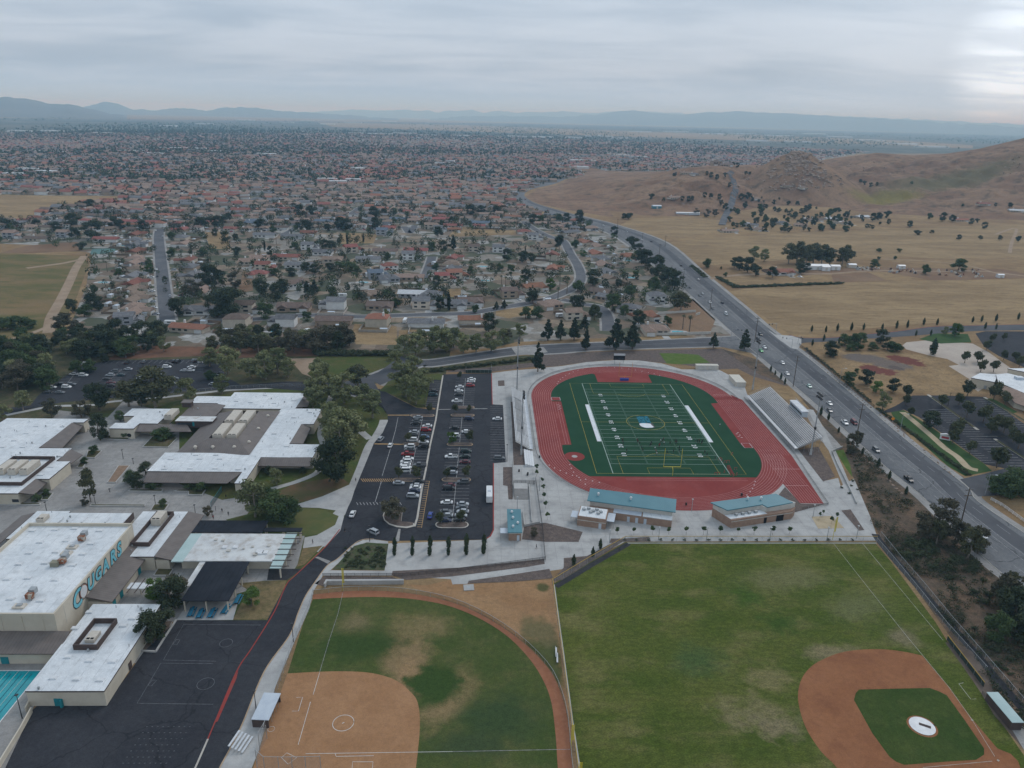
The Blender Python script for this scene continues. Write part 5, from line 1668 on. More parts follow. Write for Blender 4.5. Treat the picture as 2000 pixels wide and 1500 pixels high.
for (x,y) in ((1640,235),(1480,205),(1400,245),(1320,238),(1530,250),(1600,490),(1640,330),(1730,300),(1530,420)):
    skylight(t,FA(x,y,5.05),5.012)
for k,(x,w,c) in enumerate(((6.5,1.6,'teal_door'),(11.5,1.4,'dark'),(16.5,1.4,'dark'),(22.5,2.6,'white'),(27.5,2.6,'white'),(30,1.4,'dark'))):
    MB().box(east[0][0]+x,east[0][0]+x+w,east[0][1]+0.06,east[0][1]+0.2,0.02,2.6).build('door',M[c],t)
for (x0,y0) in ((-147.6,-44.0),(-160.2,-28.0),(-155.2,-8.0)):
    MB().box(x0-0.3,x0-0.05,y0-1.2,y0+1.2,1.0,2.4).build('window',M['glass'],t)
MB().tube((FQ(380,785,1.6).x,left[4][1]+0.2,1.7),(FQ(380,785,1.6).x,left[4][1]+0.08,1.7),0.9,n=20).build('round_window',M['dark'],t)

# ---- west classroom building
t = thing('classroom_building','white roofed classroom building with brown sloping eaves west of the courtyard','building')
west = ortho(tr(FA,[(-260,334),(495,334),(470,357),(402,357),(222,499),(392,503),(322,572),(386,577),(278,672),(200,672),(102,752),(-260,752)],ZR))
flat_block(t,west,ZR)
mansard(t,FA(402,360,4.85),FA(224,499,4.85),FA(348,502,3.2),FA(466,377,3.2),M['roof_brown_y'])
mansard(t,FA(391,507,4.85),FA(323,573,4.85),FA(398,590,3.2),FA(462,540,3.2),M['roof_brown_y'])
mansard(t,FA(200,674,4.85),FA(104,752,4.85),FA(192,762,3.2),FA(270,690,3.2),M['roof_brown_y'])
wr = rect(FA(212,545,6.4),FA(-130,690,6.4))
wr = [(wr[0][0],wr[0][1]),(FA(62,688,6.4).x+4,wr[1][1]),(FA(62,688,6.4).x+4,wr[2][1]),(wr[0][0],wr[2][1])]
screen_well(t,wr,5.0,6.4)
for k in range(3):
    roof_unit(wr[1][0]-4.2-k*4.4,(wr[0][1]+wr[2][1])/2+1.5,5.012,3.0,9.0,2.4,'beige rooftop air unit inside the screen on the west classroom roof','air units on the west classroom roof')
for (x,y) in ((205,378),(150,418),(82,458),(130,495),(15,495),(285,605),(228,650),(335,545),(350,380)):
    skylight(t,FA(x,y,5.05),5.012)
MB().box(FA(122,770,1.6).x-1.2,FA(122,770,1.6).x+1.2,west[11][1]-0.04+0.15,west[11][1]+0.25,1.3,2.5).build('window',M['glass'],t)
for (x,y) in ((440,410),(350,490)):
    p = FA(x,y)
    MB().box(west[3][0]-0.12,west[3][0]-0.08+0.02,p.y-0.8,p.y+0.8,0.02,2.2).build('door',M['teal_door'],t)

# ---- gymnasium
GX0,GX1,GY0,GY1,GZ = -223.5,-190.8,-161.4,-115.6,11.0
t = thing('gymnasium','tall cream gymnasium with white roof and big teal letters on its side wall','building')
MB().box(GX0,GX1,GY0,GY1,0,GZ-0.55).build('wall',M['wall'],t)
MB().box(GX0+0.5,GX1-0.5,GY0+0.5,GY1-0.5,GZ-0.55,GZ-0.5).build('roof',M['roof_white'],t)
mb = MB()
for (a,b,c,d) in ((GX0,GX1,GY0,GY0+0.5),(GX0,GX1,GY1-0.5,GY1),(GX0,GX0+0.5,GY0+0.5,GY1-0.5),(GX1-0.5,GX1,GY0+0.5,GY1-0.5)):
    mb.box(a,b,c,d,GZ-0.55,GZ if c != GY1-0.5 and b != GX0+0.5 else GZ+0.5)
mb.build('parapet',M['wall'],t)
for x in np.arange(GX0+2.2,GX1,5.4):
    MB().box(x-0.3,x+0.3,GY0-0.12,GY0,0,GZ-0.6).build('pilaster',M['wall'],t)
for y in np.arange(GY0+4.4,GY1,7.6):
    MB().box(GX1,GX1+0.03,y-0.06,y+0.06,4.6,GZ-0.6).build('wall_joint',M['block_light'],t)
GT = t
for (x,y) in ((450,260),(770,245),(1040,230),(1390,260),(560,420),(920,400),(1270,440),(410,570),(780,555),(1150,585),(265,725),(630,710),(1010,740),(100,935),(390,920),(770,945),(150,1210),(570,1235)):
    p = FG(x,y,GZ-0.4)
    if p.x < GX1-2 and p.y < GY1-2:
        skylight(t,p,GZ-0.5,2.0,1.2)
for (x,y,lb) in ((1150,400,'rusty rooftop swamp cooler near the back parapet of the gymnasium'),(880,720,'rusty rooftop swamp cooler in the middle of the gymnasium roof'),(430,1210,'rusty rooftop swamp cooler near the front parapet of the gymnasium')):
    p = FG(x,y,GZ-0.4)
    u = thing('swamp_cooler',lb,'air cooler',(p.x,p.y,GZ-0.5))
    MB().box(-0.9,0.9,-0.9,0.6,0.5,1.9).build('cabinet',M['rust'],u)
    MB().box(-0.8,0.8,0.7,2.4,0.9,2.4).build('duct',M['steel'],u)
    for sx in (-0.7,0.7):
        for sy in (-0.7,0.5):
            MB().box(sx-0.06,sx+0.06,sy-0.06,sy+0.06,0,0.5).build('leg',M['steel'],u)
for (x,y) in ((1010,495),(930,580),(275,1320)):
    p = FG(x,y,GZ-0.4)
    u = thing('roof_hood','low pale vent hood with a dark cap on the gymnasium roof','vent',(p.x,p.y,GZ-0.5),group='low vent hoods on the gymnasium roof')
    MB().box(-1.5,1.5,-1.0,1.0,0,0.55).build('hood',M['beige'],u)
    MB().box(-0.7,0.7,-0.5,0.5,0.55,0.85).build('cap',M['steel'],u)
p = FG(775,745,GZ-0.4)
u = thing('roof_box','olive beige square duct box beside the rusty cooler on the gymnasium roof','vent',(p.x,p.y,GZ-0.5))
MB().box(-1.1,1.1,-0.9,0.9,0.15,1.5).build('cabinet',mat('olive_unit',(0.22,0.21,0.16),(0.26,0.25,0.19),0.8),u)
MB().box(-1.2,1.2,-1.0,1.0,0,0.15).build('base',M['steel'],u)
# wall lettering
def on_plane_x(u_,v_,X):
    d = ray(u_,v_)
    return CAM+d*((X-CAM.x)/d.x)
LT = mat('sign_teal',(0.16,0.46,0.54),(0.20,0.52,0.60),0.7)
LB = M['iron']
xl = GX1+0.05
rotm = Matrix(((0,0,1),(1,0,0),(0,1,0))).to_4x4()
SZ = 5.2
for ch_,(zx,zy),sc in (('C',(1072,1235),1.3),('U',(1255,965),1.0),('G',(1360,855),0.92),('A',(1465,760),1.0),('R',(1568,625),1.08),('S',(1655,530),1.12)):
    p = on_plane_x(zx/7.143,1000+zy/7.143,xl)
    for nm,mm,off,dx,ex in (('letter_outline',LB,0.42,0.0,0.03),('letter',LT,0.17,0.07,0.03)):
        me = text_mesh(nm,ch_,SZ*sc,mm,extrude=ex,shear=0.22,offset=off)
        o = obj(nm,me,t)
        o.matrix_local = Matrix.Translation((xl+dx,p.y,min(p.z,7.9)))@rotm
p = on_plane_x(1165/7.143,1000+1105/7.143,xl)
for r_,mm,dx in ((2.35,LB,0.0),(2.1,M['rust'],0.05),(1.75,M['white'],0.1)):
    MB().tube((xl+dx,p.y,p.z),(xl+dx+0.05,p.y,p.z),r_,n=28).build('round_emblem',mm,t)
# brown lean-to along the lettered wall,lean-to at the front
mansard(t,(GX1,GY1-2.5,5.6),(GX1,GY0+14.5,5.6),(GX1+7.2,GY0+14.5,3.9),(GX1+7.2,GY1-2.5,3.9),M['roof_brown_y'])
MB().box(GX1+0.04,GX1+5.8,GY0+14.8,GY1-2.9,0,3.9).build('wall',M['wall'],t)
for y in (-121.5,-127.0,-139.0,-143.5):
    MB().box(GX1+5.8,GX1+5.9,y-0.9,y+0.9,0.02,2.3).build('door',M['teal_door'],t)
mansard(t,(GX0,GY0-0.13,5.4),(-187.5,GY0-0.13,5.4),(-187.5,GY0-7.2,3.8),(GX0,GY0-7.2,3.8),M['roof_brown'])
MB().box(GX0,-187.7,GY0-6.2,GY0-0.2,0,3.7).build('wall',M['wall'],t)
p = FB(80,865)
MB().box(p.x-1.0,p.x+1.0,GY0-6.3,GY0-6.2,0.02,2.2).build('door',M['teal_door'],t)
# ---- north hall behind the gymnasium
t = thing('school_hall','white roofed hall with tall brown parapets behind the gymnasium','building')
flat_block(t,[(-221.0,-114.8),(-196.6,-114.8),(-196.6,-103.2),(-221.0,-103.2)],8.0)
MB().box(-196.55,-196.3,-114.8,-103.2,6.0,8.3).build('side_screen',M['fascia'],t)
lo = ortho(tr(FB,[(195,66),(312,66),(268,136),(145,134)],5.0))
flat_block(t,[(x,y) for x,y in rect((lo[0][0],lo[0][1]),(-221.2,-114.8))],5.0)
mansard(t,(lo[0][0]-0.1,-98,4.9),(lo[0][0]-0.1,-150,4.9),(lo[0][0]-5,-150,3.6),(lo[0][0]-5,-98,3.6),M['roof_brown_y'])
p = FB(240,112,5.3)
roof_unit(p.x,p.y,5.012,2.6,3.6,1.4,'small beige air unit on the low roof beside the hall',None)
for x in (340,470,600):
    p = FB(x,118,8.1)
    MB().obox((p.x,p.y),0.5,3.2,8.0,8.5,0.0).build('roof_fin',M['roof_white'],t)
# ---- middle building
t = thing('music_building','white roofed block with brown eave between the gymnasium and the lunch hall','building')
flat_block(t,[(-190.6,-125.2),(-180.7,-125.2),(-180.7,-97.0),(-196.2,-97.0),(-196.2,-115.4),(-190.6,-115.4)],5.2)
mansard(t,(-180.7,-97.0,5.05),(-180.7,-125.2,5.05),(-175.4,-125.2,3.7),(-175.4,-97.0,3.7),M['roof_brown_y'])
MB().box(-180.6,-176.4,-124.9,-97.3,0,3.7).build('wall',M['wall'],t)
screen_well(t,[(-190.4,-119.5),(-184.5,-119.5),(-184.5,-99.5),(-190.4,-99.5)],5.2,6.7)
roof_unit(-187.6,-104.0,5.22,3.0,6.0,2.6,'tall beige air unit inside the brown screen beside the gymnasium corner',None)
# ---- lunch hall
t = thing('lunch_hall','flat stained white roofed lunch hall with mint green roof edges','building')
z = 4.0
MB().box(-173.0,-144.5,-124.0,-111.5,0,z-0.4).build('wall',M['wall'],t)
MB().box(-171.6,-143.7,-125.6,-109.4,z-0.4,z).build('roof',[M['roof_cafe']],t)
MB().box(-175.3,-171.62,-126.0,-109.4,z-0.35,z-0.02).build('roof_edge',M['mint'],t)
MB().box(-143.68,-140.2,-129.4,-108.6,z-0.35,z-0.02).build('roof_edge',M['mint'],t)
for y in (-128.8,-122.5,-116.5,-109.5):
    MB().box(-140.9,-140.5,y-0.2,y+0.2,0,z-0.35).build('column',M['wall'],t)
for (x,y,s) in ((1255,270,1.5),(1315,270,1.5),(1275,290,1.1),(1245,232,0.9),(1205,228,0.9),(1410,268,0.8),(1360,278,0.7),(1500,262,1.0),(1450,298,2.4),(1480,300,1.6),(1425,310,1.2)):
    p = FB(x,y,z)
    MB().box(-s/2,s/2,-s/2,s/2,0,0.45).build('roof_hatch',M['block_light'] if s < 1.4 else M['white'],t,(p.x,p.y,z))
MB().box(-166.5,-162.4,-138.5,-125.62,3.3,3.6).build('covered_walk',M['roof_cafe'],t)
MB().box(-183.2,-166.52,-139.2,-136.2,3.0,3.25).build('covered_walk',M['roof_white'],t)
for (x,y) in ((-180,-137.6),(-174,-137.6),(-168.5,-137.6),(-164.5,-137.5),(-164.5,-130)):
    MB().box(x-0.15,x+0.15,y-0.15,y+0.15,0,3.0).build('column',M['wall'],t)
for x in np.arange(-182,-167,2.2):
    MB().box(x-0.08,x+0.08,-141.4,-134.2,3.26,3.45).build('trellis_beam',M['fascia'],t)
for y in np.arange(-128.5,-108.5,3.2):
    MB().box(-144.0,-138.0,y-0.09,y+0.09,z,z+0.2).build('trellis_beam',M['fascia'],t)
def shelter(label,x0,x1,y0,y1,z,cols):
    t = thing('shade_shelter',label,'shelter',((x0+x1)/2,(y0+y1)/2,LZ[2]))
    cx_,cy_ = (x0+x1)/2,(y0+y1)/2
    MB().box(x0-cx_,x1-cx_,y0-cy_,y1-cy_,z-0.25,z).build('roof',M['black_roof'],t)
    for k in np.arange(x0-cx_+0.8,x1-cx_,1.6):
        MB().box(k-0.04,k+0.04,y0-cy_+0.05,y1-cy_-0.05,z,z+0.05).build('roof_rib',M['black_roof'],t)
    for x in np.linspace(x0-cx_+0.6,x1-cx_-0.6,cols[0]):
        for y in np.linspace(y0-cy_+0.6,y1-cy_-0.6,cols[1]):
            MB().box(x-0.18,x+0.18,y-0.18,y+0.18,0,z-0.25).build('column',M['wall'],t)
shelter('black roofed shade shelter over the teal lunch tables',-164.4,-150.8,-146.2,-126.2,4.1,(3,4))
shelter('black roofed shade canopy behind the lunch hall',-175.2,-151.8,-108.9,-101.2,4.2,(4,2))
shelter('narrow black canopy strip at the back corner of the lunch hall',-151.6,-139.0,-108.4,-106.0,4.3,(3,2))
TB = mat('teal_table',(0.015,0.14,0.24),(0.02,0.18,0.29),0.8,rough=0.5)
for (x,y,r_) in ((-161.6,-146.5,0.1),(-158.8,-147.2,0.05),(-155.6,-147.0,0.0),(-152.2,-145.2,-0.1),(-150.2,-140.5,0.0),(-160,-138,0),(-155.5,-138,0)):
    u = thing('lunch_table','teal lunch table with attached benches under the black shelter','table',(x,y,LZ[3]),R(90)+r_,group='teal lunch tables under the black shelter')
    MB().box(-2.2,2.2,-0.4,0.4,0.7,0.77).build('table_top',TB,u)
    for s in (-1,1):
        MB().box(-2.2,2.2,s*0.8-0.16,s*0.8+0.16,0.4,0.46).build('bench',TB,u)
    for s in (-1.5,1.5):
        MB().box(s-0.06,s+0.06,-0.8,0.8,0,0.4).build('leg',M['iron'],u)
        MB().box(s-0.05,s+0.05,-0.1,0.1,0.4,0.7).build('upright',M['iron'],u)
# ---- south locker block
t = thing('locker_building','long low white roofed locker building with a brown screen well beside the pool','building')
LK = [(-187.4,-182.6),(-168.6,-182.6),(-169.0,-148.6),(-188.0,-148.6)]
flat_block(t,LK,4.7)
screen_well(t,[(-183.4,-168.0),(-177.2,-168.0),(-177.2,-157.0),(-183.4,-157.0)],4.7,6.3)
roof_unit(-180.6,-163.5,4.712,2.4,3.8,1.1,'low grey beige air unit inside the locker roof screen',None)
for (x,y) in ((500,630),(690,705),(380,880),(500,900),(630,905),(298,997),(430,1003),(560,1008),(740,665),(420,720)):
    skylight(t,FB(x,y,4.75),4.712,1.9,1.3)
p = FB(345,1130)
MB().box(p.x-0.8,p.x+0.8,-182.56,-182.42,0.02,2.3).build('door',M['teal_door'],t)
MB().box(p.x+0.82,p.x+1.3,-183.2,-182.44,0.02,2.2).build('open_door_leaf',M['teal_door'],t)
MB().box(-168.78,-168.66,-170.2,-168.8,0.02,2.2).build('door',M['fascia'],t)
# ---- pipes and vents on the flat roofs
fv = random.Random(77)
PIPE = MB().tube((0,0,0),(0,0,0.6),0.09,n=6).tube((0,0,0.6),(0,0,0.72),0.15,n=6).mesh('vent_pipe',M['steel'])
TURB = MB().tube((0,0,0),(0,0,0.4),0.2,n=8).tube((0,0,0.4),(0,0,0.75),0.34,0.26,n=8).mesh('roof_fan',M['steel'])
for o in list(bpy.data.objects):
    if o.name.startswith('roof_membrane'):
        pl = [(v.co.x,v.co.y) for v in o.data.vertices if v.co.z < max(w.co.z for w in o.data.vertices)-0.005]
        x0,x1,y0,y1 = min(p[0] for p in pl),max(p[0] for p in pl),min(p[1] for p in pl),max(p[1] for p in pl)
        z_ = max(w.co.z for w in o.data.vertices)
        for _ in range(int((x1-x0)*(y1-y0)/70)):
            p = (fv.uniform(x0,x1),fv.uniform(y0,y1))
            if inside(p,pl):
                obj('vent_pipe',PIPE,o,(p[0],p[1],z_)) if fv.random() < 0.6 else obj('roof_fan',TURB,o,(p[0],p[1],z_))
# ---- pool
sheet('pool_deck',tr(FB,[(-300,870),(300,880),(180,1180),(30,1500),(-100,1800),(-500,1800)]),4,M['concrete_old'])
PLX0,PLX1,PLY0,PLY1 = -226.0,-191.4,-205.0,-170.4
t = thing('swimming_pool','turquoise swimming pool with dark lane lines beside the locker building','pool',((PLX0+PLX1)/2,(PLY0+PLY1)/2,LZ[4]))
hx,hy = (PLX1-PLX0)/2,(PLY1-PLY0)/2
MB().box(-hx,hx,-hy,hy,0,0.03).build('water',M['water'],t)
mb = MB()
ring(mb,[(-hx-0.2,-hy-0.2),(hx+0.2,-hy-0.2),(hx+0.2,hy+0.2),(-hx-0.2,hy+0.2)],0.4,0.06)
mb.build('coping',M['white'],t)
for k in range(13):
    x = hx-1.6-k*2.6
    MB().box(x-0.11,x+0.11,-hy+1,hy-1,0.032,0.038).build('lane_marking',mat('lane_navy',(0.02,0.10,0.14)) if k == 0 else bpy.data.materials['lane_navy'],t)
for k in range(12):
    x = hx-2.9-k*2.6
    MB().tube((x,-hy,0.07),(x,hy,0.07),0.06,n=5).build('lane_rope',M['mint'],t)
t = thing('pool_wall','low cream wall along the edge of the pool deck and blacktop','wall')
wp = tr(FB,[(180,1190),(120,1300),(10,1480),(-80,1640)])
for a,b in zip(wp[:-1],wp[1:]):
    d = Vector((b.x-a.x,b.y-a.y))
    nn = Vector((-d.y,d.x)).normalized()*0.15
    MB().prism([(a.x-nn.x,a.y-nn.y),(b.x-nn.x,b.y-nn.y),(b.x+nn.x,b.y+nn.y),(a.x+nn.x,a.y+nn.y)],0,1.6).build('wall_panel',M['wall'],t)
wp2 = tr(FB,[(185,1120),(150,1190)])
MB().prism([(wp2[0].x,wp2[0].y),(wp2[1].x,wp2[1].y),(wp2[1].x-0.3,wp2[1].y),(wp2[0].x-0.3,wp2[0].y)],0,1.5).build('wall_panel',M['wall'],t)
# ---- courtyard planters
def planter(pts,fill,label,grp,h=0.45):
    c = sum((Vector((p[0],p[1])) for p in pts),Vector((0,0)))/len(pts)
    q = [(p[0]-c.x,p[1]-c.y) for p in pts]
    u = thing('planter',label,'planter',(c.x,c.y,LZ[2]),group=grp)
    MB().prism(q,0,h).build('edge',M['concrete'],u)
    MB().prism(offset(q,-0.35),h,h+0.05).build('planting_bed',fill,u)
planter(tr(FA,[(660,602),(727,602),(648,697),(597,697)]),M['timber'],'long raised planter with wood coloured fill in the open courtyard',None)
for pts in ([(540,452),(715,458),(725,448),(700,440),(560,430)],[(795,498),(940,500),(992,448),(960,440),(850,440)],[(478,558),(530,560),(572,518),(490,518)],[(427,613),(465,614),(490,578),(450,580)],[(712,745),(905,748),(912,735),(800,735),(730,735)],
            [(968,745),(1050,748),(1050,765),(1130,768),(1150,735),(1000,735)],[(500,828),(810,830),(815,820),(510,818)],[(838,855),(920,855),(945,818),(860,818)],[(0,820),(225,822),(230,812),(0,806)],[(230,795),(270,795),(300,755),(240,760)],[(855,1218),(945,1218),(970,1180),(880,1178)]):
    planter(tr(FA,pts),M['verge'],'low concrete edged green planting bed beside the school buildings','green planting beds in the courtyards')
sheet('tree_pit',tr(FB,[(790,850),(870,855),(905,790),(960,680),(850,690)]),3,M['soil'])
kerb_line(tr(FB,[(790,850),(870,855),(910,790),(985,676)]),M['concrete'],0.4,0.5,'planter_wall')
# ------------------------------------------------------------------ vegetation
def leafmat(name,c1,c2,rand=0.22):
    return mat(name,c1,c2,0.55,rough=0.9,rand=rand,spec=0.2)
LEAF = {'airy': leafmat('pale_leaves',(0.135,0.155,0.066),(0.195,0.20,0.098)),'euc': leafmat('olive_leaves',(0.076,0.080,0.040),(0.115,0.112,0.058)),
        'dark': leafmat('dark_leaves',(0.031,0.043,0.023),(0.052,0.066,0.033)),'brown': leafmat('brownish_leaves',(0.070,0.066,0.042),(0.105,0.094,0.060)),
        'pine': leafmat('pine_needles',(0.030,0.043,0.026),(0.048,0.062,0.035)),'cypress': leafmat('cypress_needles',(0.020,0.030,0.020),(0.030,0.042,0.026)),
        'palm': leafmat('palm_fronds',(0.050,0.062,0.030),(0.080,0.085,0.045)),'round': leafmat('street_tree_leaves',(0.055,0.066,0.030),(0.085,0.088,0.045)),
        'bright': leafmat('fresh_leaves',(0.065,0.120,0.024),(0.095,0.150,0.036)),'green': leafmat('green_leaves',(0.050,0.080,0.028),(0.074,0.104,0.040)),
        'yellow': leafmat('yellow_green_leaves',(0.155,0.165,0.03),(0.19,0.19,0.05)),'orn': leafmat('ornamental_leaves',(0.034,0.050,0.024),(0.052,0.068,0.032)),
        'shrub': leafmat('shrub_leaves',(0.045,0.062,0.028),(0.072,0.080,0.040))}
BARK = mat('bark',(0.11,0.085,0.065),(0.16,0.13,0.105),1.5)
BARK_PALE = mat('pale_bark',(0.28,0.25,0.21),(0.20,0.17,0.14),1.2)
def quads(cent,nrm,size,rg):
    """leaf faces: centres (n,3),normals (n,3),sizes (n,) -> verts,faces"""
    n = len(cent)
    a = np.cross(nrm,rg.normal(size=(n,3)))
    a /= np.linalg.norm(a,axis=1)[:,None]+1e-9
    b = np.cross(nrm,a)
    s = size[:,None]
    asp = rg.uniform(0.45,0.8,(n,1))
    v = np.stack([cent-a*s-b*s*asp*0.3,cent+b*s*asp*-1.0,cent+a*s+b*s*asp*0.3,cent+b*s*asp],1).reshape(-1,3)
    f = np.arange(4*n).reshape(-1,4)
    return v,f
def np_mesh(name,v,f,mats,mi=None):
    me = bpy.data.meshes.new(name)
    n,k = f.shape
    me.vertices.add(len(v))
    me.vertices.foreach_set('co',np.ascontiguousarray(v,dtype=np.float32).ravel())
    me.loops.add(n*k)
    me.loops.foreach_set('vertex_index',f.astype(np.int32).ravel())
    me.polygons.add(n)
    me.polygons.foreach_set('loop_start',(np.arange(n)*k).astype(np.int32))
    me.polygons.foreach_set('loop_total',np.full(n,k,np.int32))
    for m_ in mats:
        me.materials.append(m_)
    if mi is not None:
        me.polygons.foreach_set('material_index',mi.astype(np.int32))
    me.update(calc_edges=True)
    return me
def lobed(lobes,n,leaf,rg,shell=0.55):
    L_ = np.array(lobes)
    w = L_[:,3]**2
    idx = rg.choice(len(L_),n,p=w/w.sum())
    d = rg.normal(size=(n,3))
    d /= np.linalg.norm(d,axis=1)[:,None]
    r = L_[idx,3]*(shell+(1-shell)*rg.random(n))*rg.uniform(0.65,1.28,n)
    c = L_[idx,:3]+d*r[:,None]*np.array([1,1,0.8])
    nr = d*0.8+rg.normal(size=(n,3))*0.7+np.array([0,0,0.35])
    nr /= np.linalg.norm(nr,axis=1)[:,None]
    return quads(c,nr,leaf*rg.uniform(0.6,1.3,n),rg)
def make_proto(kind,seed):
    """crown and trunk of a tree 10 m high (shrubs 1 m)"""
    rg = np.random.default_rng(seed*31+hash_(kind))
    tk = MB()
    lobes = []
    if kind in ('airy','euc','dark','brown','green','bright','yellow'):
        zb = {'airy': 1.5,'euc': 2.2,'dark': 1.0,'brown': 1.0,'green': 0.6,'bright': 0.6,'yellow': 0.6}[kind]
        rad = {'airy': 3.5,'euc': 3.2,'dark': 3.6,'brown': 3.8,'green': 3.5,'bright': 3.9,'yellow': 3.5}[kind]
        k = 20 if kind in ('airy','euc','brown') else 17
        for i in range(k):
            zf = rg.uniform(0.0,1.0)
            rr = rad*math.sqrt(max(0.05,1-(1.7*zf-0.75)**2))*rg.uniform(0.35,0.95)
            a = i*2.4+rg.uniform(-0.5,0.5)
            lobes.append((rr*math.cos(a),rr*math.sin(a),zb+0.6+zf*(9.2-zb),rg.uniform(0.95,1.6) if kind in ('airy','euc','brown') else rg.uniform(1.2,1.95)))
        lobes.append((rg.uniform(-.4,.4),rg.uniform(-.4,.4),9.0,0.9))
        n = 3300 if kind in ('airy','euc','brown') else 3900
        v,f = lobed(lobes,n,0.31,rg)
    elif kind == 'round':
        for i in range(8):
            a = i*0.8
            lobes.append((1.7*math.cos(a)*rg.uniform(.5,1),1.7*math.sin(a)*rg.uniform(.5,1),rg.uniform(3.6,8.0),rg.uniform(1.7,2.4)))
        v,f = lobed(lobes,1300,0.55,rg)
    elif kind == 'pine':
        for i in range(17):
            zf = (i+rg.uniform(0,1))/17
            rr = 2.9*(1-zf)**0.75*rg.uniform(0.35,1.0)
            a = i*2.4+rg.uniform(-.4,.4)
            lobes.append((rr*math.cos(a),rr*math.sin(a),1.6+zf*8.0,1.35*(1-zf*0.65)*rg.uniform(0.8,1.15)))
        v,f = lobed(lobes,2600,0.36,rg)
    elif kind in ('cypress','orn'):
        w = 0.75 if kind == 'cypress' else 1.45
        for i in range(10):
            zf = i/9
            lobes.append((rg.uniform(-.12,.12),rg.uniform(-.12,.12),0.9+zf*8.4,w*(math.sin(math.pi*min(0.97,zf*0.78+0.20)))**0.8+0.12))
        v,f = lobed(lobes,900,0.28 if kind == 'cypress' else 0.42,rg,0.7)
    elif kind == 'sapling':
        for i in range(6):
            a = i*1.1
            lobes.append((1.7*math.cos(a)*rg.random(),1.7*math.sin(a)*rg.random(),rg.uniform(5.8,9.0),rg.uniform(0.9,1.5)))
        v,f = lobed(lobes,260,0.75,rg)
    elif kind == 'shrub':
        for i in range(6):
            lobes.append((rg.uniform(-.45,.45),rg.uniform(-.45,.45),rg.uniform(0.25,0.65),rg.uniform(0.25,0.42)))
        v,f = lobed(lobes,420,0.10,rg)
    elif kind == 'palm':
        vs,n0 = [],0
        fs = []
        for i in range(26):
            a = i*2.399
            el = rg.uniform(-0.9,1.1)
            ln = rg.uniform(1.2,1.6)
            d = np.array([math.cos(a)*math.cos(el),math.sin(a)*math.cos(el),math.sin(el)])
            sd = np.array([-math.sin(a),math.cos(a),0])
            c = np.array([0,0,9.4])
            p1,p2 = c+d*ln*0.55,c+d*ln+np.array([0,0,-0.35])
            vs += [c-sd*0.04,c+sd*0.04,p1+sd*0.24,p1-sd*0.24,p1-sd*0.24,p1+sd*0.24,p2+sd*0.05,p2-sd*0.05]
            fs += [[n0,n0+1,n0+2,n0+3],[n0+4,n0+5,n0+6,n0+7]]
            n0 += 8
        v,f = np.array(vs),np.array(fs)
        lobes = []
    crown = np_mesh('crown',v,f,[LEAF['green' if kind == 'sapling' else kind]])
    if kind == 'shrub':
        for i in range(4):
            tk.tube((0,0,0),(rg.uniform(-.3,.3),rg.uniform(-.3,.3),0.6),0.03,0.015,4)
    elif kind == 'palm':
        tk.tube((0,0,0),(0.05,0.05,5),0.24,0.17,7)
        tk.tube((0.05,0.05,5),(0,0,9.4),0.17,0.15,7)
    else:
        r0 = 0.12 if kind == 'sapling' else 0.26 if kind in ('round','orn','cypress') else 0.30
        p = Vector((0,0,0))
        q = Vector((rg.uniform(-.25,.25),rg.uniform(-.25,.25),3.4))
        tk.tube(p,q,r0,r0*0.72,7)
        top = Vector((0,0,8.0))
        tk.tube(q,top,r0*0.7,r0*0.2,6)
        for l in lobes[:9]:
            e = Vector(l[:3])
            s_ = q.lerp(top,max(0,min(0.8,(e.z-4.5)/5)))
            tk.tube(s_,e,r0*0.38,r0*0.12,5)
    return crown,tk.mesh('trunk',BARK_PALE if kind in ('airy','euc') else BARK)
def hash_(s):
    return sum(ord(c)*(i+3) for i,c in enumerate(s))
PROTO = {}
NV = {'airy': 4,'euc': 3,'dark': 4,'brown': 3,'pine': 3,'green': 2,'bright': 2,'round': 3,'cypress': 2,'palm': 2,'sapling': 3,'shrub': 3,'yellow': 1,'orn': 2}
for k,n in NV.items():
    PROTO[k] = [make_proto(k,i) for i in range(n)]
TNAME = {'airy': 'sycamore_tree','euc': 'eucalyptus_tree','dark': 'evergreen_tree','brown': 'bare_brown_tree','pine': 'pine_tree','green': 'leafy_tree','bright': 'fresh_green_tree','round': 'street_tree','cypress': 'cypress_tree',
         'palm': 'palm_tree','sapling': 'sapling','shrub': 'shrub','yellow': 'yellow_green_tree','orn': 'ornamental_tree'}
TDESC = {'airy': 'pale green airy tree','euc': 'tall olive green eucalyptus','dark': 'dense dark evergreen tree','brown': 'brownish thin crowned tree','pine': 'dark pine','green': 'rounded mid green tree','bright': 'fresh bright green tree','round': 'small round crowned tree',
         'cypress': 'slim dark cypress','palm': 'fan palm','sapling': 'young staked sapling','shrub': 'low green shrub','yellow': 'yellow green tree','orn': 'narrow dark ornamental tree'}
_tc = [0]
def plant(p,h,kind,where,z=None,w=1.0):
    _tc[0] += 1
    rg = random.Random(_tc[0]*7919)
    crown,trunk = PROTO[kind][_tc[0] % NV[kind]]
    s = h if kind == 'shrub' else h/10.0
    s *= rg.uniform(0.94,1.06)
    if kind in ('dark','brown','green','airy','euc'):
        w *= 1.18
    lab = '%s %s' % (TDESC[kind],where)
    t = thing(TNAME[kind],lab,'shrub' if kind == 'shrub' else 'tree',(p[0],p[1],0.02 if z is None else z),rg.uniform(0,6.28),group=lab.replace(' tree ',' trees '),sc=(s*w*rg.uniform(0.92,1.1),s*w*rg.uniform(0.92,1.1),s))
    obj('trunk' if kind != 'shrub' else 'stem',trunk,t)
    obj('crown' if kind != 'shrub' else 'foliage',crown,t)
    return t
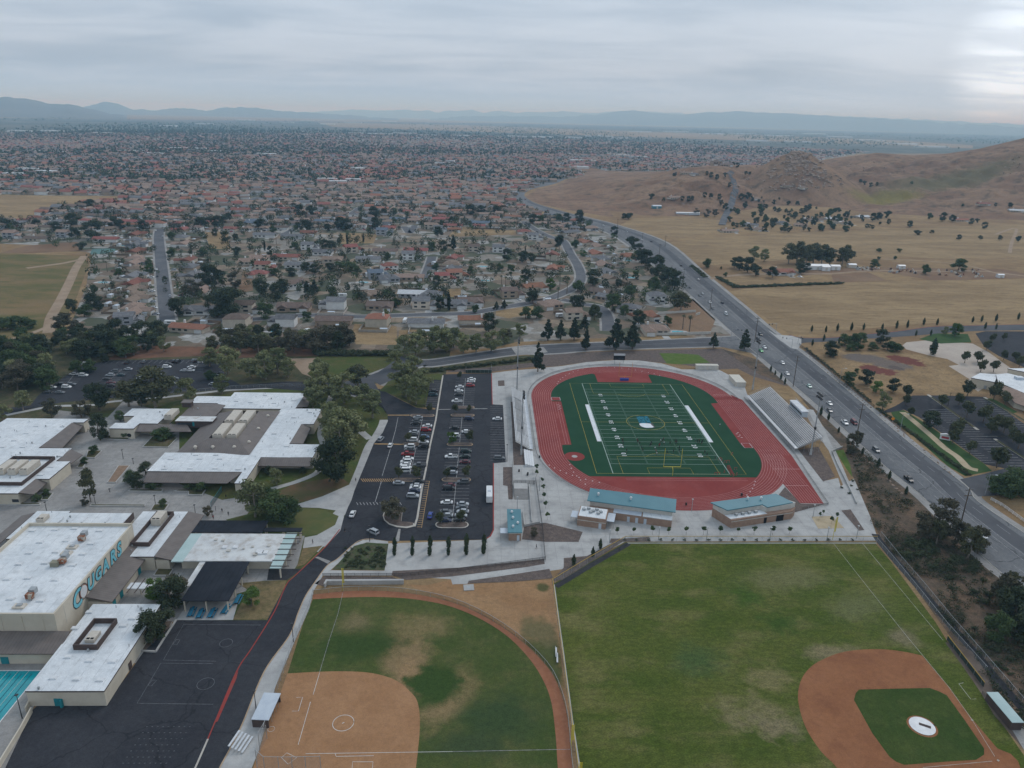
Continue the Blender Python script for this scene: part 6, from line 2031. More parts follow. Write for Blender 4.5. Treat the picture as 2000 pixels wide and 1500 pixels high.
def grove(f,lst,where,dk=None,ks=1.0):
    for it in lst:
        x,y,h = it[0],it[1],it[2]
        k = it[3] if len(it) > 3 else dk
        plant(f(x,y),h*ks,k,where,w=it[4] if len(it) > 4 else 1.0)
def onhill(lst,where,dk):
    for it in lst:
        p = on_hill(1200+it[0]/2.5,250+it[1]/2.5)
        plant(p,it[2],it[3] if len(it) > 3 else dk,where,z=p.z-0.1)
# campus
grove(FA,[(560,458,11,'dark',.8),(290,328,9,'brown'),(455,332,9,'brown'),(555,290,13,'dark'),(720,268,13,'euc',1.2),(870,270,18,'euc',1.3),(790,268,13,'dark',.8),(1050,232,11,'airy'),(955,170,7,'airy'),(1180,118,5,'green',1.3),
           (1240,200,10,'airy'),(130,290,9,'airy'),(20,350,8,'airy')],'growing on the lawn between the far car park and the classrooms')
grove(FA,[(672,352,5,'green'),(508,800,13,'euc',.55),(815,650,5,'dark',1.2),(765,728,6,'dark',1.2),(740,690,5,'green',1.2),(1425,885,13,'airy'),(1545,705,7,'airy'),(590,440,4,'brown'),(700,445,4,'green'),(900,455,5,'green',1.6),(945,445,4,'green',1.4),(525,535,4,'green'),(470,590,3,'green'),
           (870,725,3.5,'green',1.4),(1060,730,3.5,'green',1.4),(1120,740,4,'green',1.4),(840,730,3.5,'green',1.2),(910,830,3.2,'green'),(1160,880,4,'brown'),(480,820,3.2,'brown'),(210,800,3.5,'green'),(260,770,3,'green'),(1690,645,3,'dark'),(1500,650,3.5,'dark')],'in a courtyard planting bed')
grove(FA,[(1555,905,11,'green',1.1),(1610,925,9,'green',1.1),(1500,850,9,'green')],'on the lawn by the courtyard gate')
grove(FA,[(1880,690,17,'dark',.95),(1830,640,12,'dark',.9),(1900,530,16,'airy'),(1860,450,13,'airy'),(1960,480,15,'airy')],'on the sloping lawn east of the classrooms')
grove(FC,[(290,430,15,'airy'),(80,335,14,'airy'),(395,300,11,'euc',1.2),(510,545,14,'airy'),(250,730,17,'airy'),(350,710,13,'airy'),(180,660,14,'airy'),(440,430,10,'airy')],'on the lawn beside the entry drive')
grove(FC,[(740,300,14,'airy'),(850,440,14,'airy'),(690,160,10,'airy'),(820,210,12,'airy'),(900,330,11,'airy'),(770,380,11,'airy')],'on the lawn wedge beside the stadium car park')
grove(FC,[(955,505,5),(1155,510,5.5),(1265,500,4),(1265,738,6),(790,738,5.5),(1090,1015,5.2),(1240,1012,5.5),(715,1018,5.5),(855,1018,6),(1035,1372,5.5),(1200,1365,5.5),(1190,240,5),(900,745,4)],'in a kerbed car park island','round')
grove(FC,[(1130,740,5.5,'bright'),(660,1335,8,'brown',1.3)],'in a kerbed car park island')
grove(FH,[(918,205,4.6),(915,242,4.2),(1018,195,4.4),(1015,242,4.0),(1115,195,4.8),(1112,242,4.2),(1218,200,4.6),(1217,242,4.2),(1318,192,5.4),(1315,238,4.8),(1416,190,5),(1413,232,5.2)],'planted in rows on the plaza by the car park','orn')
grove(FN,[(350,415,3.2),(460,415,3.4),(580,415,3.4),(685,415,3.4),(800,415,3.8),(912,415,3.4),(1020,412,3.6),(1138,412,3.3),(1240,415,3.4),(1362,415,3.5),(1470,412,3.4)],'in a row along the concourse fence','sapling')
FX = frame(940,800,5.357)
grove(FX,[(575,650,3.4),(580,700,3.3),(635,780,3.4),(645,860,3.3),(655,940,3.3),(672,1035,3.4),(690,1160,3.6)],'in a row beside the stadium steps','sapling')
grove(FN,[(1670,305,2.6),(1690,285,2.4),(1745,345,3),(1780,312,3)],'in the square sand bed','sapling')
grove(FD,[(370,1305,4.6,'orn'),(530,1205,4.2,'orn'),(485,1255,4.0,'orn'),(130,1130,3.4,'brown')],'in the mulched bed by the diagonal fence')
grove(FB,[(855,800,9,'dark'),(960,610,10,'dark'),(905,735,7,'dark'),(990,560,8,'brown')],'in the tree pit beside the blacktop')
grove(FB,[(870,560,7,'bright'),(1405,595,6.5,'bright')],'beside the black lunch shelter')
rb_ = random.Random(12)
grove(FK,[(rb_.uniform(470,1300),rb_.uniform(1130,1275),rb_.uniform(7,12),rb_.choice(['dark','euc','airy','dark','green'])) for _ in range(34)],'in the tree belt above the far car park')
grove(FL,[(rb_.uniform(0,1150),rb_.uniform(1120,1245),rb_.uniform(6,11),rb_.choice(['euc','brown','euc','dark','airy'])) for _ in range(30)],'in the tree belt below the front row of houses')
grove(FK,[(rb_.uniform(-60,400),rb_.uniform(1180,1520),rb_.uniform(7,12),rb_.choice(['dark','green','green','brown','airy'])) for _ in range(24)],'in the thicket west of the far car park')
grove(FC,[(rb_.uniform(-120,420),rb_.uniform(330,760),rb_.uniform(7,12),'airy') for _ in range(7)],'on the lawn beside the entry drive')
# north of the stadium
grove(FM,[(728,1258,18,'pine',.75),(1280,1105,22,'pine',1.0),(1400,1098,19,'pine',1.0),(1070,1108,15,'pine',.8),(800,1035,14,'pine'),(890,1035,14,'pine'),(985,1035,15,'pine'),(1060,965,12,'pine'),(1975,1090,11,'pine'),(2195,1100,13,'pine')],'standing along the cross street')
grove(FM,[(60,1105,13),(130,1085,13),(400,1112,13),(290,1122,11),(480,1062,10),(600,1010,10),(200,1125,12),(0,1060,12)],'along the cross street verge','airy')
grove(FL,[(1560,1262,13),(1650,1255,14),(1790,1235,14),(1890,1230,13),(1700,1190,11),(180,1405,17),(40,1345,12),(480,1445,15),(570,1400,14),(360,1440,12),(920,1485,13),(650,1430,11),(880,1400,9)],'between the car parks and the houses','airy')
grove(FL,[(60,1235,10,'euc'),(170,1235,11,'euc'),(280,1235,12,'euc'),(420,1235,11,'euc'),(500,1235,10,'euc'),(580,1235,10,'brown'),(700,1240,13,'brown',1.2),(880,1235,15,'brown',1.2),(960,1225,13,'brown'),(1060,1190,15,'brown',1.2),(1130,1180,10,'brown'),(330,1190,9,'brown'),(780,1180,9,'brown')],'on the red bank behind the far car park')
grove(FL,[(100,960,18,'dark'),(180,940,19,'dark'),(440,800,15,'dark'),(560,835,13,'dark'),(610,770,11,'dark'),(800,780,12,'pine',1.2),(860,775,12,'pine',1.2),(480,965,11,'green',1.1),(1415,950,6,'yellow'),(800,985,7,'green'),(1500,880,7,'green'),(1840,900,9,'dark'),(1905,900,14,'cypress'),(1000,790,7,'green'),
           (980,600,8,'dark',1.4),(1060,590,8,'green',1.6),(1130,600,9,'green',1.6),(1190,620,7,'green',1.4),(790,600,8,'dark',1.3),(860,620,8,'dark',1.3),(680,640,7,'dark',1.4),(540,630,6,'green',1.5),(990,430,10,'dark',1.2),(940,420,9,'dark',1.2),(1115,395,15,'cypress'),(1240,375,12,'cypress'),(470,440,12,'cypress'),(510,480,10,'dark',.8),(740,180,17,'dark'),(840,180,16,'dark'),(800,290,14,'dark'),(1060,270,14,'dark',1.2),(1100,280,14,'dark',1.2),(960,290,10,'dark'),(730,285,10,'dark'),(1330,270,14,'dark'),(1320,180,15,'dark'),(1400,170,11,'dark'),
           (430,270,12,'dark',1.1),(160,250,13,'dark'),(540,300,9,'green'),(1770,440,10,'green'),(1800,600,8,'green'),(1810,720,9,'dark'),(1430,510,8,'green'),(250,480,10,'dark'),(1460,680,6,'palm'),(700,430,8,'green',1.3),(560,390,11,'palm'),(640,400,9,'palm')],'among the nearer houses')
grove(FK,[(510,1085,13,'brown',1.3),(640,1125,9,'dark'),(712,1135,7,'yellow'),(790,1205,16,'dark'),(850,1235,15,'dark'),(920,1155,13,'dark'),(1120,1155,13,'dark'),(1240,1125,11,'dark'),(480,1205,11,'dark'),(650,1310,12,'dark'),(820,1305,7,'dark'),(570,925,11,'dark'),(660,955,9,'green',1.2),(720,905,11,'dark'),(780,905,10,'dark')],'on the rough ground beside the dirt trail')
grove(FK,[(100,1305,11,'dark'),(220,1335,12,'green'),(60,1405,13,'green'),(180,1455,12,'brown'),(370,1425,13,'airy',1.1),(110,1225,8,'green',1.3),(250,1205,8,'green',1.3),(60,1055,8,'green',1.5),(170,1045,8,'green',1.5),(240,1045,6,'green',1.5),(20,1050,7,'green',1.5),(300,1480,11,'dark'),(140,1530,13,'brown'),(20,1520,12,'dark'),(600,1400,8,'green'),(700,1390,7,'green'),(-60,1350,13,'dark'),(-60,1480,13,'dark')],'at the west corner of the far car park')
grove(FK,[(570,262,16,'dark',1.2),(730,345,18,'dark',1.2),(640,435,8,'dark',1.2),(590,345,12,'dark'),(1172,615,9,'bright'),(1165,560,7,'green'),(1390,950,13,'dark'),(1500,800,15,'brown',1.2),(1650,725,17,'dark'),(1780,955,20,'dark',1.1),(1720,700,13,'dark'),(1840,720,13,'brown'),(690,545,10,'palm'),(840,605,10,'palm'),(930,650,8,'green'),(740,770,7,'green'),(1120,280,11,'dark'),(450,290,11,'dark',1.2),(700,110,14,'dark',1.2),(900,270,14,'dark'),(950,280,12,'dark'),(60,270,11,'dark'),(290,255,10,'dark'),(1570,260,14,'dark',1.2),(1700,260,13,'dark',1.2),(1630,250,12,'dark'),(1780,220,13,'dark'),(1340,350,9,'green'),(1560,560,8,'palm'),(1590,480,8,'green',1.4),(1420,520,7,'palm'),(1340,480,8,'green',1.2),(1680,330,8,'dark'),(1760,370,11,'dark'),(1840,360,8,'dark')],'along the straight residential street')
grove(FM,[(880,390,16,'dark',.7),(1022,205,17,'dark',.9),(690,205,13,'dark',1.1),(745,205,11,'green'),(880,195,11,'green'),(930,195,11,'dark',1.1),(1270,295,12,'dark'),(1400,380,13,'dark',1.1),(1460,480,11,'dark',1.1),(1495,510,15,'dark',1.1),(1560,570,16,'dark',1.1),(1610,610,15,'dark',1.1),(1655,645,15,'dark',1.1),(1700,665,14,'dark',1.1),(1440,430,12,'dark'),(1590,520,13,'dark'),(1550,680,11,'green',1.1)],'in the dark row screening the houses from the main road')
grove(FM,[(1742,830,14,'euc',1.3),(1120,645,13,'dark',1.1),(1255,828,14,'green',.9),(690,775,10,'dark',1.1),(490,812,7,'pine',1.2),(435,820,7,'pine',1.2),(285,842,6,'green'),(97,825,16,'cypress'),(820,675,11,'bright',.9),(1010,685,9,'green',1.3),(640,880,9,'green',1.1),(720,880,9,'green',1.1),(380,978,12,'dark',.9),(505,1045,8,'brown'),(990,800,9,'dark'),(1130,890,11,'dark'),(1030,810,9,'dark'),(870,770,13,'palm',1.3),(885,645,12,'palm',1.3),(935,705,10,'palm',1.3),(815,500,11,'palm',1.3),(1757,955,10,'palm',1.5),(1802,985,12,'palm',1.5),
           (470,640,8,'palm',1.4),(500,650,8,'palm',1.4),(640,610,10,'dark'),(540,560,8,'green'),(460,540,7,'green'),(250,560,7,'green'),(510,470,12,'dark',.9),(620,480,12,'dark'),(680,490,10,'dark'),(130,390,15,'pine',.9),(60,410,12,'dark',.9),(640,420,9,'cypress'),(990,380,10,'green'),(1050,440,7,'bright',1.3),(1380,720,8,'green',1.2),(1400,700,7,'green',1.2),(1300,660,7,'dark'),(1420,600,8,'green'),(1130,860,9,'green'),(1650,930,7,'green',1.1),(1440,940,12,'dark'),(1340,870,9,'green'),(210,190,10,'cypress'),(120,210,11,'dark'),(20,300,12,'dark'),(250,150,14,'dark',1.2),(330,140,13,'dark',1.2),(440,140,14,'dark',1.2)],'among the houses by the winding street')
# east of the road
grove(FJ,[(850,662,20),(890,662,21),(935,670,20),(970,662,20),(1010,672,21),(1050,672,18),(1110,672,17),(1135,655,16),(905,700,14)],'in the farmstead windbreak','euc')
grove(FJ,[(650,705,13,'dark'),(610,692,12,'dark'),(690,722,11,'dark'),(770,732,10,'dark'),(585,682,9,'dark'),(450,682,9,'green'),(730,652,13,'airy'),(680,642,14,'airy'),(910,712,9,'dark',1.2),(940,700,8,'dark'),(1270,682,8,'green',1.3),(1520,714,9,'green'),(1678,696,12,'green',1.2),(540,725,4,'green')],'around the red roofed farmhouse')
grove(FJ,[(1480,522,6,'dark',1.6),(1550,516,5,'dark',1.2),(1680,546,6,'dark',1.2),(1785,546,6,'euc',1.3),(1880,551,7,'euc',1.1),(1970,556,8,'dark'),(1290,645,4,'green'),(1370,641,4,'green'),(1390,605,4,'green',1.6),(1290,605,4,'green',1.6),(1440,485,9,'dark',1.2),(1260,492,5,'dark',1.4),(520,690,3,'green'),(70,445,9,'dark',1.5),(45,445,8,'dark',1.2)],'scattered on the golden fields')
onhill([(1600,455,13,'dark'),(1650,458,11,'dark'),(1540,445,10,'green'),(1740,472,9,'dark'),(1805,492,9,'dark'),(1770,462,7,'dark'),(1930,390,9,'dark'),(1860,385,6,'dark'),(1700,385,5,'green'),(1330,440,12,'dark'),(1290,450,12,'dark'),(1260,455,11,'dark'),(1250,290,9,'dark'),(1220,280,8,'dark'),(1200,270,7,'dark'),(1280,285,7,'dark'),(1450,275,6,'green')],'at the foot of the brown hill','dark')
onhill([(180,350,10),(240,362,7),(360,362,8),(330,358,8),(380,355,8),(470,345,9),(510,350,9),(440,340,8),(620,352,11),(650,345,10),(500,255,9),(470,245,9),(540,240,9),(290,240,7),(450,235,8),(600,195,9),(640,170,9),(580,185,8),(450,435,11,'brown'),(490,432,11,'brown'),(400,425,10,'brown'),(540,405,11,'dark'),(520,380,10,'brown'),(560,290,8,'dark'),(640,235,7,'dark'),(660,230,6,'dark'),(300,230,5,'dark')],'round the hilltop houses','dark')
rg_ = random.Random(5)
onhill([(rg_.uniform(560,1150),rg_.uniform(395,510),rg_.uniform(4,10),rg_.choice(['dark','dark','green','euc'])) for _ in range(105)]+[(rg_.uniform(600,900),rg_.uniform(340,400),rg_.uniform(4,9),'dark') for _ in range(16)]+[(rg_.uniform(1150,1350),rg_.uniform(430,490),rg_.uniform(4,9),'dark') for _ in range(10)],'in the wooded lots below the rocky hill','dark')
grove(FE,[(340,190,5),(450,195,5),(540,185,5.5),(650,180,6),(745,178,5.5),(890,178,5),(1003,165,6),(1087,160,6),(1215,138,5.5),(1320,138,5.5),(1597,118,5),(1668,112,5.5),(1780,108,6),(1953,95,6),(1695,168,5),(1780,172,5),(345,300,4.5),(435,262,5),(553,282,5),(1155,222,4),(1270,222,5)],'in the row along the side road','orn')
grove(FE,[(490,385,9,'dark',1.2),(600,300,7,'green',1.2),(660,290,8,'green',1.2),(720,285,7,'green',1.2),(880,280,9,'dark',1.2),(980,345,6,'green',1.6),(930,335,5,'dark',1.5),(820,335,5,'green',1.5),(700,335,5,'green',1.5),(640,340,4,'green',1.6),(1010,345,5,'green',1.4),(630,605,8,'green'),(765,602,8,'dark'),(690,515,3,'green'),(845,668,7,'bright',1.2),(975,662,7,'dark',1.1),(1460,225,9,'bright'),(1380,215,6,'airy'),(895,795,9,'airy'),(1285,370,11,'orn',1.2)],'round the bare lot across the main road')
grove(FE,[(1080,702,6),(1075,765,5),(1535,435,6),(1635,430,6),(1660,505,6),(1760,508,6),(1705,335,6),(1840,412,5),(1960,472,6),(1555,692,7),(1760,725,8),(1850,762,6),(1355,775,6),(1490,762,5),(1550,862,7.5),(1680,892,7.5),(1790,955,6),(1840,985,7),(1740,985,6.5),(1910,1055,6),(1955,1105,6),(1465,1005,7),(1440,1065,6),(1575,1145,5),(1785,1255,8),(1110,852,4),(1925,430,6),(1750,270,5),(1840,260,4)],'in the church car park','round',1.35)
grove(FE,[(1260,935,8,'dark',1.2),(1880,1475,10,'green',1.3),(1970,1455,10,'green',1.3),(1790,1470,8,'green',1.2)],'beside the church car park exit')
grove(FE,[(20,500,4),(100,562,4),(130,602,4),(410,842,5),(470,882,4),(735,1152,4),(860,1242,4),(945,1342,4),(1075,1462,4),(550,980,3),(55,530,3)],'on the strip beside the main road','orn')
grove(FE,[(650,1145,9,'brown',.8),(692,1085,7,'brown',.8)],'on the slope beside the main road')
grove(FF,[(1040,222,13,'brown',.8),(1105,185,14,'brown',.8),(1180,262,10,'brown',.8),(1255,332,12,'euc',.8),(1310,302,10,'brown',.7),(1080,250,9,'euc',.8),(1440,605,12,'brown',.8),(1500,705,13,'dark',.8),(1410,785,10,'green',.8),(1565,625,12,'brown',.8),(1560,800,11,'dark',.8),(1480,560,9,'euc',.8)],'on the dark scrub slope below the main road')
# shrubs
def shrubs(f,boxes,n,h0,h1,where,seed,w=1.4,poly=None):
    r_ = random.Random(seed)
    for (x0,y0,x1,y1) in boxes:
        for _ in range(n):
            p = f(r_.uniform(x0,x1),r_.uniform(y0,y1))
            plant(p,r_.uniform(h0,h1),'shrub',where,w=w)
shrubs(FF,[(880,270,1100,330),(960,330,1300,400),(900,240,1060,280)],14,1.0,2.2,'on the dark scrub slope below the main road',3)
shrubs(FF,[(1100,430,1400,560),(1200,560,1500,760),(1400,800,1571,1000)],8,0.8,1.8,'on the lower scrub slope',4)
shrubs(FH,[(640,200,860,310)],60,0.6,1.1,'in the shrub bed beside the school drive',5)
shrubs(FE,[(560,1140,760,1480),(620,1000,700,1100)],14,0.4,0.9,'on the mulched slope beside the stadium',6)
hed = []
for a,b,n in (((590,780),(1120,760),34),((510,735),(590,778),12),((380,680),(450,735),10)):
    for i in range(n):
        hed.append((a[0]+(b[0]-a[0])*i/n,a[1]+(b[1]-a[1])*i/n))
for (x,y) in hed:
    plant(FJ(x,y),2.4,'shrub','in the hedge round the farm paddock',w=1.9)
for i in range(30):
    plant(FL(880+i*21,1252+((i*7) % 5)),3.4,'shrub','in the tall hedge below the orchard plots',w=1.3)
for i in range(26):
    p = FC(900+i*34,195-i*4.2)
    plant(p,2.2,'shrub','in the dark hedge at the head of the stadium car park',w=1.5)
for i in range(30):
    p = FE(860+i*24,800+i*17.5)
    plant(p,1.5,'shrub','in the clipped hedge along the church boundary',w=1.4)
for i in range(30):
    p = FE(300+i*17,330+i*14)
    plant(p,1.3,'shrub','in the dark hedge between the main road and the bare lot',w=1.5)
for i in range(20):
    p = FN(400+i*78,452)
    plant(p,0.8,'shrub','along the baseball fence',w=1.1)
# ------------------------------------------------------------------ vehicles
def paint(name,c,metal=0.2):
    m = mat('car_paint_'+name,c,tuple(min(1,x*1.15) for x in c),1.5,rough=0.3,metal=metal)
    return m
CARC = {'white': (0.60,0.61,0.61),'silver': (0.34,0.36,0.38),'grey': (0.11,0.12,0.13),'black': (0.012,0.013,0.015),'red': (0.26,0.015,0.02),'maroon': (0.10,0.012,0.02),'navy': (0.012,0.02,0.055),'blue': (0.03,0.06,0.26),
        'steel blue': (0.07,0.12,0.20),'dark green': (0.018,0.035,0.030),'dark teal': (0.015,0.05,0.06),'pale green': (0.38,0.52,0.46),'green': (0.06,0.30,0.12),'tan': (0.30,0.25,0.19)}
CARM = {k: paint(k.replace(' ','_'),v,0.0 if k in ('white','pale green','tan') else 0.25) for k,v in CARC.items()}
TYRE = mat('tyre',(0.012,0.012,0.013),(0.02,0.02,0.02),3)
HUB = mat('hub',(0.30,0.31,0.32),(0.24,0.25,0.26),5,rough=0.4,metal=0.4)
LAMP_R = mat('tail_lamp',(0.25,0.01,0.01))
LAMP_W = mat('head_lamp',(0.65,0.66,0.66),rough=0.2)
def loft(mb,secs,mi=0):
    """secs: (x,half width,z low,z high,top half width)"""
    n = len(secs)
    vs = []
    for (x,w,zl,zh,tw) in secs:
        zm = zl+(zh-zl)*0.55
        vs += [(x,-w*0.94,zl),(x,-w,zm),(x,-tw,zh),(x,tw,zh),(x,w,zm),(x,w*0.94,zl)]
    fs = []
    for i in range(n-1):
        a,b = i*6,(i+1)*6
        for k in range(6):
            fs.append((a+k,a+(k+1) % 6,b+(k+1) % 6,b+k))
    fs += [tuple(range(5,-1,-1)),tuple(range((n-1)*6,n*6))]
    mb.add(vs,fs,mi)
CARK = {}
def car_kind(kind):
    if kind in CARK:
        return CARK[kind]
    mb = MB()
    P = {'sedan': (4.6,0.90,0.92,1.43,(-1.75,-1.15,0.55,1.30)),'suv': (4.75,0.95,1.08,1.76,(-2.2,-1.95,0.60,1.35)),'pickup': (5.5,0.97,1.08,1.80,(-0.55,-0.40,0.95,1.55)),'van': (5.1,0.98,1.15,2.0,(-2.4,-2.25,1.15,2.0)),'hatch': (4.1,0.87,0.95,1.52,(-1.95,-1.5,0.6,1.35))}[kind]
    L_,w,zb,zt,(rb,rt,ft,fb) = P
    h = L_/2
    tw = w*0.9
    loft(mb,[(-h,w*0.80,0.42,zb*0.80,tw*0.80),(-h+0.12,w*0.95,0.30,zb*0.94,tw*0.94),(-h+0.6,w,0.24,zb,tw),(fb,w,0.24,zb,tw),(h-0.7,w*0.98,0.24,zb*0.93,tw*0.95),(h-0.15,w*0.90,0.30,zb*0.78,tw*0.86),(h,w*0.76,0.40,zb*0.66,tw*0.7)])
    iw = w*0.74
    mb.add([(rb,-tw,zb),(fb,-tw,zb),(fb,tw,zb),(rb,tw,zb),(rt,-iw,zt),(ft,-iw,zt),(ft,iw,zt),(rt,iw,zt)],[(4,5,6,7),(0,1,5,4),(1,2,6,5),(2,3,7,6),(3,0,4,7)])
    if kind == 'pickup':
        mb.box(-h+0.15,rb-0.05,-tw,-tw+0.1,zb-0.02,zb+0.16)
        mb.box(-h+0.15,rb-0.05,tw-0.1,tw,zb-0.02,zb+0.16)
    body = mb.mesh('body',CARM['white'])
    parts = [('body',body,None)]
    def panel(name,quad):
        q = [Vector(p) for p in quad]
        n = (q[1]-q[0]).cross(q[2]-q[0]).normalized()*0.018
        c = sum(q,Vector())/4
        q2 = [c+(p-c)*0.88+n for p in q]
        parts.append((name,MB().add(q2,[(0,1,2,3)]).mesh(name,M['glass']),None))
    panel('windscreen',[(fb,-tw,zb),(fb,tw,zb),(ft,iw,zt),(ft,-iw,zt)])
    panel('rear_window',[(rb,tw,zb),(rb,-tw,zb),(rt,-iw,zt),(rt,iw,zt)])
    panel('side_window',[(rb,-tw,zb),(fb,-tw,zb),(ft,-iw,zt),(rt,-iw,zt)])
    panel('side_window',[(fb,tw,zb),(rb,tw,zb),(rt,iw,zt),(ft,iw,zt)])
    wh = MB().tube((0,-0.11,0),(0,0.11,0),0.34,n=12).mesh('wheel',TYRE)
    hb = MB().tube((0,-0.125,0),(0,0.125,0),0.2,n=10).mesh('hub',HUB)
    for sx in (-h*0.60,h*0.63):
        for sy in (-1,1):
            parts.append(('wheel',wh,(sx,sy*(w-0.08),0.34),hb))
    if kind == 'pickup':
        parts.append(('truck_bed',MB().box(-h+0.16,rb-0.08,-tw+0.12,tw-0.12,zb+0.003,zb+0.02).mesh('truck_bed',M['iron']),None))
    hl = MB().box(-0.05,0.04,-0.2,0.2,-0.07,0.07).mesh('headlight',LAMP_W)
    tl = MB().box(-0.04,0.05,-0.16,0.16,-0.1,0.1).mesh('tail_light',LAMP_R)
    for sy in (-1,1):
        parts.append(('headlight',hl,(h-0.02,sy*w*0.56,zb*0.62)))
        parts.append(('tail_light',tl,(-h+0.02,sy*w*0.6,zb*0.72)))
    CARK[kind] = parts
    return parts
KNAME = {'sedan': 'sedan','suv': 'sport utility vehicle','pickup': 'pickup truck','van': 'van','hatch': 'hatchback'}
def car(p,rz,colr,kind,where,z=LZ[3],simple=False):
    lab = '%s %s %s' % (colr,KNAME[kind],where)
    t = thing('pickup_truck' if kind == 'pickup' else 'van' if kind == 'van' else 'car',lab,'truck' if kind == 'pickup' else 'van' if kind == 'van' else 'car',(p[0],p[1],z),rz,group=lab)
    for part in car_kind(kind):
        if simple and part[0] in ('headlight','tail_light'):
            continue
        o = obj(part[0],part[1],t,part[2])
        if part[0] == 'body':
            o.material_slots[0].link = 'OBJECT'
            o.material_slots[0].material = CARM[colr]
        if len(part) > 3 and not simple:
            obj('hub',part[3],o)
    return t
def cars(f,lst,where,rz=None,z=LZ[3],simple=False):
    r_ = random.Random(len(lst)*13)
    for it in lst:
        x,y,colr = it[0],it[1],it[2]
        kind = it[3] if len(it) > 3 else 'sedan'
        a = it[4] if len(it) > 4 else (0.0 if r_.random() < 0.5 else math.pi) if rz is None else rz
        car(f(x,y,0.7),a+r_.uniform(-0.03,0.03),colr,kind,where,z,simple)
W_,S_,G_,B_ = 'white','silver','grey','black'
cars(FC,[(865,538,S_),(858,565,G_),(848,585,B_),(835,652,S_),(828,670,G_),(820,715,W_,'suv'),(800,766,W_,'suv'),(802,788,G_),(785,825,'red','pickup'),(790,860,W_),(772,885,W_,'suv'),(768,907,W_),(770,932,W_,'suv'),(762,955,W_,'van'),(715,1050,S_)],'parked on the drive side of the west parking row')
cars(FC,[(938,605,W_),(928,637,'red','suv'),(918,690,'steel blue','hatch'),(910,730,W_),(910,767,B_,'suv'),(880,912,G_,'pickup'),(870,1040,B_),(850,1070,S_),(845,1088,W_),(838,1112,'navy'),(825,1152,S_,'suv')],'parked beside the long median')
cars(FC,[(1190,300,W_),(1185,330,W_),(1185,360,B_),(1170,412,W_,'pickup'),(1150,622,B_),(1150,682,W_,'suv'),(1125,845,W_,'pickup'),(1135,932,B_),(1132,970,S_),(1108,1092,B_,'suv'),(1112,1070,'maroon'),(1090,1202,W_),(1085,1275,G_),(1092,1304,S_),(1080,1342,'navy')],'parked on the west side of the middle parking rows')
cars(FC,[(1285,240,W_),(1280,258,W_),(1275,290,'red','suv'),(1265,550,'navy','suv'),(1245,650,W_),(1240,803,'dark green','suv'),(1235,843,'dark green'),(1232,886,'maroon'),(1220,1042,G_,'suv'),(1215,1215,S_),(1210,1242,G_),(1216,1272,S_),(1200,1303,S_),(1190,1337,B_)],'parked on the stadium side of the middle parking rows')
cars(FC,[(1485,550,W_),(1500,857,G_,'suv')],'parked by the home stand walk')
cars(FC,[(985,332,B_),(985,362,'dark teal','suv')],'parked in the short bay by the lawn wedge')
for x,y,c,k,a,w in ((575,708,S_,'suv',1.35,'stopped at the kerb of the school drive'),(650,757,W_,'sedan',1.45,'driving over the tan speed hump'),(355,1292,W_,'sedan',1.5,'waiting at the kerb near the courtyard'),(515,1432,S_,'suv',2.5,'turning at the foot of the school drive'),(962,1302,'blue','sedan',1.5,'driving down the middle aisle')):
    p = FC(x,y,0.7)
    car(p,a,c,k,w)
p = FL(1605,1285,0.7)
car(p,0.5,B_,'suv','driving up toward the cross street',LZ[4])
cars(FT,[(420,200,W_),(515,212,W_,'suv'),(570,167,G_,'suv'),(525,168,B_),(520,98,W_),(205,328,W_),(350,327,W_,'suv'),(290,298,B_),(395,298,G_),(165,376,B_),(285,379,G_),(820,174,G_,'suv'),(775,212,S_,'suv'),(740,251,B_),(880,209,'dark teal'),(950,152,S_),(785,283,'maroon'),(780,311,B_),
          (1205,148,W_),(1180,172,W_,'suv'),(1250,200,W_),(1330,131,W_,'suv'),(1345,109,B_,'suv'),(1570,131,W_),(1560,164,W_),(1500,166,S_),(1000,302,W_),(1075,241,W_),(1850,196,B_),(1835,226,G_,'suv'),(1370,291,S_),(1780,300,S_),(1400,240,G_)],'parked in the far car park')
cars(FT,[(940,88,B_),(1110,78,G_),(1400,72,B_),(1440,76,B_,'suv'),(1590,67,G_),(1620,70,B_,'suv'),(1655,77,S_),(1700,77,W_)],'parked nose in against the red bank',rz=math.pi/2)
# white shuttle bus
p = FC(1423,1142,1.2)
t = thing('shuttle_bus','white shuttle bus parked at the kerb of the stadium car park','bus',(p.x,p.y,LZ[3]),math.pi/2)
mb = MB()
loft(mb,[(-5.2,1.15,0.45,2.95,1.05),(-5.0,1.22,0.4,3.05,1.12),(3.6,1.22,0.4,3.05,1.12),(3.8,1.22,0.4,2.7,1.1),(4.0,1.1,0.4,1.35,1.0),(5.0,1.0,0.45,1.2,0.9)])
mb.build('body',CARM['white'],t)
for s in (-1,1):
    for k in range(5):
        MB().box(-4.4+k*1.5,-3.2+k*1.5,s*1.2-0.02,s*1.2+0.02,1.7,2.45).build('side_window',M['glass'],t)
    for x in (-3.2,3.9):
        MB().tube((x,s*1.0-0.15,0.45),(x,s*1.0+0.15,0.45),0.45,n=12).build('wheel',TYRE,t)
MB().add([(3.84,-0.95,1.5),(3.84,0.95,1.5),(3.72,0.95,2.55),(3.72,-0.95,2.55)],[(0,1,2,3)]).build('windscreen',M['glass'],t)
MB().box(-1.2,-0.2,-0.6,0.6,3.05,3.2).build('roof_vent',M['bluewhite'],t)
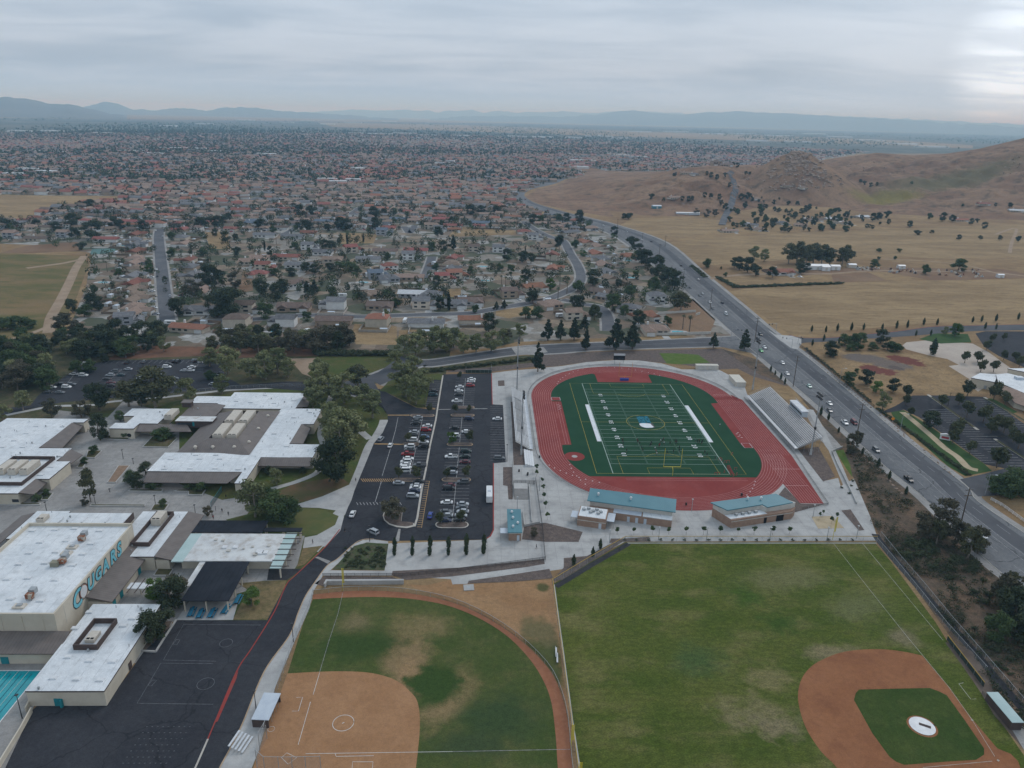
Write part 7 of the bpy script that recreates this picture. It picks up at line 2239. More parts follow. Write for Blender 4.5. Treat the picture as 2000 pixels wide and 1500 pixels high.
# traffic on the main road
def road_car(f,x,y,colr,kind,where,away):
    p = f(x,y,0.7)
    a = road_dir(p)
    car(p,a if away else a+math.pi,colr,kind,where,LZ[6])
for x,y,c,k in ((113,433,W_,'sedan'),(150,517,W_,'sedan'),(323,615,'pale green','sedan'),(482,750,W_,'sedan'),(482,805,G_,'sedan'),(600,899,W_,'pickup'),(845,1115,G_,'suv'),(1100,1342,B_,'pickup')):
    road_car(FE,x,y,c,k,'driving on the main road past the stadium',False)
p = FE(672,898,0.8)
car(p,road_dir(p)+math.pi,'maroon','van','driving beside the white pickup on the main road',LZ[6])
road_car(FF,1335,198,W_,'sedan','driving alone on the main road below the poles',False)
for x,y,c,k,aw in ((545,907,W_,'van',False),(527,853,B_,'sedan',True),(480,880,G_,'sedan',False),(467,850,W_,'sedan',False),(418,817,G_,'sedan',False),(430,808,S_,'sedan',False),(370,778,G_,'sedan',False),(410,739,W_,'sedan',True),(325,671,B_,'sedan',True),(280,684,W_,'sedan',False),(180,554,B_,'sedan',True),(713,1008,B_,'suv',False),(703,1030,B_,'suv',False),(135,545,W_,'sedan',False),(60,505,S_,'sedan',False),(733,1070,W_,'sedan',False)):
    road_car(FJ,x,y,c,k,'driving on the main road past the houses',aw)
road_car(FD,1497,14,'green','sedan','waiting at the junction',False)
for u,v,c in ((1070,412,'red'),(1112,424,W_),(1150,431,G_),(1178,441,W_),(1026,390,'red'),(1012,378,W_),(1022,370,G_),(1048,363,'red'),(1075,356,W_)):
    p = PX(u,v)
    car(p,road_dir(p),c,'sedan','on the distant bend of the main road',LZ[6],True)
# ------------------------------------------------------------------ people
def cloth(name,shirt,trousers,hair=(0.02,0.015,0.012)):
    m,t,b = nodes_of(name)
    N,Lk = t.nodes.new,t.links.new
    s = N('ShaderNodeSeparateXYZ')
    Lk(N('ShaderNodeTexCoord').outputs['Object'],s.inputs[0])
    mr = N('ShaderNodeMath')
    mr.operation = 'DIVIDE'
    Lk(s.outputs[2],mr.inputs[0])
    mr.inputs[1].default_value = 1.8
    rp = N('ShaderNodeValToRGB')
    rp.color_ramp.interpolation = 'CONSTANT'
    st = [(0.0,(0.03,0.03,0.03)),(0.05,(0.22,0.13,0.09)),(0.24,trousers),(0.52,shirt),(0.835,(0.22,0.13,0.09))]
    while len(rp.color_ramp.elements) < len(st):
        rp.color_ramp.elements.new(0.5)
    for e,(p_,c) in zip(rp.color_ramp.elements,st):
        e.position = p_
        e.color = c4(c)
    Lk(mr.outputs[0],rp.inputs[0])
    Lk(rp.outputs[0],b.inputs['Base Color'])
    b.inputs['Roughness'].default_value = 0.9
    return m
def body_mesh(name,pose):
    """one skinned figure; pose: stand,walk,run"""
    k = {'stand': (0.02,0.0),'walk': (0.22,0.18),'run': (0.36,0.32)}[pose]
    st,ar = k
    J = {'pelvis': (0,0,0.95),'waist': (0,0,1.10),'chest': (0.02,0,1.32),'neck': (0.03,0,1.50),'head': (0.05,0,1.62),'crown': (0.05,0,1.74),
         'hl': (0,0.10,0.90),'kl': (st*0.7+0.03,0.11,0.50),'al': (st,0.11,0.08),'tl': (st+0.16,0.12,0.04),
         'hr': (0,-0.10,0.90),'kr': (-st*0.2+0.05,-0.11,0.50),'ar': (-st,-0.11,0.10),'tr': (-st+0.15,-0.12,0.04),
         'sl': (0.02,0.19,1.43),'el': (-ar*0.5,0.25,1.16),'wl': (-ar*0.3+0.08+ar*0.4,0.24,0.93),'fl': (-ar*0.3+0.12+ar*0.4,0.23,0.84),
         'sr': (0.02,-0.19,1.43),'er': (ar*0.5,-0.25,1.16),'wr': (ar+0.10,-0.22,0.97),'fr': (ar+0.16,-0.21,0.90)}
    E_ = [('pelvis','waist'),('waist','chest'),('chest','neck'),('neck','head'),('head','crown'),('pelvis','hl'),('hl','kl'),('kl','al'),('al','tl'),('pelvis','hr'),('hr','kr'),('kr','ar'),('ar','tr'),
          ('chest','sl'),('sl','el'),('el','wl'),('wl','fl'),('chest','sr'),('sr','er'),('er','wr'),('wr','fr')]
    RD = {'pelvis': .15,'waist': .14,'chest': .16,'neck': .065,'head': .105,'crown': .075,'h': .10,'k': .065,'a': .045,'t': .035,'s': .075,'e': .047,'w': .035,'f': .035}
    names = list(J)
    me = bpy.data.meshes.new(name)
    me.from_pydata([J[n] for n in names],[(names.index(a),names.index(b)) for a,b in E_],[])
    ob = bpy.data.objects.new(name,me)
    COL.objects.link(ob)
    ob.modifiers.new('skin','SKIN')
    sv = me.skin_vertices[0].data if me.skin_vertices else None
    if sv is None:
        bm = bmesh.new()
        bm.from_mesh(me)
        bm.verts.layers.skin.verify()
        bm.to_mesh(me)
        bm.free()
        sv = me.skin_vertices[0].data
    for i,n in enumerate(names):
        r_ = RD.get(n,RD.get(n[0],.05))
        sv[i].radius = (r_,r_*(0.75 if n in ('pelvis','waist','chest') else 1))
        sv[i].use_root = n == 'pelvis'
    sub = ob.modifiers.new('sub','SUBSURF')
    sub.levels = 1
    dg = bpy.context.evaluated_depsgraph_get()
    out = bpy.data.meshes.new_from_object(ob.evaluated_get(dg))
    bpy.data.objects.remove(ob)
    bpy.data.meshes.remove(me)
    out.polygons.foreach_set('use_smooth',[True]*len(out.polygons))
    out.name = 'body'
    return out
BODY = {k: body_mesh(k,k) for k in ('stand','walk','run')}
HAIRM = mat('hair',(0.02,0.015,0.012),(0.035,0.026,0.02),8)
def hair_mesh():
    v,f = [],[]
    for i in range(5):
        for j in range(10):
            a,e = j*math.pi/5,i/4*math.pi/2
            v.append((0.04+0.118*math.cos(a)*math.cos(e),0.112*math.sin(a)*math.cos(e),1.66+0.155*math.sin(e)))
    for i in range(4):
        for j in range(10):
            f.append((i*10+j,i*10+(j+1) % 10,(i+1)*10+(j+1) % 10,(i+1)*10+j))
    return MB().add(v,f).mesh('hair',HAIRM)
HAIR = hair_mesh()
CL = {'black': cloth('black_kit',(0.015,0.015,0.018),(0.02,0.02,0.024)),'maroon': cloth('maroon_kit',(0.10,0.02,0.02),(0.018,0.018,0.02)),'white': cloth('white_shirt',(0.60,0.61,0.62),(0.03,0.03,0.04)),'red': cloth('red_shirt',(0.30,0.03,0.035),(0.02,0.02,0.025)),'grey': cloth('grey_shirt',(0.16,0.17,0.18),(0.03,0.035,0.05))}
for m_ in BODY.values():
    m_.materials.clear()
    m_.materials.append(CL['black'])
_pc = [0]
PV = {'stand': 'standing','walk': 'walking','run': 'running'}
def person(p,shirt,pose,where,z=LZ[5]):
    _pc[0] += 1
    lab = 'person in %s top %s %s' % (shirt,PV[pose],where)
    t = thing('person',lab,'person',(p[0],p[1],z-0.02),random.Random(_pc[0]).uniform(0,6.28),group=lab)
    o = obj('body',BODY[pose],t)
    o.material_slots[0].link = 'OBJECT'
    o.material_slots[0].material = CL[shirt]
    obj('hair',HAIR,t)
poses = ['stand','stand','walk','run']
for i,(x,y,c) in enumerate(((400,505,'maroon'),(410,555,'black'),(395,520,'black'),(600,510,'maroon'),(612,530,'maroon'),(635,560,'black'),(790,570,'black'),(802,545,'black'),(780,580,'black'),(930,520,'white'),(955,520,'black'),(978,550,'white'),(970,500,'maroon'),(915,578,'red'),(905,585,'red'),(850,625,'white'),(865,665,'red'),(875,700,'white'),
                               (1060,555,'black'),(1140,535,'maroon'),(1155,525,'black'),(1152,552,'black'),(1130,520,'black'),(1440,530,'black'),(1470,535,'black'),(1500,545,'black'),(1465,520,'maroon'),(1510,530,'black'),(1415,510,'grey'),(665,615,'black'),(680,650,'black'),(453,655,'black'),(993,650,'black'),(1022,685,'black'),(1107,665,'black'),(1190,615,'black'),(1193,655,'black'),(1545,680,'black'),(1575,715,'black'),(1690,760,'black'))):
    person(FP(x,y+10),c,poses[i % 4],'at practice on the football field')
person(FP(1755,310),'white','stand','alone on the turf by the far sideline')
person(PX(1449,971),'black','stand','on the track bend behind the team building',LZ[5])
for x,y,c in ((1185,885,'black'),(1192,898,'red'),(1240,860,'black'),(1275,878,'black'),(1262,780,'black'),(1205,850,'grey')):
    person(FA(x,y),c,'stand','gathered by the courtyard gate',LZ[3])
person(FA(1745,1035),'black','walk','on the walk by the lunch hall',LZ[5])
person(FA(1925,970),'black','walk','crossing the school drive',LZ[4])
person(FC(380,1045),'black','walk','on the walk beside the sloping lawn',LZ[5])
person(FX(575,1455),'black','walk','on the ramp beside the ticket building',LZ[3])
# hurdles
HB = MB().box(-0.6,0.6,-0.03,0.03,0.85,0.98).mesh('crossbar',M['red'])
HL = MB().box(-0.04,0.04,-0.35,0.35,0,0.06).box(-0.03,0.03,-0.03,0.03,0.06,0.9).mesh('leg',M['red'])
def hurdle(p,rz,where):
    t = thing('hurdle','red track hurdle '+where,'hurdle',(p[0],p[1],LZ[6]),rz,group='red hurdles '+where)
    obj('crossbar',HB,t)
    for s in (-0.55,0.55):
        obj('leg',HL,t,(s,0,0))
for i in range(11):
    hurdle(FP(1872+i*5.5,880+i*11),0.1,'stacked at the corner of the football field')
for x,y,r_ in ((1755,772,.4),(1780,785,1),(1830,815,.2),(1870,808,.1),(1925,700,.8),(1820,945,1.2),(1700,978,0),(1740,976,0),(1975,910,.1),(1990,985,1),(1950,1000,0.8)):
    hurdle(FP(x,y),r_,'scattered near the corner of the football field')
# ------------------------------------------------------------------ houses
RC = {'grey': mat('grey_shingles',(0.125,0.125,0.132),(0.175,0.175,0.182),0.6,rand=0.15),'brown': mat('brown_shingles',(0.13,0.095,0.08),(0.17,0.128,0.108),0.6,rand=0.15),'red': mat('red_tiles',(0.205,0.082,0.066),(0.245,0.105,0.085),0.6,rand=0.2),
      'tan': mat('tan_shingles',(0.215,0.155,0.122),(0.27,0.20,0.16),0.6,rand=0.15),'orange': mat('orange_tiles',(0.245,0.112,0.076),(0.285,0.135,0.093),0.6,rand=0.15),'white': mat('white_roofing',(0.48,0.49,0.50),(0.55,0.56,0.57),0.6),'blue': mat('blue_grey_shingles',(0.11,0.14,0.18),(0.14,0.17,0.21),0.6)}
WC = {'cream': mat('cream_render',(0.46,0.41,0.34),(0.54,0.48,0.40),0.4,rand=0.12),'white': mat('white_render',(0.58,0.58,0.57),(0.66,0.66,0.65),0.4,rand=0.1),'tan': mat('tan_render',(0.33,0.26,0.20),(0.38,0.30,0.23),0.4,rand=0.12),'grey': mat('grey_render',(0.30,0.31,0.33),(0.35,0.36,0.38),0.4,rand=0.12)}
def gable(mb,x0,x1,y0,y1,z0,zr,along='x',ov=0.5):
    x0,x1,y0,y1 = x0-ov,x1+ov,y0-ov,y1+ov
    if along == 'x':
        ym = (y0+y1)/2
        v = [(x0,y0,z0),(x1,y0,z0),(x1,y1,z0),(x0,y1,z0),(x0,ym,zr),(x1,ym,zr)]
        f = [(0,1,5,4),(2,3,4,5),(0,4,3),(1,2,5),(3,2,1,0)]
    else:
        xm = (x0+x1)/2
        v = [(x0,y0,z0),(x1,y0,z0),(x1,y1,z0),(x0,y1,z0),(xm,y0,zr),(xm,y1,zr)]
        f = [(1,2,5,4),(3,0,4,5),(0,1,4),(2,3,5),(3,2,1,0)]
    mb.add(v,f)
def hip(mb,x0,x1,y0,y1,z0,zr,ov=0.5):
    x0,x1,y0,y1 = x0-ov,x1+ov,y0-ov,y1+ov
    ym,d = (y0+y1)/2,(y1-y0)/2
    if x1-x0 > y1-y0:
        a,b = (x0+d*0.9,ym,zr),(x1-d*0.9,ym,zr)
        v = [(x0,y0,z0),(x1,y0,z0),(x1,y1,z0),(x0,y1,z0),a,b]
        mb.add(v,[(0,1,5,4),(2,3,4,5),(3,0,4),(1,2,5),(3,2,1,0)])
    else:
        xm,d = (x0+x1)/2,(x1-x0)/2
        a,b = (xm,y0+d*0.9,zr),(xm,y1-d*0.9,zr)
        v = [(x0,y0,z0),(x1,y0,z0),(x1,y1,z0),(x0,y1,z0),a,b]
        mb.add(v,[(1,2,5,4),(3,0,4,5),(0,1,4),(2,3,5),(3,2,1,0)])
def house_kind(k):
    w,r,extra = MB(),MB(),[]
    def win(x0,x1,y,z0,z1):
        extra.append(('window',MB().box(x0,x1,y-0.06,y+0.02,z0,z1).mesh('window',M['glass'])))
    def gdoor(x0,x1,y):
        extra.append(('garage_door',MB().box(x0,x1,y-0.07,y+0.02,0.02,2.2).mesh('garage_door',M['white'])))
    if k == 0:
        w.box(-8.5,8.5,-4,6,0,2.8)
        w.box(2,8.5,-8.5,-4.01,0,2.8)
        gable(r,-8.5,8.5,-4,6,2.8,5.0,'x')
        gable(r,2,8.5,-8.5,0,2.79,4.6,'y')
        w.add([(2,-8.45,2.79),(8.5,-8.45,2.79),(5.25,-8.45,4.3)],[(0,1,2)])
        gdoor(3,7.6,-8.5)
        win(-6.5,-4,-4,1,2.2); win(-2.5,-0.5,-4,1,2.2)
    elif k == 1:
        w.box(-7.5,7.5,-5,6,0,2.8)
        w.box(-7.5,-1,-9,-5.01,0,2.8)
        hip(r,-7.5,7.5,-5,6,2.8,5.2)
        hip(r,-7.5,-1,-9,0,2.79,4.7)
        gdoor(-6.6,-2,-9)
        win(1,3.5,-5,1,2.2); win(4.6,6.5,-5,1,2.2)
    elif k == 2:
        w.box(-6.5,5,-4.5,5,0,5.3)
        w.box(5.01,10.5,-6,3,0,2.8)
        gable(r,-6.5,5,-4.5,5,5.3,7.6,'x')
        gable(r,5.5,10.5,-6,3,2.8,4.4,'y')
        gdoor(5.6,9.9,-6)
        for z in (1,3.7):
            win(-5.2,-3.2,-4.5,z,z+1.2); win(-0.5,2.5,-4.5,z,z+1.2)
    elif k == 3:
        w.box(-11,11,-4.5,4.5,0,2.8)
        gable(r,-11,11,-4.5,4.5,2.8,4.9,'x',0.8)
        gdoor(5.6,10.2,-4.5)
        for x in (-9,-5,-1):
            win(x,x+2,-4.5,1,2.2)
    elif k == 4:
        w.box(-6.5,6.5,-5.5,5.5,0,5.4)
        w.box(-6.5,-0.5,-9,-5.51,0,2.8)
        hip(r,-6.5,6.5,-5.5,5.5,5.4,7.8)
        gable(r,-6.5,-0.5,-9,-5.52,2.8,4.3,'y')
        gdoor(-5.8,-1.2,-9)
        for x in (-5,-1,3):
            win(x,x+1.8,-5.5,3.7,4.9)
        win(1.5,4.5,-5.5,0.9,2.2)
    elif k == 5:        # twin gabled front
        w.box(-10,10,-4.5,5,0,2.8)
        gable(r,-10,10,-4.5,5,2.8,5.2,'x',0.7)
        for x in (-9.5,3.5):
            gable(r,x,x+6,-6.2,0,2.79,5.0,'y')
            w.box(x,x+6,-5.8,-4.51,0,2.8)
            w.add([(x,-6.15,2.79),(x+6,-6.15,2.79),(x+3,-6.15,4.7)],[(0,1,2)])
        gdoor(4.2,8.8,-5.8)
        win(-8.2,-4.8,-5.8,0.9,2.2); win(-2,2,-4.5,0.9,2.2)
    ch = MB().box(-4.6,-3.6,1.5,2.7,2.5,6.3 if k not in (2,4) else 8.6).mesh('chimney',WC['white'])
    return w.mesh('wall',WC['cream']),r.mesh('roof',RC['grey']),extra,ch
HK = [house_kind(k) for k in range(6)]
HPOS = []
KD = ['low house with gabled garage','low hip house','two storey house with side garage','long ranch house','two storey hip house','low house with twin gables']
def house(p,k,roof,wall,rz,where,z=0.03,sc=1.0,simple=False,chim=True):
    w,r,ex,ch = HK[k]
    lab = '%s roofed %s %s' % (roof,KD[k],where)
    t = thing('house',lab,'house',(p[0],p[1],z),rz,group=lab,sc=sc)
    t['where'] = where
    o = obj('wall',w,t)
    o.material_slots[0].link = 'OBJECT'
    o.material_slots[0].material = WC[wall]
    o = obj('roof',r,t)
    o.material_slots[0].link = 'OBJECT'
    o.material_slots[0].material = RC[roof]
    if chim:
        obj('chimney',ch,o)
    for n,me in ex:
        obj(n,me,t)
    HPOS.append((p[0],p[1]))
hr = random.Random(11)
def houses(f,lst,where,rz=0.0):
    for it in lst:
        x,y,roof,k = it[:4]
        a = it[4] if len(it) > 4 else rz
        wall = it[5] if len(it) > 5 else hr.choice(['cream','cream','white','tan','grey'])
        house(f(x,y,3.0),k,roof,wall,a+hr.uniform(-0.05,0.05),where,sc=1.1*hr.uniform(0.95,1.05),chim=hr.random() < 0.5)
Q = math.pi/2
houses(FK,[(1060,308,'red',0),(1050,350,'grey',1),(1055,388,'grey',0),(1060,438,'red',0),(1055,490,'tan',1),(1055,530,'tan',0),(1060,568,'tan',1),(1045,632,'grey',0),(1050,688,'red',0),(1045,738,'tan',0),(1050,778,'tan',1),(1045,818,'tan',0),(1045,872,'tan',1),(1050,918,'tan',0)],'on the west side of the straight street',Q)
houses(FK,[(1415,268,'red',0),(1420,330,'grey',1),(1430,380,'tan',0),(1462,505,'red',0),(1478,560,'grey',1),(1495,625,'grey',0),(1520,690,'grey',1),(1560,752,'tan',0)],'on the east side of the straight street',-Q)
houses(FK,[(985,970,'grey',2,0.2,'grey'),(1575,895,'grey',5,0.0,'white'),(1480,1030,'orange',3,-0.15,'cream')],'at the near end of the straight street')
houses(FK,[(140,218,'grey',0),(320,215,'tan',0),(470,208,'grey',1),(90,315,'tan',2),(290,340,'brown',3),(500,308,'tan',2),(830,210,'tan',0),(1030,208,'red',3),(1195,215,'red',0),(690,125,'red',0),(760,132,'grey',0),(1400,215,'tan',3),(1380,130,'red',0),(1880,120,'red',3),(1860,208,'tan',0),(1970,218,'blue',0),(830,345,'red',3),(900,130,'grey',3),(1270,130,'tan',0),(600,130,'grey',1),(240,250,'tan',1)],'beyond the west fields')
houses(FL,[(320,882,'brown',2,0,'cream'),(700,872,'brown',5,0,'tan'),(1020,855,'grey',2,3.14,'white'),(1370,862,'brown',0,0,'tan'),(1700,852,'grey',2,0,'cream'),(1950,845,'grey',0,0,'white')],'on the far side of the front street')
houses(FL,[(250,992,'brown',4,3.14,'cream'),(630,988,'grey',2,3.14,'white'),(1010,972,'brown',3,3.14,'tan'),(1350,988,'orange',4,3.14,'cream'),(1730,992,'grey',3,3.14,'white')],'on the near side of the front street')
houses(FL,[(690,690,'brown',0,0.9,'white'),(460,562,'red',2,0,'cream'),(640,482,'red',3,0,'cream'),(740,545,'grey',3,0,'white'),(920,447,'grey',0,0,'white'),(810,405,'grey',2,0,'white'),(1145,428,'red',2,0.5,'cream'),(1410,437,'brown',3,0,'cream'),(1650,432,'red',3,0,'cream'),(1600,480,'grey',2,0,'white'),(1280,497,'grey',3,0,'white'),(1440,572,'red',4,0.5,'white'),(1340,628,'blue',2,0.3,'grey'),(1440,648,'grey',1,0.2,'grey'),(1300,768,'tan',1,0.3,'tan'),(1640,768,'white',3,0,'grey'),(470,312,'grey',3,0,'white'),(690,322,'grey',3,0,'white'),(810,295,'red',0,0,'cream'),(1390,292,'blue',2,0,'grey'),(1430,258,'red',0,0,'cream'),(1000,502,'tan',0,0,'cream'),(430,490,'tan',0,0,'cream'),(350,520,'tan',0,0,'cream'),(420,612,'red',1,0,'cream'),(1600,640,'tan',3,0,'tan'),(1770,775,'grey',1,0,'grey'),
            (200,215,'tan',0),(330,205,'blue',3),(560,215,'tan',0),(640,110,'red',3),(280,115,'red',3),(870,110,'red',3),(930,205,'blue',3),(780,195,'tan',3),(1140,185,'tan',3),(1520,190,'blue',3),(1640,200,'tan',0),(1850,190,'red',3),(1760,250,'tan',2),(480,120,'tan',0),(1000,130,'grey',0),(1540,110,'tan',0),(1700,120,'tan',0),(1850,110,'tan',0),(1940,240,'red',3)],'on the middle blocks above the hedge')
houses(FM,[(250,752,'brown',0,0.1,'white'),(530,702,'brown',2,0.25,'tan'),(695,652,'orange',0,0.5,'cream'),(285,878,'orange',3,3.2,'cream'),(820,772,'tan',1,0.3,'tan'),(985,852,'tan',2,0.2,'cream'),(1170,685,'brown',0,-0.6,'tan'),(1225,725,'grey',0,-0.6,'tan'),(1240,612,'tan',2,-1.2,'cream'),(1230,545,'grey',0,-1.3,'cream'),(1195,492,'tan',0,-1.3,'cream'),(1190,452,'grey',1,-1.3,'cream'),(1140,412,'orange',0,-1.2,'cream'),(1060,332,'orange',0,-1,'cream'),(845,522,'orange',0,1.4,'cream'),(830,440,'red',2,1.4,'cream'),(770,370,'tan',3,0.3,'cream'),(960,265,'grey',3,0.6,'cream'),(1005,295,'tan',0,0.6,'cream'),(700,300,'grey',2,0,'white'),(630,258,'red',1,0,'cream'),(490,192,'tan',0,0.3,'tan'),(550,156,'orange',3,0,'cream'),(320,198,'blue',3,0,'grey'),(280,382,'brown',2,0,'cream'),(455,388,'grey',2,0,'white'),(130,445,'red',0,1.4,'cream'),(115,485,'tan',1,1.4,'cream'),(110,525,'grey',0,1.4,'cream'),(140,570,'orange',2,0.3,'cream'),(55,590,'red',2,0.2,'cream'),
            (1570,735,'grey',4,0,'white'),(1380,798,'grey',1,-0.4,'cream'),(1470,855,'orange',0,0.5,'cream'),(1560,950,'tan',1,0,'cream'),(1375,432,'orange',1,0,'cream'),(1155,362,'tan',0,-1.2,'cream'),(860,225,'tan',0),(760,160,'brown',3),(390,160,'tan',0),(60,170,'red',3),(1110,235,'tan',1),(640,130,'tan',0),(230,165,'tan',3)],'by the winding street')
house(FJ(815,700,3),5,'orange','white',0.1,'in the farmstead windbreak',sc=1.1)
house(FJ(855,700,3),1,'orange','white',0.1,'beside the farmstead windbreak',sc=0.7)
def shed(p,lx,ly,h,m1,m2,label,rz=0.0,grp=None,z=0.02):
    t = thing('shed',label,'shed',(p[0],p[1],z),rz,group=grp)
    MB().box(-lx/2,lx/2,-ly/2,ly/2,0,h).build('wall',m1,t)
    mb = MB()
    gable(mb,-lx/2,lx/2,-ly/2,ly/2,h,h+ly*0.16,'x',0.3)
    mb.build('roof',m2,t)
    MB().box(-1.2,1.2,-ly/2-0.05,-ly/2,0.02,h*0.8).build('door',M['block_light'],t)
shed(FJ(985,680,2),24,9,4,M['white'],M['white'],'long white farm shed beside the windbreak')
shed(FJ(1030,686,2),8,6,4,M['white'],M['white'],'white trailer shaped shed at the end of the long farm shed')
shed(FJ(1075,682,2),9,7,4,M['white'],M['white'],'square white farm shed by the last eucalyptus')
shed(FJ(1158,672,2),8,6,3.4,M['beige'],M['bluewhite'],'beige farm shed beside the dirt track')
shed(FJ(1400,676,2),7,5,3,M['white'],M['white'],'small white shed on the bare paddock')
shed(FJ(1884,720,2),6,4,3,M['white'],M['bluewhite'],'white trailer shed beyond the scrap heaps')
p = on_hill(1282,407)
shed(p,14,9,4,M['teal'],M['bluewhite'],'teal walled shed with pale roof on the brown slope',0.1,z=p.z-0.3)
p = on_hill(1343,419)
shed(p,36,6,3,M['bluewhite'],M['white'],'long white roofed stable at the edge of the field',0,z=p.z-0.3)
for (x,y,rf,k) in ((1690,455,'orange',3),(1800,378,'red',3),(1960,410,'white',3),(1210,440,'white',3),(690,350,'tan',1),(660,480,'grey',3),(560,510,'tan',3),(980,455,'brown',3),(1065,450,'white',3),(350,225,'tan',3),(290,345,'tan',3),(390,232,'grey',1),(840,292,'brown',3),(920,298,'tan',1),(700,500,'tan',1),(910,480,'tan',0),(820,470,'grey',1),(1130,470,'tan',1)):
    p = on_hill(1200+x/2.5,250+y/2.5)
    house(p,k,rf,'cream',hr.uniform(-.4,.4),'on the lots below the rocky hill',z=p.z-0.6)
p = on_hill(1200+495/2.5,250+183/2.5)
house(p,4,'brown','tan',0.1,'on top of the brown knoll',z=p.z-0.8,sc=1.5)
p = on_hill(1200+545/2.5,250+186/2.5)
house(p,3,'brown','tan',0.05,'on top of the brown knoll',z=p.z-0.8,sc=1.2)
# streets near the campus
STREETS = [(tr(FK,[(1250,270),(1240,330),(1255,500),(1285,800),(1310,990)]),10),(tr(FL,[(-100,1000),(200,985),(420,970),(860,942),(1230,955),(1480,945),(2000,930)])+tr(FM,[(300,835),(430,810),(640,775),(820,735),(940,685),(1010,640),(1035,580),(1010,500),(960,420),(925,350),(900,320)]),9),
           (tr(FM,[(900,320),(830,305),(740,265),(660,215),(630,190)]),9),(tr(FM,[(1050,778),(1150,795),(1200,830),(1225,890),(1232,970)]),9),(tr(FM,[(1050,778),(900,745)]),8),(tr(FL,[(1775,485),(1760,540),(1720,640),(1670,660)]),9),(tr(FL,[(580,310),(640,300),(720,255)]),9),(tr(FL,[(1560,250),(1600,300),(1640,240)]),8),(tr(FL,[(1140,150),(1220,95)]),8),(tr(FL,[(300,60),(420,20)]),8)]
for pts,w in STREETS:
    sl = smooth_line(pts)
    ribbon('pavement',sl,w+3.4,3,M['concrete_old'])
    ribbon('street',sl,w,4,M['street'])
# ------------------------------------------------------------------ the rest of the town
NBp = [(p[0],p[1]) for p in NB]
line_pts = [(p[0],p[1]) for s,_ in STREETS for p in smooth_line(s)]+[(p.x,p.y) for p in RLs[::2]]
_cell = {}
def addc(p):
    _cell.setdefault((int(p[0]//20),int(p[1]//20)),[]).append(p)
for p in HPOS+line_pts:
    addc(p)
def crowded(p,d):
    i,j = int(p[0]//20),int(p[1]//20)
    for a in (i-1,i,i+1):
        for b in (j-1,j,j+1):
            for q in _cell.get((a,b),()):
                if (q[0]-p[0])**2+(q[1]-p[1])**2 < d*d:
                    return True
    return False
def vis(p):
    d = Vector((p[0],p[1],0))-CAM
    z_ = d.dot(CF)
    if z_ < 1:
        return None
    return 1000+FPX*d.dot(CR)/z_,750+FPX*d.dot(CD)/z_
cand = []
gr = random.Random(21)
grid_rows = []
y = 330.0
k = 0
while y < 3000:
    grid_rows.append((y,k))
    y += 27 if k % 2 == 0 else 35
    k += 1
gstreet = MB()
for (y,k) in grid_rows:
    x = -2200.0+gr.uniform(0,20)
    while x < 1500:
        x += 18.5*gr.uniform(0.92,1.15)
        sh = 26*math.sin(x*0.006+y*0.003)+12*math.sin(x*0.017)
        p = (x+8*math.sin(y*0.01),y+sh)
        uv = vis(p)
        if uv is None or not (-60 < uv[0] < 2060) or uv[1] > 452:
            continue
        if not inside(p,NBp) or hill_z(*p) > 0 or crowded(p,15.5):
            continue
        cand.append((p,k,uv))
        addc(p)
cand.sort(key=lambda c: -c[2][1])
def roofpick(p):
    n = mnoise.noise(Vector((p[0]*0.004,p[1]*0.004,3)))
    if n > 0.18 and gr.random() < 0.6:
        return gr.choice(['red','orange','red','tan'])
    return gr.choice(['grey','tan','tan','brown','tan','grey','brown','red','tan','orange'])
n_ind = max(0,300-len(HPOS))
for (p,k,uv) in cand[:n_ind]:
    house(p,gr.choice([0,0,1,2,3,4,1]),roofpick(p),gr.choice(['cream','cream','white','tan','grey']),(0 if k % 2 else math.pi)+gr.uniform(-.12,.12),'in the dense rows beyond the middle blocks',sc=0.95,chim=False)
print('houses',len(HPOS),'candidates',len(cand))
# far houses joined: box plus gable
def far_houses(pts,name,label):
    tv = np.array([(-1,-1,0),(1,-1,0),(1,1,0),(-1,1,0),(-1,-1,1),(1,-1,1),(1,1,1),(-1,1,1),(-1.06,-1.1,1),(1.06,-1.1,1),(1.06,1.1,1),(-1.06,1.1,1),(-1.06,0,1.75),(1.06,0,1.75)],float)
    tf = np.array([(0,1,5,4),(1,2,6,5),(2,3,7,6),(3,0,4,7),(8,9,13,12),(10,11,12,13),(8,12,11,8),(9,10,13,9)])
    tfi = tf[:6]
    n = len(pts)
    P_ = np.array([(p[0],p[1]) for p in pts])
    rg = np.random.default_rng(n)
    hx = rg.uniform(6.5,10.5,n)
    hy = rg.uniform(4.6,6.2,n)
    hz = np.where(rg.random(n) < 0.4,4.6,2.9)*rg.uniform(0.95,1.1,n)
    a = rg.normal(0,0.15,n)+np.where(rg.random(n) < 0.3,Q,0)
    V = tv[None]*np.stack([hx,hy,hz],1)[:,None]
    ca,sa = np.cos(a)[:,None],np.sin(a)[:,None]
    X = V[...,0]*ca-V[...,1]*sa+P_[:,None,0]
    Y = V[...,0]*sa+V[...,1]*ca+P_[:,None,1]
    V = np.stack([X,Y,V[...,2]],2).reshape(-1,3)
    Fc = (tfi[None]+(np.arange(n)*14)[:,None,None]).reshape(-1,4)
    ri = np.array([{'grey': 0,'tan': 1,'brown': 2,'red': 3,'orange': 4}[roofpick(p)] for p in pts])
    wi = 5+rg.integers(0,3,n)
    mi = np.stack([wi,wi,wi,wi,ri,ri],1).ravel()
    me = np_mesh(name,V,Fc,[RC['grey'],RC['tan'],RC['brown'],RC['red'],RC['orange'],WC['cream'],WC['white'],WC['tan']],mi)
    stuff(obj(name,me),label,'houses')
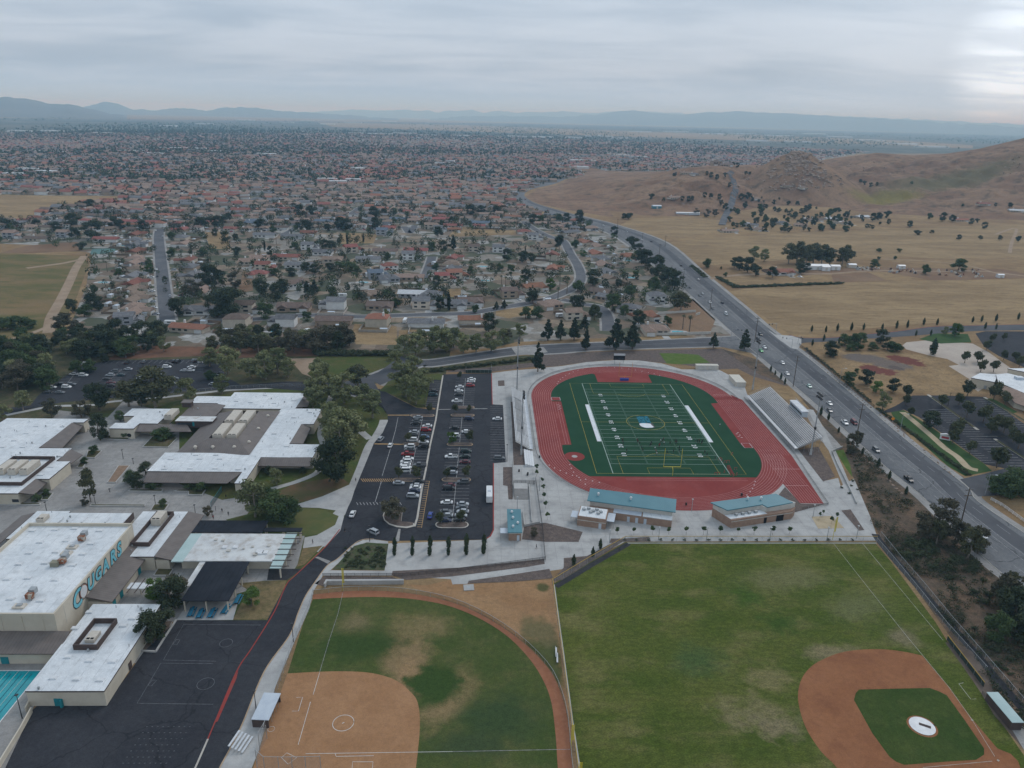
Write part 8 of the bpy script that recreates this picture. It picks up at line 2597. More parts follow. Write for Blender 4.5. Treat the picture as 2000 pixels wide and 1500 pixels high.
far_houses([c[0] for c in cand[n_ind:]],'far_houses','countless small houses of the town spreading toward the valley')
vh = []
while len(vh) < 7500:
    u,v = gr.uniform(-50,2050),262+60*gr.random()**1.6
    p = G(u,v)
    d = math.hypot(p.x-CAM.x,p.y-CAM.y)
    if p.y > 3000 and d < 9500 and inside((p.x,p.y),NBp) and hill_z(p.x,p.y) <= 0:
        vh.append((p.x,p.y))
far_houses(vh,'valley_houses','far houses of the valley town fading into haze')
# grid streets between the back to back rows
for (y,k) in grid_rows:
    if k % 2 == 0:
        continue
    run = []
    for x in np.arange(-2200,1500,16):
        sh = 26*math.sin(x*0.006+y*0.003)+12*math.sin(x*0.017)
        p = (x,y+sh+17.5)
        uv = vis(p)
        ok = uv is not None and -60 < uv[0] < 2060 and uv[1] < 446 and inside(p,NBp) and hill_z(*p) <= 0
        if ok:
            run.append(p)
        if (not ok or x > 1480) and len(run) > 3:
            gstreet.strip(run,8.5,LZ[4])
            run = []
        elif not ok:
            run = []
struct(gstreet.build('town_streets',M['street']))
# tree canopy of the town
def far_trees(pts,name,label,per,leaf,hmin,hmax,matk):
    rg = np.random.default_rng(len(pts)+per)
    n = len(pts)
    P_ = np.array([(p[0],p[1]) for p in pts])
    h = rg.uniform(hmin,hmax,n)
    w = h*rg.uniform(0.28,0.5,n)*(2.0 if hmax < 3 else 1.0)
    d = rg.normal(size=(n,per,3))
    d /= np.linalg.norm(d,axis=2)[...,None]
    r = rg.uniform(0.6,1.05,(n,per,1))
    c = d*r*np.stack([w,w,h*0.42],1)[:,None]
    c[...,2] += (h*0.56)[:,None]
    c[...,0] += P_[:,0][:,None]
    c[...,1] += P_[:,1][:,None]
    nr = d*0.9+rg.normal(size=d.shape)*0.5
    nr /= np.linalg.norm(nr,axis=2)[...,None]
    v,f = quads(c.reshape(-1,3),nr.reshape(-1,3),(leaf*(h/8)[:,None]*rg.uniform(0.7,1.3,(n,per))).ravel(),rg)
    mi = np.repeat(rg.choice(len(matk),n,p=[0.62,0.22,0.1,0.06]),per)
    me = np_mesh(name,v,f,[LEAF[k_] for k_ in matk],mi)
    stuff(obj(name,me),label,'trees')
near,midt,fart = [],[],[]
while len(near) < 2600:
    u,v = gr.uniform(-40,1420),gr.uniform(352,600)
    p = G(u,v)
    if gr.random() < (0.15 if v > 450 else 1.0) and inside((p.x,p.y),NBp) and not crowded((p.x,p.y),9.5) and hill_z(p.x,p.y) <= 0:
        near.append((p.x,p.y))
while len(midt) < 8500:
    u,v = gr.uniform(-40,2040),296+60*gr.random()
    p = G(u,v)
    if inside((p.x,p.y),NBp) and hill_z(p.x,p.y) <= 0:
        midt.append((p.x,p.y))
while len(fart) < 13000:
    u,v = gr.uniform(-40,2040),256+48*gr.random()**1.3
    p = G(u,v)
    if inside((p.x,p.y),NBp) and hill_z(p.x,p.y) <= 0 and mnoise.noise(Vector((p.x*0.0012,p.y*0.0006,2)))+gr.uniform(-.35,.35) > -0.12:
        fart.append((p.x,p.y))
vfar = []
while len(vfar) < 6500:
    u,v = gr.uniform(-40,2040),239+30*gr.random()+gr.uniform(0,0.012)*1000
    p = G(u,v+(u-1000)*0.012)
    if hill_z(p.x,p.y) <= 0 and p.y > 3000 and mnoise.noise(Vector((p.x*0.0009,p.y*0.0003,5)))+gr.uniform(-.3,.3) > 0.0:
        vfar.append((p.x,p.y))
MK = ['dark','green','euc','brown']
far_trees(near,'town_trees','garden trees packed between the houses of the town',84,0.62,4,10,MK)
far_trees(midt,'distant_trees','distant tree canopy over the town',14,1.5,5,12,MK)
far_trees(fart,'valley_trees','far tree canopy of the valley fading into haze',6,2.5,6,13,MK)
far_trees(vfar,'horizon_trees','hazy tree belts between the far flat buildings',5,3.4,7,14,MK)
# low scrub on the slope below the road
SC = [PX(1722,1040),PX(1800,1010),PX(1850,1060),PX(1925,1110),PX(2000,1170),PX(2100,1300),PX(2110,1600),PX(1995,1430),PX(1850,1225),PX(1740,1075)]
SC2 = [PX(1655,885),PX(1690,880),PX(1790,985),PX(1760,1010),PX(1712,1040),PX(1690,985)]
sc_ = []
while len(sc_) < 1500:
    P0 = SC if gr.random() < 0.8 else SC2
    xs,ys = [q.x for q in P0],[q.y for q in P0]
    p = (gr.uniform(min(xs),max(xs)),gr.uniform(min(ys),max(ys)))
    if inside(p,P0) and mnoise.noise(Vector((p[0]*0.07,p[1]*0.07,1)))+gr.uniform(-.3,.3) > 0.0:
        sc_.append(p)
far_trees(sc_,'slope_scrub','dense low scrub covering the slope below the main road',34,1.1,0.5,1.9,['shrub','brown','dark','euc'])
# big flat roofed buildings of the valley
WH = [(600,236,200,60),(640,243,160,60),(690,240,240,50),(560,240,170,50),(480,235,260,60),(760,238,240,60),(700,262,160,40),(740,263,190,40),(790,262,170,40),(840,266,130,40),(900,267,100,36),(1010,268,140,40),(1060,269,150,40),(1120,270,120,40),(1150,267,60,40),(1170,266,60,40),(1190,267,60,40),(1210,271,120,40),(1250,258,260,70),(1320,258,300,70),(1390,262,260,70),(1450,262,300,70),(1520,266,300,70),(1590,262,300,60),(1640,268,260,60),(1700,275,260,60),(1760,282,240,60),(1820,288,220,60),(1560,278,200,50),(1480,276,160,50),
      (1150,317,46,26),(1125,316,40,24),(1100,303,60,24),(1200,303,80,26),(1245,309,70,26),(1215,306,60,24),(1135,330,40,20),(100,300,90,30),(260,298,80,30),(330,292,90,30),(380,293,80,30),(430,299,70,30),(300,303,60,26),(520,304,60,24),(540,300,60,24),(700,333,36,18),(640,355,40,14),(660,360,34,12),(690,356,30,12),(400,243,160,50),(330,247,140,50),(100,258,120,50),(200,262,100,40),(40,258,110,50),(320,275,80,40),(60,335,50,20),(90,340,40,18),(30,345,40,18),(860,322,30,16),(880,318,26,14)]
wr_ = random.Random(9)
for (u,v,lx,ly) in WH:
    p = G(u,v)
    t = thing('warehouse','large pale flat roofed building far across the valley','warehouse',(p.x,p.y,0),wr_.uniform(-.15,.15),group='pale flat roofed buildings far across the valley')
    h = 9 if lx > 90 else 7
    MB().box(-lx/2,lx/2,-ly/2,ly/2,0,h).build('wall',WC['white'],t)
    MB().box(-lx/2-0.3,lx/2+0.3,-ly/2-0.3,ly/2+0.3,h,h+0.6).build('roof',M['roof_white'],t)
sheet('airfield',[PX(620,239),PX(900,244),PX(1250,257),PX(1480,264),PX(1750,274),PX(1900,284),PX(1900,290),PX(1700,282),PX(1450,274),PX(1200,266),PX(900,256),PX(650,248)],5,mat('airfield_grass',(0.28,0.20,0.13),(0.22,0.17,0.11),0.002,rough=1))
# ------------------------------------------------------------------ church side,street furniture,rocks,haze
_bp = [(FE(x,y).x,FE(x,y).y,rx,ry,r_,c,so,w) for x,y,rx,ry,r_,c,so,w in ((760,400,16,11,-0.2,(0.14,0.115,0.10),0.3,1.2),(960,450,13,12,-0.3,(0.15,0.12,0.10),0.3,1.4),(1070,415,9,13,0.6,(0.14,0.05,0.038),0.25,1.6),(850,490,8,12,0.7,(0.145,0.052,0.04),0.25,1.6),(1000,475,4,6,0.4,(0.11,0.085,0.075),0.3,1.0))]
sheet('bare_lot',tr(FE,[(270,300),(440,285),(600,350),(720,345),(1000,345),(1250,380),(1420,430),(1560,560),(1500,650),(1130,670),(1000,680),(800,640),(620,500),(430,400),(300,340)]),2,
      mat('lot_grass',(0.225,0.15,0.078),(0.30,0.205,0.108),0.06,fine=0.16,c3=(0.145,0.103,0.066),scale3=0.3,amt3=0.7,rough=1,patches=_bp))
sheet('rock_strip',tr(FE,[(250,345),(310,340),(480,510),(640,650),(800,770),(830,830),(760,775),(560,605),(400,460)]),2,M['soil'])
sheet('church_plaza',tr(FE,[(1050,300),(1080,275),(1250,258),(1600,285),(1720,350),(1900,480),(2100,620),(2100,700),(1800,560),(1640,660),(1540,580),(1570,560),(1410,460),(1490,450),(1400,405),(1250,375),(1080,330)]),3,mat('plaza',(0.40,0.34,0.29),(0.45,0.39,0.33),0.1,c3=(0.33,0.27,0.23),scale3=0.4))
sheet('church_car_park',tr(FE,[(1130,690),(1330,690),(1700,700),(2100,980),(2300,1300),(2100,1360),(1850,1260),(1700,1230),(1450,1050),(1180,860),(1060,800),(1000,820),(860,830),(1000,770)]),3,M['asphalt_lot'])
sheet('church_car_park',tr(FE,[(1620,205),(1700,188),(2200,190),(2300,500),(2000,470),(1800,380),(1690,310)]),3,M['asphalt_lot'])
sheet('church_drive',tr(FE,[(1500,1345),(1700,1300),(1850,1260),(2100,1360),(2000,1420),(1800,1470),(1640,1480),(1560,1400)]),4,M['road_dark'])
sheet('church_lawn',tr(FE,[(960,820),(1060,805),(1250,920),(1450,1060),(1690,1225),(1750,1280),(1540,1320),(1400,1240),(1200,1060),(1000,900)]),4,mat('lush_lawn',(0.035,0.075,0.022),(0.05,0.085,0.028),0.15,rough=1))
ribbon('church_path',smooth_line(tr(FE,[(1050,820),(1150,900),(1280,1010),(1380,1100),(1480,1170),(1560,1250),(1640,1275)])),3.2,5,M['sand'])
sheet('church_lawn',tr(FE,[(1680,710),(1760,715),(1950,820),(1900,835)]),5,bpy.data.materials['lush_lawn'])
sheet('church_lawn',tr(FE,[(1180,250),(1300,205),(1560,210),(1590,275),(1350,285)]),4,bpy.data.materials['lush_lawn'])
sheet('verge',tr(FE,[(850,830),(960,860),(1150,1060),(1400,1260),(1530,1330),(1500,1350),(1300,1230),(1000,990)]),2,M['soil'])
CP = [o for o in bpy.data.objects if o.name.startswith('church_car_park')]
mb = MB()
d = (FE(1450,1050)-FE(1180,860)).normalized()
nrm = Vector((-d.y,d.x,0))
def stalls(a,b,ln,n,side=1):
    for i in range(n):
        p = a.lerp(b,i/(n-1))
        mb.strip([(p.x,p.y),(p.x+nrm.x*ln*side,p.y+nrm.y*ln*side)],0.22,LZ[4])
stalls(FE(1200,870),FE(1680,1215),5.2,22)
stalls(FE(1330,800),FE(1960,1240),5.2,24,-1)
stalls(FE(1330,800),FE(1960,1240),5.2,24)
stalls(FE(1620,720),FE(2090,1010),5.2,18)
mb.build('stall_lines',M['paint_faint'],CP[0])
for a,b in (((1250,685),(1640,960)),((1640,1010),(1900,1010)),((1770,1030),(2080,1230)),((1690,705),(2060,920))):
    a,b = FE(*a),FE(*b)
    island([a+nrm*0.7,b+nrm*0.7,b-nrm*0.7,a-nrm*0.7],M['verge'],label='narrow concrete walk strip between parking rows of the church car park',grp='walk strips in the church car park')
# church building
t = thing('church_building','low pale church hall with flat roofs and a tan tiled wing','building')
q = tr(FE,[(1585,545),(1760,600),(1790,545),(1640,515)],5)
flat_block(t,tr(FE,[(1585,550),(1655,515),(1800,525),(1770,585)],5),5,M['roof_white'],M['wall'])
flat_block(t,tr(FE,[(1780,525),(1870,515),(2300,620),(2300,760),(2000,670),(1800,585)],5.6),5.6,M['roof_white'],M['wall'])
flat_block(t,tr(FE,[(1868,490),(2300,480),(2300,560),(1990,515)],5),5.9,M['roof_white'],M['wall'])
mansard(t,FE(1760,590,5.4),FE(2300,760,5.4),FE(2280,880,3.2),FE(1930,750,3.2),RC['tan'])
MB().prism(tr(FE,[(1800,610),(2300,780),(2270,850),(1930,740)],3.2),0,3.2).build('wall',M['wall'],t)
MB().obox((FE(1960,560,5.7).x,FE(1960,560,5.7).y),4,3,5.6,7.0,0).build('roof_unit',M['bluewhite'],t)
p = FE(1700,625,1)
MB().obox((p.x,p.y),1.4,1.2,0,2.0,0.4).build('utility_cabinet',M['steel'],t)
# shrine-like church sign
p = FE(1380,1040)
t = thing('church_sign','white gabled sign with red print beside the church path','sign',(p.x,p.y,LZ[5]),-0.6)
MB().box(-2.2,2.2,-0.35,0.35,0.3,2.6).build('panel',M['white'],t)
mb = MB()
gable(mb,-2.2,2.2,-0.5,0.5,2.6,3.4,'y',0.1)
mb.build('roof',M['white'],t)
MB().box(-1.5,1.5,-0.38,-0.35,0.9,1.9).build('print',M['red'],t)
# utility poles along the road
def utility_pole(p,h,label,arms=1):
    t = thing('utility_pole',label,'utility pole',(p.x,p.y,0.02),road_dir(p))
    MB().tube((0,0,0),(0,0,h),0.24,0.15,8).build('pole',M['wood'],t)
    for k in range(arms):
        MB().box(-0.1,0.1,-1.5,1.5,h-0.9-k*2.2,h-0.7-k*2.2).build('crossarm',M['wood'],t)
        for yy in (-1.3,-0.6,0.6,1.3):
            MB().tube((0,yy,h-0.7-k*2.2),(0,yy,h-0.4-k*2.2),0.06,n=5).build('insulator',M['steel'],t)
    return (p.x,p.y,h)
tops = []
PL = [(PX(1872,1040),18,'on the slope kerb by the lone white car'),(PX(1672,858),18,'beside the white pickup on the main road'),(PX(1549,755),18,'behind the far end of the visitor stand'),(PX(1474,668),17,'at the junction corner'),(FJ(466,892),17,'beside the palms and the pool'),(FJ(333,775),16,'opposite the farm gate'),(FJ(217,640),16,'above the dark tree row'),(FJ(134,575),15,'below the field lane'),(FJ(14,500),15,'near the bend of the main road'),(FJ(247,580),13,'at the field lane corner')]
for i,(p,h,w) in enumerate(PL):
    tops.append(utility_pole(p,h,'tall wooden utility pole '+w,2 if i < 4 else 1))
t = thing('power_lines','sagging power lines strung between the wooden poles by the main road','power line')
order = tops[:9]
for a,b in zip(order[:-1],order[1:]):
    for off in (-1.3,1.3):
        mb = MB()
        prev = None
        for k in range(9):
            s = k/8
            q = Vector((a[0]+(b[0]-a[0])*s+off,a[1]+(b[1]-a[1])*s,a[2]+(b[2]-a[2])*s-0.5-3.0*4*s*(1-s)*0.35))
            if prev is not None:
                mb.tube(prev,q,0.018,n=3)
            prev = q
        mb.build('wire',M['iron'],t)
def street_lamp(p,h,arm,label,rz=0.0,grp=None,m=None):
    t = thing('street_lamp',label,'street lamp',(p.x,p.y,0.02),rz,group=grp)
    MB().tube((0,0,0),(0,0,h),0.13,0.07,8).build('pole',m or M['steel'],t)
    if arm:
        MB().tube((0,0,h-0.2),(arm,0,h),0.05,n=6).build('arm',m or M['steel'],t)
        MB().box(arm-0.5,arm+0.4,-0.16,0.16,h-0.08,h+0.08).build('lamp_head',M['bluewhite'],t)
    else:
        MB().box(-0.3,0.3,-0.3,0.3,h,h+0.18).build('lamp_head',m or M['iron'],t)
for x,y in ((558,595),(1030,970),(1695,1465)):
    street_lamp(FE(x,y),9,-2.2,'grey cobra head street lamp on the far kerb of the main road',road_dir(FE(x,y))+Q,'cobra head street lamps of the main road')
for f,x,y,h in ((FA,688,560,4),(FA,745,590,2.4),(FA,868,815,3.6),(FA,533,815,3.6),(FA,1090,865,3.4),(FA,613,745,1.2),(FA,260,850,3.4)):
    street_lamp(f(x,y),h,0,'short dark lamp post in the courtyard',0,'short dark lamp posts in the courtyard',M['iron'])
for f,x,y,h in ((FN,300,470,5),(FN,620,450,5),(FN,932,450,5),(FN,1344,450,5),(FN,1715,450,5),(FN,835,262,5),(FN,1625,300,5),(FN,1908,440,5),(FX,375,1070,6),(FX,608,850,6)):
    street_lamp(f(x,y),h,0,'slim lamp post on the stadium concourse',0,'slim lamp posts on the stadium concourse',M['steel'])
for f,x,y,h in ((FC,1560,890,8),(FH,778,165,6),(FH,352,725,6),(FH,145,1110,6),(FB,125,1225,7),(FE,1405,770,7),(FE,1410,990,7),(FT,1062,260,8),(FT,165,345,8)):
    street_lamp(f(x,y),h,0,'dark square headed lamp post beside the asphalt',0,'dark lamp posts beside the car parks and drive',M['iron'])
def signal(p,h,rz):
    t = thing('traffic_signal','dark traffic signal on a steel pole at the junction corner','traffic light',(p.x,p.y,0.03),rz,group='traffic signals at the junction')
    MB().tube((0,0,0),(0,0,h),0.12,0.09,8).build('pole',M['steel'],t)
    MB().tube((0,0,h-0.3),(7,0,h+0.2),0.08,0.05,6).build('mast_arm',M['steel'],t)
    for x in (4.0,6.6):
        MB().box(x-0.18,x+0.18,-0.2,0.2,h-0.9,h+0.15).build('signal_head',M['iron'],t)
for u,v,a in ((1546,680,2.4),(1558,672,-1.6),(1428,658,-0.6),(1515,648,3.5)):
    signal(PX(u,v),6.2,a)
p = FE(970,905)
t = thing('road_sign','orange diamond road work sign beside the church entrance','sign',(p.x,p.y,0.03),road_dir(p)+math.pi)
MB().tube((0,0,0),(0,0,1.4),0.05,n=6).build('post',M['steel'],t)
s_ = 1.0
MB().add([(0.06,0,1.3),(0.06,s_,1.3+s_),(0.06,0,1.3+2*s_),(0.06,-s_,1.3+s_),(0.02,0,1.3),(0.02,s_,1.3+s_),(0.02,0,1.3+2*s_),(0.02,-s_,1.3+s_)],[(0,1,2,3),(7,6,5,4),(0,4,5,1),(1,5,6,2),(2,6,7,3),(3,7,4,0)]).build('panel',mat('sign_orange',(0.75,0.27,0.03)),t)
# fences beyond the campus
fence('rail_fence',tr(FF,[(1385,5),(1450,40),(1571,128),(1640,180)]),1.2,'white three rail fence beside the far pavement of the main road',step=2.2,rail=M['white'],post=M['white'],screen=mesh_screen('white_rails',(0.66,0.67,0.67),0.42),r=0.09,mid_rail=True)
fence('fence',tr(FE,[(240,300),(420,440),(560,590),(700,690),(830,790)]),1.7,'dark iron fence along the bare lot',step=3,screen=M['iron_bars'],rail=M['iron'],post=M['iron'])
fence('fence',[FC(1440,150),FC(1440,195)]+[FC(1240,195),FC(1240,168)],2.0,'green slatted enclosure fence at the head of the car park',step=2.4,screen=M['slat_fence'])
fence('fence',tr(FC,[(740,385),(800,430),(860,460),(920,465),(930,350),(965,250)]),1.5,'black fence round the lawn wedge beside the car park',step=2.6,screen=M['iron_bars'],rail=M['iron'],post=M['iron'])
fence('fence',tr(FC,[(0,305),(200,345),(330,355),(450,410),(590,470),(620,520)]),1.7,'black fence along the campus drive',step=2.8,screen=M['iron_bars'],rail=M['iron'],post=M['iron'])
fence('fence',tr(FA,[(640,240),(870,215),(1100,188),(1300,168),(1600,156),(1850,168),(1990,205)]),1.6,'pale fence along the walk behind the classrooms',step=3)
fence('fence',tr(FA,[(1178,835),(1210,790),(1240,745)]),2.4,'teal grey iron gate screen across the courtyard entrance',step=1.2,screen=M['iron_bars'],rail=M['teal_door'],post=M['teal_door'])
fence('fence',tr(FX,[(335,785),(565,785)]),1.8,'dark gate screen across the stadium steps',step=1.6,screen=M['iron_bars'],rail=M['iron'],post=M['iron'])
fence('fence',tr(FX,[(568,740),(600,980),(640,1250),(660,1480)])+tr(FH,[(1757,280)]),1.6,'black railing beside the long stadium ramp',step=2,screen=M['iron_bars'],rail=M['iron'],post=M['iron'])
fence('fence',tr(FX,[(325,560),(330,940)]),1.3,'dark railing beside the mulched strip at the stadium steps',step=2,screen=M['iron_bars'],rail=M['iron'],post=M['iron'])
# stadium steps and ramp walls
t = thing('stadium_steps','broad grey concrete steps beside the long stadium ramp','steps')
a,b = FX(342,850),FX(495,942)
n = 9
for k in range(n):
    ya,yb = b.y+(a.y-b.y)*k/n,a.y
    MB().box(a.x,b.x,ya,b.y+(a.y-b.y)*(k+1)/n-0.004 if k < n-1 else yb,0.03,0.03+0.12*(k+1)).build('step',M['concrete_old'],t)
MB().box(a.x,b.x,a.y+0.01,FX(400,795).y,0.03,0.03+0.12*n).build('landing',M['concrete'],t)
t = thing('ramp_wall','low pale concrete walls edging the stadium ramp','wall')
for p0,p1 in (((500,800),(530,1190)),((435,1075),(450,1225)),((450,1225),(610,1190))):
    a,b = FX(*p0),FX(*p1)
    dd = Vector((b.x-a.x,b.y-a.y))
    nn = Vector((-dd.y,dd.x)).normalized()*0.15
    MB().prism([(a.x-nn.x,a.y-nn.y),(b.x-nn.x,b.y-nn.y),(b.x+nn.x,b.y+nn.y),(a.x+nn.x,a.y+nn.y)],0,0.9).build('wall_panel',M['concrete'],t)
t = thing('retaining_wall','pale curved retaining wall of the slope beside the visitor stand','wall')
rw = tr(FE,[(580,1098),(500,1130),(540,1230),(600,1350),(650,1450),(690,1540)])
for a,b in zip(rw[:-1],rw[1:]):
    dd = Vector((b.x-a.x,b.y-a.y))
    nn = Vector((-dd.y,dd.x)).normalized()*0.18
    MB().prism([(a.x-nn.x,a.y-nn.y),(b.x-nn.x,b.y-nn.y),(b.x+nn.x,b.y+nn.y),(a.x+nn.x,a.y+nn.y)],0,0.9).build('wall_panel',M['concrete'],t)
# yellow-brown bollard posts,bins
for f,x,y in ((FX,395,650),(FX,483,690),(FD,95,760),(FX,610,505),(FN,800,222),(FN,1160,160)):
    p = f(x,y)
    t = thing('litter_bin','dark cylindrical litter bin on the concourse','bin',(p.x,p.y,0.03),group='dark litter bins on the concourse')
    MB().tube((0,0,0),(0,0,0.95),0.32,0.36,12).build('drum',M['iron'],t)
    MB().tube((0,0,0.95),(0,0,1.1),0.38,0.2,12).build('lid',M['iron'],t)
# trailers parked among the houses
for f,x,y,a in ((FL,785,1085,0.8),(FL,1565,1000,1.5),(FK,1330,1015,0.0),(FL,1075,800,0.0),(FM,890,870,0.2)):
    p = f(x,y)
    t = thing('caravan','white caravan parked beside a house','caravan',(p.x,p.y,0.04),a,group='white caravans parked beside the houses')
    mb = MB()
    loft(mb,[(-3.6,1.1,0.6,2.5,0.95),(-3.3,1.2,0.5,2.9,1.05),(3.2,1.2,0.5,2.9,1.05),(3.6,1.1,0.7,2.3,0.95)])
    mb.build('body',CARM['white'],t)
    for s in (-1,1):
        MB().box(-1.5,1.0,s*1.17-0.03,s*1.17+0.03,1.5,2.2).build('window',M['glass'],t)
        MB().tube((0,s*1.0-0.12,0.36),(0,s*1.0+0.12,0.36),0.36,n=10).build('wheel',TYRE,t)
# back garden pools and pale patios,cars on driveways
for f,x,y in ((FK,885,735),(FK,805,685),(FM,1370,468),(FM,1720,975),(FL,545,1065),(FM,1390,590),(FM,350,610),(FL,1240,685),(FM,340,510),(FK,960,400)):
    p = f(x,y)
    t = thing('garden_pool','small turquoise garden pool behind a house','pool',(p.x,p.y,0.05),group='small turquoise garden pools')
    MB().prism(smooth_loop([(-6,-3.5),(6,-4),(7,1),(3,4),(-5,4)]),0,0.03).build('paving',M['concrete'],t)
    MB().prism(smooth_loop([(-3.5,-1.8),(3.6,-2.2),(4.2,0.5),(1.2,2.4),(-3,2)]),0.03,0.06).build('water',M['water'],t)
drv = MB()
cr = random.Random(31)
nd = 0
for o in list(bpy.data.objects):
    if o.name.startswith('house') and o.type == 'EMPTY' and o.location.y < 900 and o.location.z < 0.1:
        a = o.rotation_euler.z
        c,s = math.cos(a),math.sin(a)
        pts = [(o.location.x+x*c-y*s,o.location.y+x*s+y*c) for x,y in ((3,-8.6),(7.6,-8.6),(7.8,-15),(2.8,-15))]
        drv.poly(pts,LZ[3]+0.004)
        nd += 1
        if cr.random() < 0.45:
            car((o.location.x+5.2*c+12*s,o.location.y+5.2*s-12*c),a-Q,cr.choice(['white','silver','grey','black','white','red','tan']),cr.choice(['sedan','suv','sedan','pickup']),'on a house driveway',LZ[4],True)
struct(drv.build('driveways',M['concrete']))
# garden walls and sheds behind the houses
GW = [mat('garden_block',(0.34,0.31,0.28),(0.40,0.37,0.33),0.4,rand=0.2),mat('garden_boards',(0.16,0.12,0.09),(0.21,0.16,0.12),0.4,rand=0.2)]
GP = {}
for o in [q for q in bpy.data.objects if q.name.startswith('house') and q.type == 'EMPTY' and q.location.y < 1000 and q.location.z < 0.1]:
    k = cr.randrange(2)
    w,d = cr.choice([19,21,23]),cr.choice([14,18,22])
    hl = o['label'].split(' roofed ')
    lab = '%s fence behind %s roofed house %s' % ('pale block' if k == 0 else 'brown board',hl[0],o['where'])
    t = thing('garden_fence',lab,'wall',(o.location.x,o.location.y,0.02),o.rotation_euler.z,group=lab)
    for (x0,x1,y0,y1) in ((-w/2,-w/2+0.2,2,d),(w/2-0.2,w/2,2,d),(-w/2+0.21,w/2-0.21,d-0.2,d)):
        key = (x0,x1,y0,y1,k)
        if key not in GP:
            GP[key] = MB().box(x0,x1,y0,y1,0,1.7).mesh('panel',GW[k])
        obj('panel',GP[key],t)
    if cr.random() < 0.75:
        a = o.rotation_euler.z
        x,y = cr.uniform(-w/2+2.5,w/2-2.5),d-3
        shed((o.location.x+x*math.cos(a)-y*math.sin(a),o.location.y+x*math.sin(a)+y*math.cos(a)),cr.choice([3.4,4.5,6.5]),cr.choice([2.6,3.4]),2.1,M['white'] if k else M['beige'],M['bluewhite'],'small pale garden shed behind a house',a,'small garden sheds behind the houses')
sl = smooth_line(STREETS[0][0])
for i,(t_,s) in enumerate(((0.12,-1),(0.3,1),(0.42,-1),(0.62,-1),(0.66,-1),(0.8,1))):
    k = int(t_*(len(sl)-2))
    a,b = sl[k],sl[k+1]
    d = (b-a).normalized()
    q = a+Vector((-d.y,d.x))*4.0*s
    car(q,math.atan2(d.y,d.x),['white','silver','grey','white','black','silver'][i],'sedan','parked along the straight residential street',LZ[5],True)
# white wall of the corner plot,green tennis court,long garden walls
t = thing('garden_wall','pale garden wall of the corner plot by the cross street','wall')
for p0,p1 in (((1565,1000),(1955,990)),((1580,850),(1850,835)),((1850,860),(1880,850))):
    a,b = FM(*p0),FM(*p1)
    MB().obox(((a.x+b.x)/2,(a.y+b.y)/2),hyp(a,b),0.3,0,1.8,math.atan2(b.y-a.y,b.x-a.x)).build('wall_panel',M['block_light'],t)
sheet('bare_yard',tr(FM,[(1640,830),(1830,740),(1990,890),(1950,985),(1640,990)]),3,M['field_brown'])
sheet('bare_yard',tr(FM,[(150,235),(560,225),(580,285),(90,300)]),3,M['field_gold'])
sheet('bare_yard',tr(FM,[(430,820),(700,790),(690,850),(520,880),(430,860)]),3,M['field_gold'])
sheet('bare_yard',tr(FL,[(1060,300),(1350,305),(1320,380),(1050,385)]),3,M['field_gold'])
sheet('bare_yard',tr(FL,[(0,290),(180,290),(200,430),(40,420)]),3,M['field_gold'])
sheet('bare_yard',tr(FL,[(300,600),(360,620),(380,750),(260,770)]),3,M['field_brown'])
sheet('bare_yard',tr(FL,[(1820,740),(2000,735),(2000,800),(1860,800)]),3,M['field_gold'])
sheet('sport_court',tr(FK,[(720,425),(900,420),(905,455),(700,470)]),4,mat('court_green',(0.09,0.17,0.16),(0.11,0.19,0.18),0.3))
sheet('bare_yard',tr(FK,[(200,400),(600,370),(640,440),(200,460),(0,455)]),3,M['field_brown'])
# boulders on the rocky hill
def rock_mesh(seed):
    bm = bmesh.new()
    bmesh.ops.create_icosphere(bm,subdivisions=2,radius=1)
    for v in bm.verts:
        n = mnoise.fractal(v.co*1.1+Vector((seed*7.1,0,0)),0.8,2,3)
        v.co *= 0.8+0.45*n
        v.co.z *= 0.75
    me = bpy.data.meshes.new('boulder')
    bm.to_mesh(me)
    bm.free()
    me.materials.append(M['rock'])
    return me
RK = [rock_mesh(i) for i in range(5)]
br = random.Random(17)
def boulder(p,r_,where):
    lab = 'weathered granite boulder '+where
    o = obj('boulder',RK[br.randrange(5)],None,(p.x,p.y,p.z-r_*0.1),br.uniform(0,6))
    o.scale = (r_*br.uniform(.8,1.3),r_*br.uniform(.8,1.3),r_*br.uniform(.7,1.1))
    tag(o,lab,'boulder','granite boulders '+where)
for i in range(270):
    t_ = br.random()
    u = 1560+br.gauss(0,1)*(8+46*t_)
    v = 293+t_*80+br.uniform(-2,2)
    p = on_hill(u,v)
    if p.z > 6:
        boulder(p,br.uniform(1.8,6.4)*(1.1-0.5*t_),'on the rocky hill')
for i in range(60):
    p = on_hill(br.choice([br.gauss(1685,18),br.gauss(1980,22),br.uniform(1650,2000)]),br.uniform(305,345))
    if p.z > 10:
        boulder(p,br.uniform(1.0,3.0),'scattered on the long brown hill')
for i in range(14):
    p = FE(740+i*24+br.uniform(-8,8),1170+i*22+br.uniform(-8,8))
    boulder(Vector((p.x,p.y,0.2)),br.uniform(0.35,0.8),'on the planted strip by the main road')
for i in range(24):
    p = FE(860+i*26+br.uniform(-10,30),850+i*21+br.uniform(-12,8))
    boulder(Vector((p.x,p.y,0.2)),br.uniform(0.3,0.7),'along the church verge')
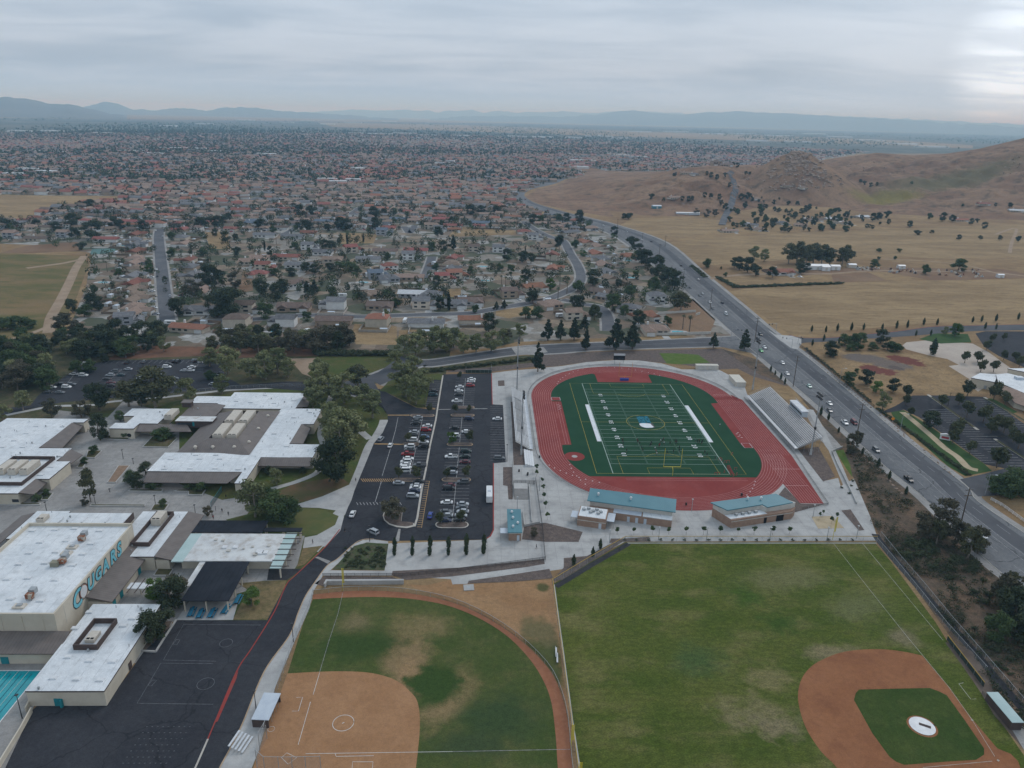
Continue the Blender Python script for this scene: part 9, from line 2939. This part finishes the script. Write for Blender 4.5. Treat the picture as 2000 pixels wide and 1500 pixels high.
for i in range(22):
    p = FE(300+i*24+br.uniform(-6,6),370+i*20+br.uniform(-6,6))
    boulder(Vector((p.x,p.y,0.2)),br.uniform(0.3,0.6),'on the soil strip beside the bare lot')
# scrap heaps on the farm paddock
sr = random.Random(41)
for i in range(70):
    x,y = sr.choice([(sr.uniform(1180,1290),sr.uniform(680,695)),(sr.uniform(1320,1480),sr.uniform(690,712)),(sr.uniform(1570,1800),sr.uniform(695,730))])
    p = FJ(x,y)
    o = MB().box(-sr.uniform(.6,2),sr.uniform(.6,2),-sr.uniform(.5,1),sr.uniform(.5,1),0,sr.uniform(.5,1.6)).box(-0.4,0.5,-0.4,0.4,0,2.0).build('scrap_pile',[M['rust'],M['steel'],M['fascia'],M['beige']][i % 4],None,(p.x,p.y,0.03))
    o.rotation_euler.z = sr.uniform(0,3)
    tag(o,'low pile of mixed scrap on the farm paddock','scrap pile','scrap piles on the farm paddock')
# empties sit at the base of what they carry
bpy.context.view_layer.update()
for o in list(bpy.data.objects):
    if o.type == 'EMPTY' and o.parent is None and abs(o.location.x) < 1e-6 and abs(o.location.y) < 1e-6 and o.children:
        xs,ys = [],[]
        for c in o.children:
            if c.type == 'MESH' and len(c.data.vertices):
                for b in c.bound_box:
                    w = c.matrix_local @ Vector(b)
                    xs.append(w.x)
                    ys.append(w.y)
        if xs:
            cx,cy = (min(xs)+max(xs))/2,(min(ys)+max(ys))/2
            o.location.x,o.location.y = cx,cy
            for c in o.children:
                c.location.x -= cx
                c.location.y -= cy
# ------------------------------------------------------------------ haze
hm = bpy.data.materials.new('haze')
hm.use_nodes = True
ht = hm.node_tree
ht.nodes.remove(ht.nodes['Principled BSDF'])
pv = ht.nodes.new('ShaderNodeVolumePrincipled')
pv.inputs['Color'].default_value = (0.40,0.72,1.0,1)
pv.inputs['Absorption Color'].default_value = (1,1,1,1)
pv.inputs['Density'].default_value = 8.6e-5
ht.links.new(pv.outputs[0],ht.nodes['Material Output'].inputs['Volume'])
stuff(MB().box(-47000,47000,-38000,56000,-1.5,420).build('haze',hm),'pale blue haze filling the air over the valley','haze')
print('objects',len(bpy.data.objects))
